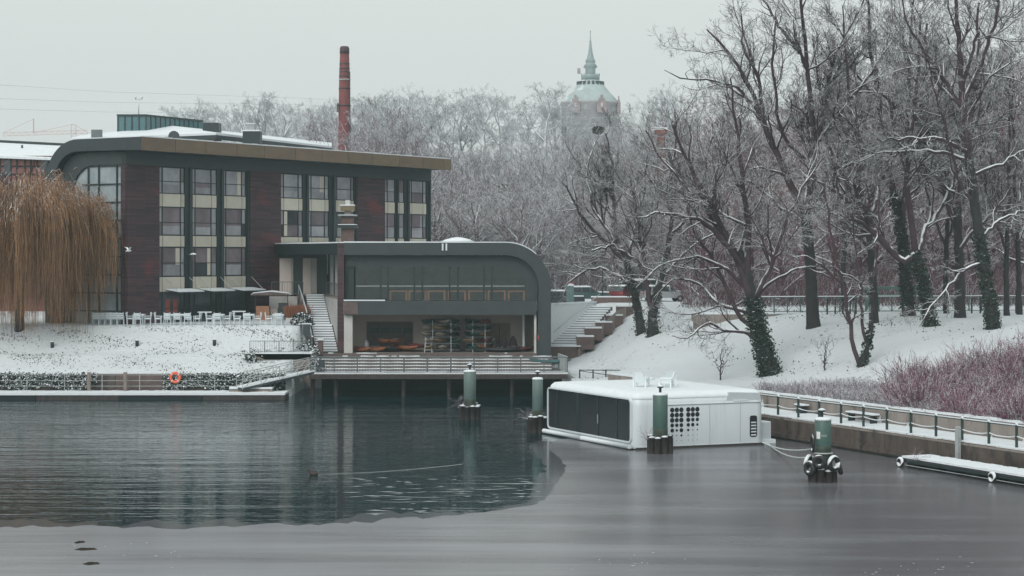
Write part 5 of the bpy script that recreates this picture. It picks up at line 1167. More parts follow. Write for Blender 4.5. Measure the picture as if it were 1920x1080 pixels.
p = at(326, 256, 200); o = empty('satellite_dish', p, 0, 'round grey satellite dish above the bronze fascia', 'satellite dish')
m = MB(); m.lathe([(.02, 0), (.3, .03), (.5, .09), (.55, .13)], k=20); dsh = m.build('dish', METAL, o); dsh.rotation_euler = (math.radians(80), 0, .2); MB().bar((0, .1, -1.5), (0, .1, 0), .08).build('mount', METAL_D, o)
p = at(260, 218, Yr + 6); o = empty('antenna_mast', p, 0, 'thin antenna mast with small cups above the glass room', 'antenna')
MB().lathe([(.06, -1), (.045, 2.0)], k=6).build('mast', RAIL_L, o); MB().bar((-.35, 0, 1.75), (.35, 0, 1.75), .05).build('crossbar', RAIL_L, o)
for s in (-1, 1): MB().lathe([(.02, 1.75), (.12, 2.0)], (s * .33, 0, 0), 8).build('cup', RAIL_L, o)

# brick building behind the trees on the right
Y2 = 232; bx = lambda x: (x - 960) / F * Y2; bz = lambda y: CAMZ - (y - HOR) / F * Y2
b2 = empty('brick_warehouse', (bx(1400), Y2, 6), 0, 'large red brick warehouse half hidden behind the bare trees', 'building')
m = MB(); m.box(bx(1262), bx(1570), Y2, Y2 + 14, 5.5, bz(372)); m.build('wall', REDBRICK, b2, True)
m = MB(); m.prism([(bx(1255), bz(374)), (bx(1577), bz(374)), (bx(1577), bz(371)), (bx(1500), bz(345)), (bx(1330), bz(345)), (bx(1255), bz(371))], 'y', Y2 - .4, Y2 + 14.4); rf = m.build('roof', M('warehouse_roof', (.20, .12, .115), .8, .2, 1), b2, True)
for r_ in range(4):
    for k in range(11):
        x0 = 1276 + k * 26.5; m = MB(); m.box(bx(x0), bx(x0 + 11), Y2 - .05, Y2 - .004, bz(540 - r_ * 42), bz(540 - r_ * 42 - 23)); wv = m.build('window', PANE[2], b2, True)
        m = MB(); m.box(bx(x0) - .1, bx(x0 + 11) + .1, Y2 - .16, Y2 - .052, bz(540 - r_ * 42) - .15, bz(540 - r_ * 42) - .02); m.build('sill', CONC, wv, True)
cm = empty('brick_chimney', (bx(1243), Y2 + 3, 6), 0, 'short square brick chimney rising from the trees left of the warehouse', 'chimney')
m = MB(); m.box(bx(1236), bx(1251), Y2 + 3, Y2 + 4, 6, bz(243)); m.build('shaft', REDBRICK, cm, True); m = MB(); m.box(bx(1232), bx(1255), Y2 + 2.8, Y2 + 4.2, bz(248), bz(240)); m.build('cap', REDBRICK, cm, True)
m = MB(); m.box(bx(1232), bx(1255), Y2 + 2.8, Y2 + 4.2, bz(240) + .002, bz(240) + .25); m.build('snow_cap', SNOW, cm, True)

# tall factory chimney
Yc = 262; zc = lambda y: CAMZ - (y - HOR) / F * Yc; xc_ = (646 - 960) / F * Yc
fc = empty('factory_chimney', (xc_, Yc, 8), 0, 'tall tapering red brick factory chimney behind the main building', 'chimney')
z0 = 8.0; H = lambda y: zc(y) - z0; q_ = Yc / F
MB().lathe([(13.5 * q_, 0), (12.2 * q_, H(280)), (11.2 * q_, H(205)), (10.2 * q_, H(150)), (8.6 * q_, H(100)), (8.4 * q_, H(92)), (6.8 * q_, H(88))], k=20).build('shaft', CHIMBRICK, fc)
for y in (120, 129, 135, 143, 149, 166, 198): MB().lathe([((8.6 + (y - 100) * .034 + .5) * q_, H(y) - .07), ((8.6 + (y - 100) * .034 + .5) * q_, H(y) + .07)], k=20).build('iron_band', METAL, fc)
MB().lathe([((11.6) * q_, H(150) - .02), (11.8 * q_, H(150) + .1)], k=20).build('ledge', WHITEPL, fc)
MB().bar((10.6 * q_, -.3, H(280)), (10.0 * q_, -.3, H(135)), .14).build('ladder_rail', METAL, fc)
MB().box(-13.5 * q_, -11.2 * q_, -.6, -.2, H(210), H(194)).build('antenna_panel', METAL, fc)
MB().lathe([(9.2 * q_, H(101)), (8.9 * q_, H(90)), (6.9 * q_, H(87))], k=20).build('rim', M('sooty_brick', (.075, .045, .05), .8, .2), fc)

# water tower with copper spire on the hill
Yt = 560; T = Yt / F; xt = (1107 - 960) / F * Yt; zt0 = float(ground(xt, Yt)) - 1
wt = empty('water_tower', (xt, Yt, zt0), 0, 'round brick water tower with snowy dome and copper spire on the hill', 'tower')
H = lambda y: CAMZ - (y - HOR) * T - zt0
WALLT = M('tower_brick', (.27, .255, .265), .8, .2, .5)  # tower brick and copper colours paled to stand in for distance haze
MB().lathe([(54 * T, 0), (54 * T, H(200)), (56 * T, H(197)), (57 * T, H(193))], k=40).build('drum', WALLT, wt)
MB().lathe([(57 * T, H(193)), (52 * T, H(190)), (38 * T, H(175)), (27 * T, H(162)), (20 * T, H(153)), (15 * T, H(149))], k=40, smooth=False).build('dome', M('snowy_copper_dome', (.36, .43, .43), .6, .18, .4, snow=.9, snow_scale=.4), wt)
for k in range(18):
    a = 2 * math.pi * k / 18; r_ = 23.5 * T; dm = MB().box(-.35, .35, -.3, .3, 0, 1.0).build('dormer', METAL, wt); dm.location = (r_ * math.cos(a), r_ * math.sin(a), H(160)); dm.rotation_euler = (0, 0, a)
MB().lathe([(17 * T, H(150)), (17.5 * T, H(142)), (17 * T, H(141))], k=24).build('gallery', COPPER, wt)
for k in range(16):
    a = 2 * math.pi * k / 16; MB().box(17 * T * math.cos(a) - .1, 17 * T * math.cos(a) + .1, 17 * T * math.sin(a) - .1, 17 * T * math.sin(a) + .1, H(143), H(138)).build('gallery_post', COPPER, wt)
MB().lathe([(10 * T, H(150)), (9.5 * T, H(130)), (10 * T, H(128)), (13.5 * T, H(126))], k=20).build('lantern', COPPER, wt)
MB().lathe([(13.5 * T, H(126)), (9 * T, H(119)), (8 * T, H(117)), (10 * T, H(116)), (7 * T, H(110)), (4.5 * T, H(100)), (2 * T, H(82)), (1.6 * T, H(79)), (2.2 * T, H(78)), (1.0 * T, H(75)), (.6 * T, H(56))], k=20).build('spire', COPPER, wt)
MB().lathe([(.3 * T, H(62)), (1.4 * T, H(60)), (.3 * T, H(57))], k=10).build('finial', COPPER, wt)
MB().box(-24.5 * T, -18.5 * T, -.4, .4, H(138), H(128)).build('antenna_board', WALLT, wt).rotation_euler = (0, 0, 0)
for (x, lbl) in ((19, 0), (-30, 0), (52, 1)):
    m = MB(); yy = -math.sqrt(max(0, 57.5 ** 2 - x ** 2)) * T; w_ = 9 * T if not lbl else 3 * T
    m.prism([(x * T - w_, H(215)), (x * T + w_, H(215)), (x * T + w_, H(196)), (x * T + w_ * .6, H(196)), (x * T + w_ * .6, H(189)), (x * T + w_ * .25, H(189)), (x * T + w_ * .25, H(182)), (x * T - w_ * .25, H(182)), (x * T - w_ * .25, H(189)), (x * T - w_ * .6, H(189)), (x * T - w_ * .6, H(196)), (x * T - w_, H(196))], 'y', yy - .8, yy + 1.5)
    gb_ = m.build('stepped_gable', M('gable_brick', (.27, .215, .22), .8, .2, .5), wt)
    if not lbl: MB().box(x * T - 1.6 * T, x * T + 1.6 * T, yy - .85, yy - .802, H(205), H(197)).build('gable_window', WHITEPL, gb_)

# far crane, power lines
Yk = 430; K = lambda x, y: at(x, y, Yk)
cr = empty('tower_crane', (K(138, 250).x, Yk, 6), 0, 'distant red tower crane behind the roofs at left', 'crane')
REDS = M('crane_red', (.50, .34, .33), .6, .1)  # red paled to fade the crane as distance haze would
def lattice(p, q2, w_, n, root, nm):
    m = MB(); p, q2 = Vector(p), Vector(q2); up = Vector((0, 0, 1)) if abs((q2 - p).normalized().z) < .7 else Vector((1, 0, 0))
    m.bar(p + up * w_, q2 + up * w_, .09); m.bar(p - up * w_, q2 - up * w_, .09)
    for k in range(n): m.bar(p.lerp(q2, k / n) + up * w_ * (1 if k % 2 else -1), p.lerp(q2, (k + 1) / n) + up * w_ * (-1 if k % 2 else 1), .06)
    return m.build(nm, REDS, root, True)
lattice((K(138, 0).x, Yk, 6), (K(138, 0).x, Yk, K(0, 232).z), .5, 22, cr, 'mast')
lattice(K(5, 252), K(165, 247), .35, 26, cr, 'jib')
for x in (63, 165): m = MB(); m.bar(K(138, 233), K(x, 249), .08); m.build('tie', REDS, cr, True)
m = MB(); m.bar(K(63, 250), K(63, 222), .2); m.build('jib_mast', REDS, cr, True); m = MB(); m.bar(K(63, 223), K(5, 250), .07); m.build('tie', REDS, cr, True)
for i, (ya, yb, yc) in enumerate(((154, 178, 196), (182, 190, 214), (202, 206, 226))):
    m = MB(); m.tube([at(-80, ya, 330), at(200, (ya + yb) / 2 + 6, 345), at(560, yb + 6, 365), at(900, yc + 4, 390), at(1250, yc + 8, 410)], .022, 4)
    tag(m.build('power_line', M('wire_grey', (.42, .44, .45), .6)), ['highest', 'middle', 'lowest'][i] + ' of the thin power lines crossing the sky', 'power line')

# birds and wake
def gull(x, y, Y, label, fold):
    p = at(x, y, Y); o = empty('flying_gull', p, .6, label, 'bird', 'gulls flying before the facade')
    GW = M('gull_white', (.72, .76, .78), .7)
    m = MB(); m.tube([(-.24, 0, 0), (-.12, 0, .02), (.05, 0, .03), (.17, 0, .04), (.24, 0, .03)], [.02, .06, .075, .045, .015], 8)
    for s in (-1, 1):
        v = [(.10, s * .04, .05), (-.06, s * .04, .05), (.06, s * .30, .05 + fold), (-.07, s * .30, .045 + fold), (-.03, s * .62, .04 + fold * 1.2), (-.07, s * .62, .035 + fold * 1.2)]
        v += [(a_, b_, c_ + .015) for a_, b_, c_ in v]
        m.add(v, [(0, 1, 3, 2), (2, 3, 5, 4), (6, 8, 9, 7), (8, 10, 11, 9), (0, 2, 8, 6), (2, 4, 10, 8), (1, 7, 9, 3), (3, 9, 11, 5), (4, 5, 11, 10), (0, 6, 7, 1)])
    m.build('body', GW, o)
gull(241, 471, 150, 'white gull flying in front of the first brick pier', .22)
gull(362, 477, 150, 'white gull flying in front of the second window bay', -.05)
Yd = F * CAMZ / (891 - HOR); p = Vector(((588 - 960) / F * Yd, Yd, 0)); o = empty('duck', p, math.pi, 'small dark duck swimming on the open water', 'bird')
DK = M('duck_brown', (.05, .035, .03), .8, .3, 5)
m = MB(); m.tube([(-.24, 0, .10), (-.14, 0, .07), (0, 0, .06), (.13, 0, .09), (.19, 0, .17), (.21, 0, .23), (.27, 0, .23), (.33, 0, .22)], [.02, .09, .12, .09, .05, .055, .045, .012], 9); m.build('body', DK, o)
wk = MB(); pts = []
for s in np.linspace(0, 1, 40):
    x = 596 + (868 - 596) * s; y = 889 - 4 * s - 15 * s ** 2; Yd = F * CAMZ / (y - HOR); pts.append(Vector(((x - 960) / F * Yd, Yd, 0)))
for a, c in zip(pts[:-1], pts[1:]): wk.add([(a.x, a.y - .12, .002), (c.x, c.y - .12, .002), (c.x, c.y, .022), (a.x, a.y, .022), (c.x, c.y + .1, .002), (a.x, a.y + .1, .002)], [(0, 1, 2, 3), (3, 2, 4, 5)], True)
tag(wk.build('water_wake', M('wake_water', (.06, .072, .076), .15, .5, 3)), kind='structure', label='thin pale wake trailing behind the duck on the water')

kayak('teal', 2.9, 153.6, 2.35, 1.25, 'teal kayak lying on the deck steps beside the right leg', 'kayaks lying on the bay floor')
# ------------------------------------------------------------------ trees
def tube_arrays(P, R, k):                    # many polylines at once -> vertices and quads
    nb, n, _ = P.shape
    T = np.gradient(P, axis=1); T /= np.linalg.norm(T, axis=2, keepdims=True) + 1e-9
    ref = np.where(np.abs(T[:, :1, 2:3]) > .85, np.array([1., 0, 0]), np.array([0, 0, 1.]))
    U = np.cross(T, np.broadcast_to(ref, T.shape)); U /= np.linalg.norm(U, axis=2, keepdims=True) + 1e-9
    W = np.cross(U, T); a = 2 * np.pi * np.arange(k) / k
    V = P[:, :, None, :] + R[:, :, None, None] * (U[:, :, None, :] * np.cos(a)[:, None] + W[:, :, None, :] * np.sin(a)[:, None])
    base = (np.arange(nb) * n * k)[:, None, None]; i = (np.arange(n - 1) * k)[None, :, None]; j = np.arange(k)[None, None, :]; j2 = (j + 1) % k
    q = np.stack([base + i + j, base + i + j2, base + i + k + j2, base + i + k + j], -1).reshape(-1, 4)
    return V.reshape(-1, 3), q
def merge(parts):
    vs, qs, o = [], [], 0
    for v, q in parts: vs.append(v); qs.append(q + o); o += len(v)
    return np.concatenate(vs), np.concatenate(qs)
def resample(poly, n):
    poly = np.asarray(poly, float); d = np.r_[0, np.cumsum(np.linalg.norm(np.diff(poly[:, :3], axis=0), axis=1))]; t = np.linspace(0, d[-1], n)
    return np.stack([np.interp(t, d, poly[:, c]) for c in range(poly.shape[1])], -1)
def unit(v): return v / (np.linalg.norm(v, axis=-1, keepdims=True) + 1e-9)
def sprout(r, P, R, count, ratio, ang, npts, up, wig, tmin=.2, rk=.55, rmin=.006, taper=.25, lmax=None, lmin=None):
    nb, n, _ = P.shape; seg = np.linalg.norm(np.diff(P, axis=1), axis=2); L = seg.sum(1)
    pick = r.choice(nb, count, p=L / L.sum()); t = r.uniform(tmin, 1, count) * (n - 1) * .999; i0 = t.astype(int); f = (t - i0)[:, None]
    p0 = P[pick, i0] * (1 - f) + P[pick, i0 + 1] * f; rad = (R[pick, i0] * (1 - f[:, 0]) + R[pick, i0 + 1] * f[:, 0])
    T = unit(P[pick, i0 + 1] - P[pick, i0]); ax = unit(np.cross(T, r.normal(size=(count, 3)))); a = np.radians(r.normal(ang, ang * .25, count))[:, None]
    D = unit(T * np.cos(a) + ax * np.sin(a)); ln = L[pick] * ratio * (1.15 - .65 * t / (n - 1)) * r.uniform(.55, 1.3, count)
    if lmax: ln = np.minimum(ln, lmax * r.uniform(.6, 1, count))
    if lmin: ln = np.maximum(ln, lmin * r.uniform(.6, 1, count))
    out = np.zeros((count, npts, 3)); out[:, 0] = p0
    for k in range(1, npts):
        D = unit(D + r.normal(size=D.shape) * wig + np.array([0, 0, up])); out[:, k] = out[:, k - 1] + D * (ln / (npts - 1))[:, None]
    r0 = np.maximum(rad * rk, rmin); RR = r0[:, None] * np.linspace(1, taper, npts)[None]
    return out, np.maximum(RR, rmin * .6)
def crown_from(r, limbs, spec, twig_r=.009):
    parts = []; P = np.stack([resample(l, 14) for l in limbs]); R = P[:, :, 3]; P = P[:, :, :3]
    P[:, 1:-1] += r.normal(size=P[:, 1:-1].shape) * .06
    parts.append(tube_arrays(P, R, 6)); cur = (P, R)
    for (cnt, ratio, ang, npts, up, wig, k, lmin, lmax) in spec:
        P2, R2 = sprout(r, cur[0], cur[1], cnt, ratio, ang, npts, up, wig, rmin=twig_r, lmin=lmin, lmax=lmax)
        parts.append(tube_arrays(P2, R2, k)); cur = (P2, R2)
    return merge(parts), cur
def ivy_points(poly, n, r, spread=.12):
    p = resample(poly, 60); i = r.integers(0, 60, n); a = r.uniform(0, 2 * np.pi, n); rad = p[i, 3] + np.abs(r.normal(0, spread, n))
    return np.stack([p[i, 0] + rad * np.cos(a), p[i, 1] + rad * np.sin(a), p[i, 2] + r.normal(0, .15, n)], -1)

HERO = [(78, .46, 46, 8, .05, .20, 4, 2.0, 6.5), (560, .50, 42, 5, .035, .22, 3, 1.1, 3.2), (2700, .55, 40, 4, .025, .25, 3, .6, 1.6), (7000, .6, 36, 3, .02, .26, 3, .35, .9)]
def hero(name, label, base, trunk, limbs, spec=HERO, ivy=None, seed=1, depth=.35, twig_r=.012, up=None, group='bare snowy trees on the right bank', scale_n=1.0):
    r = np.random.default_rng(seed); g = ground_hit(*base); Y = g.y; s = Y / F
    def conv(pl, y_off0=0.0, slope=0.0):
        res = []; L_ = 0
        for i, (x, y, rp) in enumerate(pl):
            if i: L_ += math.hypot(x - pl[i-1][0], y - pl[i-1][1]) * s
            dy = y_off0 + slope * L_; q2 = at(x, y, Y); res.append((q2.x, Y + dy, q2.z, rp * s))
        return res
    o = empty(name, g, 0, label, 'tree', group); org = np.array(g)
    tr = conv(trunk); tr[0] = (g.x, g.y, g.z - .3, tr[0][3] * 1.25); tr = [tr[0], (tr[0][0] * .7 + tr[1][0] * .3, Y, g.z + .35, tr[1][3] * 1.12)] + tr[1:]
    P = resample(tr, 18)[None]; P[:, 2:-1, :2] += r.normal(size=(1, 15, 2)) * .025
    v, q = tube_arrays(P[:, :, :3], P[:, :, 3], 10); link('trunk', np_mesh('trunk', v - org, q, smooth=True, mat=BARK), o)
    lm = [conv(l, 0.0, r.uniform(-depth, depth) if i else 0) for i, l in enumerate(limbs)]
    spec = [(max(3, int(c * scale_n)), *rest) for (c, *rest) in spec]
    (v, q), _ = crown_from(r, lm, spec, twig_r)
    link('crown', np_mesh('crown', v - org, q, smooth=True, mat=TWIG), o)
    if ivy:
        n, frm, sp, sz = ivy; pts_ = ivy_points([t for t in tr[frm[0]:frm[1]]], n, r, sp); lc = leaf_cloud('ivy', IVY, pts_ - org, sz, o)
    return o

hero('ivy_tree', 'leaning tree with thick dark ivy on its lower trunk behind the houseboat', (1447, 703),
     [(1447, 703, 16), (1432, 655, 14), (1420, 605, 12), (1410, 560, 11), (1398, 510, 9), (1385, 470, 8)],
     [[(1410, 560, 9), (1385, 495, 7), (1355, 430, 6), (1318, 360, 5), (1290, 300, 3.5), (1262, 235, 2)],
      [(1400, 515, 8), (1402, 450, 6), (1395, 370, 5), (1385, 290, 4), (1372, 210, 2.5), (1365, 150, 1.5)],
      [(1398, 510, 6), (1360, 455, 5), (1310, 415, 4), (1250, 400, 3), (1185, 410, 1.5)],
      [(1405, 545, 5), (1360, 500, 4), (1300, 478, 3), (1235, 500, 2), (1195, 540, 1)],
      [(1415, 590, 5), (1350, 570, 4), (1310, 530, 3), (1268, 520, 2), (1232, 560, 1)],
      [(1412, 570, 5), (1450, 480, 4), (1468, 410, 3), (1500, 350, 2.2), (1530, 300, 1.3)],
      [(1425, 630, 5), (1385, 590, 4.5), (1362, 540, 4), (1330, 470, 3), (1300, 440, 2), (1290, 380, 1.3)],
      [(1420, 640, 4), (1392, 618, 3.5), (1358, 618, 3), (1322, 603, 2.5), (1290, 632, 1.6), (1258, 628, 1)],
      [(1390, 490, 5), (1330, 400, 4), (1290, 350, 3), (1240, 290, 2), (1215, 240, 1.2)],
      [(1410, 560, 4), (1460, 520, 3), (1510, 500, 2.4), (1560, 520, 1.4)]], ivy=(3600, (0, 5), .17, .09), seed=3, depth=.45)
hero('forked_tree', 'tall tree forking above the path behind the leaning ivy tree', (1526, 613),
     [(1526, 613, 13), (1522, 560, 11.5), (1519, 490, 10.5), (1514, 430, 10), (1510, 395, 10)],
     [[(1511, 400, 8), (1485, 345, 7), (1455, 285, 6), (1425, 215, 5), (1408, 165, 4), (1372, 105, 3), (1325, 55, 1.6)],
      [(1512, 395, 8), (1522, 330, 7), (1535, 265, 6), (1556, 180, 5), (1568, 110, 4), (1600, 45, 3), (1640, -30, 2)],
      [(1515, 390, 7), (1517, 300, 6), (1512, 210, 5), (1495, 120, 4), (1480, 30, 3), (1470, -50, 1.6)],
      [(1430, 225, 4), (1425, 150, 3.2), (1395, 90, 2.5), (1390, 30, 1.4)],
      [(1425, 215, 4), (1380, 160, 3), (1330, 150, 2.4), (1280, 150, 1.6), (1245, 132, 1)],
      [(1535, 265, 5), (1580, 200, 4), (1620, 150, 3), (1665, 80, 2)],
      [(1500, 100, 3.5), (1455, 45, 2.6), (1420, -20, 1.6)],
      [(1512, 420, 4), (1460, 385, 3.2), (1415, 340, 2.4), (1370, 345, 1.6)],
      [(1515, 400, 4), (1560, 330, 3), (1600, 300, 2.2), (1640, 290, 1.4)],
      [(1510, 300, 4), (1460, 250, 3), (1440, 120, 2.4), (1445, 40, 1.6)]], seed=5, depth=.4)
hero('slender_tree', 'small slender tree with curved stems and ivied foot on the snowy slope', (1615, 688),
     [(1615, 688, 6), (1626, 655, 6), (1633, 615, 4.5), (1634, 560, 3.6), (1638, 500, 3)],
     [[(1612, 684, 5), (1600, 650, 4.5), (1594, 610, 4), (1588, 570, 3.6), (1578, 520, 3.2), (1562, 465, 2.6), (1552, 400, 2), (1545, 345, 1.2)],
      [(1636, 520, 3), (1642, 460, 2.6), (1652, 400, 2), (1648, 330, 1.3)],
      [(1624, 640, 3.6), (1615, 590, 3), (1608, 530, 2.4), (1600, 470, 1.8), (1592, 400, 1)],
      [(1582, 535, 2.4), (1545, 500, 2), (1505, 480, 1.4), (1470, 475, .9)],
      [(1634, 560, 2.4), (1600, 520, 2), (1560, 500, 1.5)]],
     spec=[(26, .4, 45, 6, .06, .2, 4, .8, 2.6), (150, .5, 42, 4, .04, .25, 3, .5, 1.5), (800, .55, 40, 3, .0, .28, 3, .3, .8)], ivy=(420, (0, 4), .08, .10), seed=8, depth=.25)
hero('park_tree', 'straight dark tree beside the path left of the ivied pair', (1640, 606),
     [(1640, 606, 8), (1638, 540, 7.2), (1632, 460, 6.5), (1624, 390, 6)],
     [[(1626, 400, 6), (1610, 340, 5), (1600, 260, 4), (1590, 180, 3), (1585, 90, 2), (1580, 10, 1.2)],
      [(1630, 440, 5), (1650, 360, 4), (1662, 280, 3), (1660, 190, 2.2), (1655, 100, 1.4)],
      [(1632, 470, 4), (1590, 420, 3), (1550, 395, 2), (1520, 370, 1.2)], [(1625, 400, 4), (1580, 330, 3), (1555, 260, 2), (1545, 170, 1.2)]], seed=12, scale_n=.75)
hero('twin_trunk_tree', 'upright ivied tree standing just left of the leaning pair trunk', (1705, 593),
     [(1705, 593, 12), (1700, 540, 11), (1694, 470, 10), (1686, 410, 9), (1675, 360, 8)],
     [[(1678, 370, 7), (1662, 310, 6), (1650, 240, 5), (1642, 160, 4), (1630, 70, 3), (1625, -20, 2)],
      [(1690, 430, 6), (1698, 340, 5), (1700, 250, 4.2), (1695, 150, 3.2), (1700, 50, 2.2), (1705, -40, 1.4)],
      [(1676, 360, 5), (1640, 310, 4), (1600, 280, 3), (1570, 220, 2)], [(1690, 380, 4), (1730, 300, 3.2), (1755, 220, 2.4), (1760, 140, 1.5)]], ivy=(1400, (1, 6), .10, .10), seed=15)
hero('leaning_pair_tree', 'ivied tree leaning left with a heavy snowy limb over the path', (1746, 612),
     [(1746, 612, 10), (1738, 565, 9.5), (1727, 515, 9.5), (1716, 475, 10)],
     [[(1716, 478, 8), (1690, 492, 7), (1655, 455, 6.5), (1622, 415, 6), (1595, 383, 5), (1560, 352, 4), (1530, 335, 2.5), (1500, 300, 1.5)],
      [(1716, 470, 7), (1706, 400, 6), (1698, 320, 5), (1705, 230, 4), (1715, 130, 3), (1720, 30, 2)],
      [(1724, 470, 6), (1735, 430, 5), (1765, 395, 4.2), (1795, 350, 3.4), (1815, 290, 2.2)],
      [(1620, 413, 4), (1605, 350, 3.2), (1612, 280, 2.4), (1600, 200, 1.4)], [(1790, 360, 3.4), (1755, 330, 2.8), (1705, 320, 2), (1660, 340, 1.2)]], ivy=(1700, (0, 5), .12, .09), seed=18)
hero('dark_trunk_tree', 'dark straight trunk between the leaning pair and the tall ivied tree', (1800, 596),
     [(1800, 596, 11), (1800, 530, 9.5), (1797, 460, 8), (1796, 390, 7)],
     [[(1797, 400, 6), (1803, 320, 5), (1815, 240, 4), (1830, 150, 3), (1835, 60, 2)], [(1797, 440, 5), (1770, 350, 4), (1755, 260, 3), (1750, 160, 2)],
      [(1798, 470, 5), (1825, 430, 4), (1860, 400, 3), (1890, 350, 2)]], seed=21, scale_n=.7)
hero('tall_ivy_tree', 'tallest dark tree at the right rising out of the frame above purple bushes', (1864, 616),
     [(1864, 616, 12), (1856, 570, 11), (1846, 510, 10), (1836, 440, 9.5), (1826, 360, 9), (1816, 290, 8.5)],
     [[(1818, 295, 8), (1810, 220, 7), (1804, 150, 5.5), (1796, 60, 4), (1790, -40, 3)],
      [(1810, 215, 5), (1775, 150, 4), (1740, 100, 3), (1705, 40, 2), (1690, -20, 1.2)],
      [(1808, 190, 5), (1840, 110, 4), (1862, 40, 3), (1870, -40, 2)],
      [(1817, 300, 5), (1775, 285, 4), (1720, 280, 3.4), (1665, 285, 2.4), (1622, 300, 1.3)],
      [(1815, 285, 5), (1765, 262, 4), (1700, 258, 3), (1640, 262, 1.8)],
      [(1806, 200, 4.4), (1772, 170, 3.6), (1740, 110, 3), (1745, 40, 2)],
      [(1822, 330, 4.6), (1870, 310, 3.6), (1915, 280, 2.6), (1960, 255, 1.6)],
      [(1844, 495, 4.4), (1810, 500, 3.6), (1770, 540, 2.8), (1735, 580, 1.8), (1715, 610, 1)],
      [(1828, 380, 4), (1790, 330, 3), (1752, 210, 2.4), (1730, 150, 1.6)],
      [(1838, 450, 4), (1880, 410, 3.2), (1930, 395, 2.2)],
      [(1805, 160, 4), (1822, 90, 3), (1828, 10, 2)]], ivy=(1400, (0, 5), .10, .10), seed=24, depth=.4)
for i, (x, y, top, lab, sd) in enumerate(((1888, 592, 150, 'thin straight tree behind the tallest dark tree', 31), (1912, 590, 90, 'thin straight tree at the right edge of the park', 33), (1775, 588, 170, 'slim tree in the gap behind the dark straight trunk', 35), (1583, 582, 200, 'slim tree behind the forked tree beside the footbridge', 37))):
    dx = random.uniform(-12, 12)
    hero('slim_tree', lab, (x, y), [(x, y, 5.5), (x - 2, y - 80, 5), (x + dx * .4, y - 170, 4.2)],
         [[(x + dx * .4, y - 160, 4), (x + dx, y - 260, 3), (x + dx * 1.3, top + 60, 2), (x + dx * 1.4, top, 1)], [(x, y - 140, 3), (x + 30, y - 220, 2.4), (x + 42, y - 320, 1.4)], [(x, y - 120, 3), (x - 32, y - 210, 2.2), (x - 44, y - 310, 1.2)]], seed=sd, scale_n=.5)
hero('twin_ivy_tree', 'left one of the two ivied trunks on the slope above the houseboat roof', (1204, 624),
     [(1204, 624, 9), (1197, 585, 8), (1188, 545, 7), (1178, 505, 6), (1168, 470, 5.5)],
     [[(1170, 480, 5), (1155, 440, 4.4), (1150, 380, 3.6), (1148, 310, 2.6), (1135, 250, 1.4)], [(1185, 535, 4), (1130, 500, 3.2), (1090, 510, 2.4), (1060, 540, 1.4)],
      [(1172, 490, 4), (1120, 440, 3.2), (1085, 400, 2.4), (1060, 350, 1.4)], [(1175, 500, 4), (1190, 430, 3.2), (1210, 360, 2.4), (1215, 290, 1.4)], [(1165, 465, 4), (1110, 390, 3), (1100, 320, 2.2), (1120, 260, 1.2)]], ivy=(500, (0, 5), .10, .09), seed=41, scale_n=.8)
hero('twin_ivy_tree', 'right one of the two ivied trunks on the slope above the houseboat roof', (1225, 628),
     [(1225, 628, 11), (1224, 590, 9), (1232, 550, 7), (1245, 500, 6), (1255, 455, 5)],
     [[(1252, 465, 5), (1262, 400, 4.2), (1258, 330, 3.2), (1270, 260, 2), (1265, 210, 1.2)], [(1222, 580, 6), (1212, 530, 5), (1205, 470, 4), (1195, 410, 3), (1180, 340, 1.8)],
      [(1240, 520, 4), (1290, 470, 3.2), (1330, 440, 2.4), (1370, 430, 1.4)], [(1255, 450, 4), (1300, 390, 3), (1320, 320, 2), (1330, 260, 1.2)], [(1208, 500, 4), (1150, 460, 3), (1110, 470, 2)]], ivy=(500, (0, 4), .10, .09), seed=43, scale_n=.8)
SAP = [(14, .5, 35, 4, .08, .15, 3, .4, 1.2), (90, .5, 38, 3, .03, .2, 3, .2, .6)]
for x, y, top, lab, sd in ((1351, 712, 655, 'thin reddish sapling just behind the houseboat roof', 51), (1546, 694, 640, 'thin sapling on the slope right of the leaning ivy tree', 53)):
    hero('sapling', lab, (x, y), [(x, y, 1.4), (x, y - 20, 1.2), (x + 2, top, .6)], [[(x, y - 12, 1), (x - 12, top + 15, .6), (x - 16, top, .3)], [(x, y - 15, 1), (x + 14, top + 12, .6), (x + 20, top, .3)], [(x, y - 8, .9), (x + 6, top + 10, .6), (x + 8, top - 8, .3)]], spec=SAP, seed=sd, twig_r=.008, depth=.2)

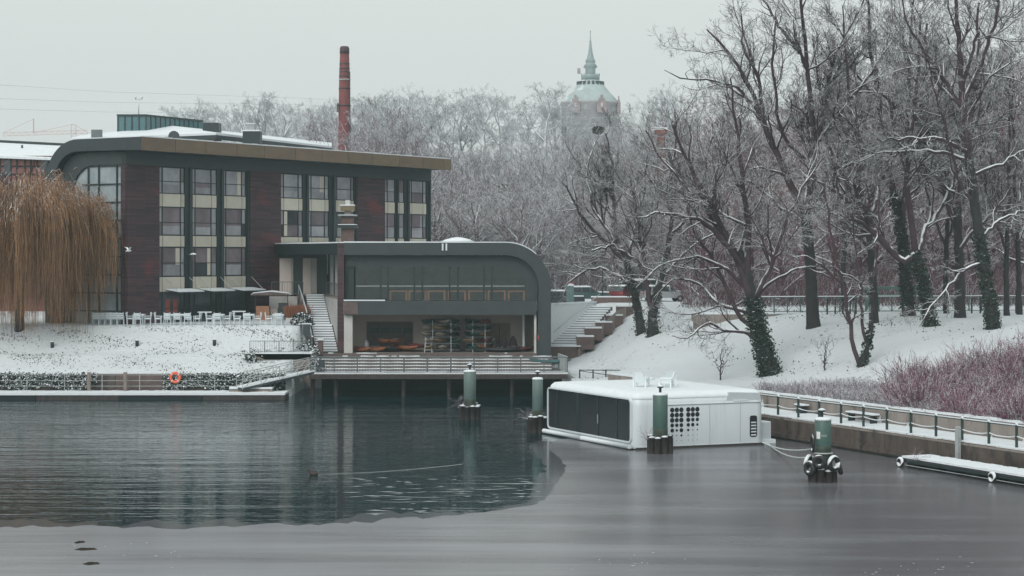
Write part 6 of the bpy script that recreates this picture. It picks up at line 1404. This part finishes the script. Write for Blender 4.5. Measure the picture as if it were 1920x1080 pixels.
# ------------------------------------------------------------------ wood on the hillside: shared tree shapes, one object per tree
def proto(seed, H=15.0, spread=.5, upb=.06, dense=1.0, low=.22, twig_r=.018, mat=None):
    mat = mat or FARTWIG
    r = np.random.default_rng(seed); tr = [(0, 0, -.5, .34), (r.normal(0, .15), r.normal(0, .15), H * .3, .25), (r.normal(0, .4), r.normal(0, .4), H * .62, .15), (r.normal(0, .6), r.normal(0, .6), H * .97, .03)]
    P = resample(tr, 12)[None]; P[:, 2:, :2] += r.normal(size=(1, 10, 2)) * .12
    tm = np_mesh('trunk', *tube_arrays(P[:, :, :3], P[:, :, 3], 6), smooth=True, mat=mat)
    n1 = int(17 * dense); Pl, Rl = sprout(r, P[:, :, :3], P[:, :, 3], n1, spread, 48, 8, upb, .14, tmin=low, rk=.6, lmin=2.5)
    parts = [tube_arrays(Pl, Rl, 4)]; cur = (Pl, Rl)
    for cnt, ratio, ang, npts, up, wig, lmin, lmax in ((int(120 * dense), .5, 42, 5, .04, .2, .9, 3.2), (int(700 * dense), .5, 40, 4, .03, .24, .5, 1.6), (int(2300 * dense), .6, 38, 3, .02, .26, .4, 1.0)):
        cur = sprout(r, *cur, cnt, ratio, ang, npts, up, wig, rmin=twig_r, lmin=lmin, lmax=lmax); parts.append(tube_arrays(*cur, 3))
    cm_ = np_mesh('crown', *merge(parts), smooth=True, mat=mat); return tm, cm_
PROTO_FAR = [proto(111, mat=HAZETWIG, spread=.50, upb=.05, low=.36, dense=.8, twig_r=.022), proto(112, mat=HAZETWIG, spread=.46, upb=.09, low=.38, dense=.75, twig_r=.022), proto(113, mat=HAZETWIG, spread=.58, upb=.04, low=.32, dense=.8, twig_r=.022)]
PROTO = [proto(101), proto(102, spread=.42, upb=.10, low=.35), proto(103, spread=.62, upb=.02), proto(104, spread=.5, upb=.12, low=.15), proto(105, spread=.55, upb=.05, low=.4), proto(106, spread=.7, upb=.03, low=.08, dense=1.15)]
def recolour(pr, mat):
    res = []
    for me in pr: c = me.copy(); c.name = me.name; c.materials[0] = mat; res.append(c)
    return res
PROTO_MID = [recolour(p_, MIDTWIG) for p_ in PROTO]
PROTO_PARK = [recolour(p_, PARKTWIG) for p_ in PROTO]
ZONES = [(560, 'above the hotel roof'), (640, 'just left of the factory chimney'), (720, 'just right of the factory chimney'), (840, 'above the end of the bronze fascia'), (1000, 'above the canoe house roof'),
         (1085, 'left of the water tower'), (1170, 'below the water tower'), (1290, 'right of the water tower'), (1400, 'behind the leaning ivy tree'), (1500, 'left of the forked trunk'), (1600, 'right of the forked trunk'), (1780, 'behind the ivied leaning pair'), (1850, 'left of the tallest dark tree'), (9999, 'at the right edge of the picture')]
NTREE = [0]
def wood_tree(x, ytop, Y, label, group, kind=None, wide=None, hmin=4, far=False):
    X = (x - 960) / F * Y; zg = float(ground(X, Y)); zt = CAMZ - (ytop - HOR) / F * Y; h = zt - zg
    if h < hmin: return
    k = kind if kind is not None else random.randrange(6); tm, cm_ = PROTO_FAR[k % 3] if far else (PROTO_PARK[k] if 'park' in group else PROTO_MID[k] if 'upper' in group else PROTO[k]); s = h / 15.3; wv = (wide or 1) * random.uniform(.85, 1.2)
    s2 = max(.55, min(1.35, s * wv)) if h < 24 else s * .85
    o = bpy.data.objects.new('bare_tree', None); COL.objects.link(o); o.location = (X, Y, zg); o.rotation_euler = (0, 0, random.uniform(0, 6.28)); o.scale = (s2, s2, s)
    tag(o, label + ', ' + next(z_ for lim_, z_ in ZONES if x < lim_), 'tree', group); link('trunk', tm, o); link('crown', cm_, o); NTREE[0] += 1; return o
ENV_A = ([300, 335, 360, 400, 430, 470, 520, 555, 575, 600, 640, 700, 745, 765, 800, 830, 880, 930, 960, 972, 985, 1010, 1040, 1075, 1095, 1165, 1185, 1210, 1260, 1400], [235, 222, 204, 216, 212, 200, 196, 202, 220, 200, 196, 192, 180, 172, 190, 192, 184, 184, 205, 255, 230, 172, 180, 242, 244, 244, 222, 195, 175, 160])
x = 335
while x < 1290:
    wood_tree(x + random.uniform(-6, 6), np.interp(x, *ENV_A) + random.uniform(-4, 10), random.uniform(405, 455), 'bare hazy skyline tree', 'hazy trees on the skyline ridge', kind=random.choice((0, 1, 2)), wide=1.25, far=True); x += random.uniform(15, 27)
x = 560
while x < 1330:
    wood_tree(x, np.interp(x, [560, 600, 640, 740, 790, 850, 1000, 1050, 1170, 1330], [275, 264, 255, 250, 262, 285, 290, 268, 262, 245]) + random.uniform(-22, 26), random.uniform(290, 345), 'bare hazy frosted tree on the upper hillside', 'frosted trees on the upper hillside'); x += random.uniform(12, 19)
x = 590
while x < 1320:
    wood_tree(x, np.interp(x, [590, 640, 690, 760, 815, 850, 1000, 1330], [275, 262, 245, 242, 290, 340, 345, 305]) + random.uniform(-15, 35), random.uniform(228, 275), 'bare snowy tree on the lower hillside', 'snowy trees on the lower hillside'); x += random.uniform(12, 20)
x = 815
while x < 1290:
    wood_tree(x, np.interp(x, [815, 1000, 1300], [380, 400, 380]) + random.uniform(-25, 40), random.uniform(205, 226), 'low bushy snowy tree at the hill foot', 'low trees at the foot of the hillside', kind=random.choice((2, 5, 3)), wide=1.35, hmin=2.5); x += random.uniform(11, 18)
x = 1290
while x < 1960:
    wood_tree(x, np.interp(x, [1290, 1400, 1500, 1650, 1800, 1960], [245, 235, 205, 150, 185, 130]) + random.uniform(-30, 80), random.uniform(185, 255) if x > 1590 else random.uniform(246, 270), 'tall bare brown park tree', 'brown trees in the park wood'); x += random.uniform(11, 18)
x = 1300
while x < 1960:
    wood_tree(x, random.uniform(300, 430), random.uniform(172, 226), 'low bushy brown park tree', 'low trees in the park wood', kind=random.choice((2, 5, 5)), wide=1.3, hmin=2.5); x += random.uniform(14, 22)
# undergrowth that closes the wood
def thicket(name, label, mat, n, area, hgt, rad, lean=.35, npts=4, seed=1, cat='undergrowth', fork=1.5):
    r = np.random.default_rng(seed); pts = area(r, n); n = len(pts); h = hgt(r, pts)
    D = unit(np.stack([r.normal(0, lean, n), r.normal(0, lean, n), np.ones(n)], -1)); P = np.zeros((n, npts, 3)); P[:, 0] = pts
    for k in range(1, npts): D = unit(D + r.normal(size=D.shape) * .16); P[:, k] = P[:, k - 1] + D * (h / (npts - 1))[:, None]
    R = np.full((n, 1), rad) * np.linspace(1, .4, npts)[None] * r.uniform(.7, 1.3, (n, 1))
    parts = [tube_arrays(P, R, 3)]; c = sprout(r, P, R, int(n * fork), .4, 32, 3, .04, .2, tmin=.3, rmin=rad * .6); parts.append(tube_arrays(*c, 3))
    return tag(link(name, np_mesh(name, *merge(parts), smooth=True, mat=mat)), label, cat, kind='stuff')
def area_px(x0, x1, Y0, Y1):
    def f(r, n):
        Y = r.uniform(Y0, Y1, n); X = (r.uniform(x0, x1, n) - 960) / F * Y; return np.stack([X, Y, ground(X, Y) - .05], -1)
    return f
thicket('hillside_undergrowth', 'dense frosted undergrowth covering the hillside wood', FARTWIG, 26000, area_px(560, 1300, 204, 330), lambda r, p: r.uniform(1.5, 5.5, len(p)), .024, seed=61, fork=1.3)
thicket('ridge_undergrowth', 'haze-pale frosted brushwood along the skyline ridge below the tower', HAZETWIG, 15000, area_px(330, 1320, 330, 440), lambda r, p: r.uniform(2.0, 7.5, len(p)), .035, seed=65, fork=1.3)
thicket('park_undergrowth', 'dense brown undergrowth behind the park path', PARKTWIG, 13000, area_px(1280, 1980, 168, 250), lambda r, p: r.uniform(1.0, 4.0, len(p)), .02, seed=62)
# purple dogwood thicket and pale brambles behind the quay
def dog_area(r, n):
    y = r.uniform(-44, 14, n * 3); x = r.uniform(2.8, 13, n * 3); X = Q0[0] + QN[0] * x + QE[0] * y; Y = Q0[1] + QN[1] * x + QE[1] * y; px = 960 + X / Y * F
    far = np.interp(px, [1630, 1660, 1700, 1800, 1900, 2000], [2.8, 6, 8.5, 11, 13, 13]); k = (px > 1668) & (x < far); return np.stack([X, Y, ground(X, Y) - .05], -1)[k][:n]
thicket('dogwood_thicket', 'dense purple red dogwood thicket above the right quay wall', DOGWOOD, 27000, dog_area, lambda r, p: r.uniform(.8, 2.1, len(p)) * (.85 + .38 * np.sin(p[:, 0] * 1.3 + 1) * np.sin(p[:, 1] * .9)), .017, .85, 5, 63, fork=2.8)
def bram_area(r, n):
    y = r.uniform(-16, 16, n * 3); x = r.uniform(2.7, 7.5, n * 3); X = Q0[0] + QN[0] * x + QE[0] * y; Y = Q0[1] + QN[1] * x + QE[1] * y; px = 960 + X / Y * F
    k = (px > 1425) & (px < 1760) & (x < np.interp(px, [1425, 1500, 1600, 1760], [4.2, 5.2, 7.5, 7])) ; return np.stack([X, Y, ground(X, Y) - .05], -1)[k][:n]
thicket('bramble_thicket', 'low pale frosted brambles between the houseboat and the purple thicket', BRAMBLE, 9000, bram_area, lambda r, p: r.uniform(.3, .9, len(p)), .012, 1.0, 4, 64, fork=2)
# green-brown clumps in the crowns, a nest
def clump(px, py, Y, rad, label, nm='mistletoe_clump', mat=MISTLE, n=260, cat='mistletoe', squash=.8):
    p = at(px, py, Y); o = empty(nm, p, 0, label, cat, 'clumps in the tree crowns'); d = unit(rng.normal(size=(n, 3))) * (rng.uniform(0, 1, (n, 1)) ** .4) * rad; d[:, 2] *= squash
    leaf_cloud('leaves', mat, d, .17 * rad / .8 + .05, o); tw = MB(); tw.tube([(0, 0, -rad * 1.4), (0, 0, rad * .3)], .05, 4); tw.build('stem', BARK, o)
for i, (x, y, Y, rr) in enumerate(((905, 478, 232, 1.0), (925, 502, 232, 1.1), (975, 505, 232, .9), (957, 470, 232, .8), (860, 548, 215, 1.1), (1100, 415, 228, 1.2), (1132, 428, 228, 1.1), (898, 578, 212, .9), (945, 355, 240, .9))):
    clump(x, y, Y, rr * .8, ['olive mistletoe clump above the rounded canoe house roof', 'olive mistletoe clump nearest the rounded roof edge', 'olive mistletoe clump over the rounded roof corner', 'olive mistletoe clump high above the rounded roof corner', 'low olive clump close to the canoe house roof snow', 'large olive clump left of the twin ivied trees', 'large olive clump against the twin ivied trees', 'low olive clump behind the roof corner', 'small olive clump high on the hillside'][i])
clump(1122, 244, 300, 1.0, 'dark bird nest high in a treetop below the water tower', 'bird_nest', NEST, 220, 'nest', .6)

# ------------------------------------------------------------------ weeping willow at the left edge
g = Vector(((36 - 960) / F * 155.2, 155.2, float(ground((36 - 960) / F * 155.2, 155.2))))
wl_ = empty('weeping_willow', g, 0, 'large weeping willow with ochre strands on the left bank', 'tree')
r = np.random.default_rng(71)
P = resample([(0, 0, -1.0, .42), (.02, 0, .2, .38), (.1, 0, 2.5, .34), (.2, 0, 5.0, .3), (.1, .2, 7.2, .25)], 10)[None]
link('trunk', np_mesh('trunk', *tube_arrays(P[:, :, :3], P[:, :, 3], 10), smooth=True, mat=BARK), wl_)
lim = []
for k in range(16):
    a = 2 * math.pi * k / 16 + r.normal(0, .15); R_ = r.uniform(3.5, 6.2); zt = r.uniform(9.2, 11.2) - (R_ - 3.5) * .55
    lim.append([(.1, 0, r.uniform(4, 6.5), .2), (R_ * .35 * math.cos(a), R_ * .35 * math.sin(a), zt * .82, .13), (R_ * .75 * math.cos(a), R_ * .75 * math.sin(a), zt, .08), (R_ * math.cos(a), R_ * math.sin(a), zt - .6, .03)])
for k in range(5): lim.append([(.1, 0, 6.5, .2), (r.normal(0, .8), r.normal(0, .8), 9.5, .12), (r.normal(0, 2), r.normal(0, 2), 12.2, .04)])
Pl = np.stack([resample(l, 12) for l in lim]); Rl = Pl[:, :, 3]; Pl = Pl[:, :, :3] + r.normal(size=Pl[:, :, :3].shape) * .06
P2, R2 = sprout(r, Pl, Rl, 260, .35, 45, 6, -.02, .25, tmin=.3, rmin=.012, lmin=.8, lmax=2.6)
link('crown', np_mesh('crown', *merge([tube_arrays(Pl, Rl, 6), tube_arrays(P2, R2, 4)]), smooth=True, mat=TWIG), wl_)
nbn = 190; baz = r.uniform(0, 2 * np.pi, nbn); brho = 5.9 * np.sqrt(r.uniform(.02, 1, nbn)); lobe = 1 + .12 * np.sin(baz * 5 + 1)
bz_ = 7.5 + 3.2 * np.sqrt(np.clip(1 - (brho / 6.5) ** 2, 0, 1)) + r.normal(0, .45, nbn); bend = np.where(r.uniform(0, 1, nbn) < .5, r.uniform(-.7, 1.6, nbn), r.uniform(1.8, 6.2, nbn)); bend = np.where(brho > 4.9, np.maximum(bend, r.uniform(1.2, 3.6, nbn)), bend)
n = 8000; bi2 = r.integers(0, nbn, n); spr = r.uniform(.16, .48, nbn)[bi2]
S0 = np.stack([(brho * lobe * np.cos(baz))[bi2] + .3, (brho * lobe * np.sin(baz))[bi2], bz_[bi2]], -1) + r.normal(size=(n, 3)) * np.stack([spr, spr, spr * 1.3], -1)
az = np.arctan2(S0[:, 1], S0[:, 0] - .3); rho = np.hypot(S0[:, 0] - .3, S0[:, 1])
end = bend[bi2] + np.abs(r.normal(0, 1.1, n)); end = np.minimum(end, S0[:, 2] - .8)
npt = 7; St = np.zeros((n, npt, 3)); out = unit(np.stack([np.cos(az), np.sin(az), np.zeros(n)], -1)); sway = r.normal(0, .30, (n, 3)) * np.array([1, 1, 0])
for k in range(npt):
    t = k / (npt - 1); St[:, k] = S0 + out * (.55 * min(1, t * 3) * (1 - .2 * t)) + sway * t + np.array([0, 0, 1.]) * ((end - S0[:, 2]) * t)[:, None]
    St[:, k] += r.normal(0, .045 * (k > 0), (n, 3)) * np.array([1, 1, .3])
    if k == 1: St[:, k, 2] += .35
top = r.uniform(0, 1, n) < .42                       # short arching twigs that round off the dome
St[top] = S0[top][:, None, :] + (St[top] - S0[top][:, None, :]) * r.uniform(.10, .30, (top.sum(), 1, 1)) + np.array([0, 0, 1.]) * (np.sin(np.linspace(0, np.pi, npt)) * .55)[None, :, None] * r.uniform(.4, 1.6, (top.sum(), 1, 1)) + out[top][:, None, :] * np.linspace(0, .7, npt)[None, :, None]
RS = np.full((n, 1), .0125) * np.linspace(1.1, .55, npt)[None] * r.uniform(.7, 1.4, (n, 1))
link('hanging_strands', np_mesh('hanging_strands', *tube_arrays(St, RS, 3), smooth=True, mat=WILLOW), wl_)

# ------------------------------------------------------------------ shrubs and grass tufts
g = at(566, 604, 156.5); o = empty('snowy_shrub', (g.x, 156.5, 5.0), 0, 'rounded evergreen shrub under snow beside the outdoor stair', 'shrub')
d = unit(rng.normal(size=(1500, 3))); d[:, 2] = np.abs(d[:, 2]); d *= rng.uniform(.6, 1, (1500, 1)); d *= np.array([.95, .8, .95]); leaf_cloud('leaves', EVERG, d, .12, o); twigs(MB(), (0, 0, 0), 14, .8).build('stems', BARK, o)
for i, (x, y, Y, w_, lab) in enumerate(((584, 655, 152.5, .5, 'small snowy shrub at the end of the bank fence'), (595, 690, 149.8, .55, 'snowy creeper shrub at the left end of the deck'), (575, 640, 153.5, .5, 'snowy shrub around the grey tapered panel'), (470, 660, 150.9, .5, 'small dark shrub at the left end of the bank fence'))):
    g = at(x, y, Y); zg = max(1.7, g.z - .8); o = empty('creeper_shrub', (g.x, Y, zg), 0, lab, 'shrub', 'shrubs by the outdoor stair'); dd = rng.normal(size=(420, 3)) * np.array([w_ * .6, w_ * .4, w_ * .8]); dd[:, 2] = np.abs(dd[:, 2]); leaf_cloud('leaves', EVERG, dd, .09, o); twigs(MB(), (0, 0, -.1), 10, .6).build('stems', BARK, o)
g = at(560, 583, 166); o = empty('russet_grass', (g.x, 166, 5.3), 0, 'russet ornamental grass clump beside the top of the outdoor stair', 'grass clump')
n = 1500; pts_ = np.stack([rng.uniform(-.9, .75, n), rng.uniform(-.4, .4, n), np.full(n, -.2)], -1); Dg = unit(np.stack([rng.normal(0, .25, n), rng.normal(0, .25, n), np.ones(n)], -1)); hh = rng.uniform(.7, 1.25, (n, 1))
link('blades', np_mesh('blades', *tube_arrays(np.stack([pts_, pts_ + Dg * hh * .6, pts_ + Dg * hh + rng.normal(0, .08, (n, 3))], 1), np.full((n, 3), .014) * np.array([1, .8, .4]), 3), smooth=True, mat=REDGRASS), o)
MB().box(-1.0, 1.0, -.5, .5, -.45, -.05).build('planter', WHITEPL, o)
def tufts(name, label, n, X, Y, size, mat):
    Z = ground(X, Y); k = Z > .5; leaf = leaf_cloud(name, mat, np.stack([X, Y, Z + .03], -1)[k], size, None, flat=1.2); return tag(leaf, label, 'grass', kind='stuff')
n = 9000; Y = 149.4 + 6.2 * rng.uniform(0, 1, n) ** .9; X = rng.uniform(-52, -16.5, n); kk = (np.sin(X * .9 + np.sin(Y * 1.3) * 2) + np.sin(Y * 2.2 + X * .31) + rng.normal(0, .8, n)) > .5
tufts('grass_tufts', 'dark grass tips and leaves poking through snow on the left bank', n, X[kk], Y[kk], .065, M('winter_grass', (.075, .085, .06), .8, .4, 2, island=.4, snow=.85))
n = 5200; xq = rng.uniform(4, 24, n); yq = rng.uniform(-30, 60, n); X = Q0[0] + QN[0] * xq + QE[0] * yq; Y = Q0[1] + QN[1] * xq + QE[1] * yq; kk = (np.sin(X * .7 + Y * .2) + np.sin(Y * .6) + rng.normal(0, .7, n)) > 1.0
tufts('leaf_litter', 'dark leaves and twigs scattered on the snow of the right bank', n, X[kk], Y[kk], .075, M('leaf_litter', (.07, .055, .045), .9, .4, 2, island=.4, snow=.85))
ci = twigs(MB(), (0, 0, 0), 20, .7, .9).build('stage_weeds', DOGWOOD); ci.location = at(1722, 866, 98.2); ci.location.z = .45; tag(ci, 'dead weeds hanging over the end of the right floating stage', 'weeds')

# ------------------------------------------------------------------ winter haze
hz_ = MB(); hz_.box(-460, 480, -70, 800, -2.6, 82)
ho = hz_.build('haze', None); tag(ho, 'pale winter haze filling the air of the whole place', 'haze', kind='stuff')
hm = bpy.data.materials.new('winter_haze'); hm.use_nodes = True; nt = hm.node_tree; nt.nodes.clear()
pv = nt.nodes.new('ShaderNodeVolumePrincipled'); pv.inputs['Density'].default_value = 0.00036; pv.inputs['Color'].default_value = (0.74, 0.95, 0.98, 1); pv.inputs['Anisotropy'].default_value = 0.0
mo = nt.nodes.new('ShaderNodeOutputMaterial'); nt.links.new(pv.outputs[0], mo.inputs['Volume']); ho.data.materials.append(hm)
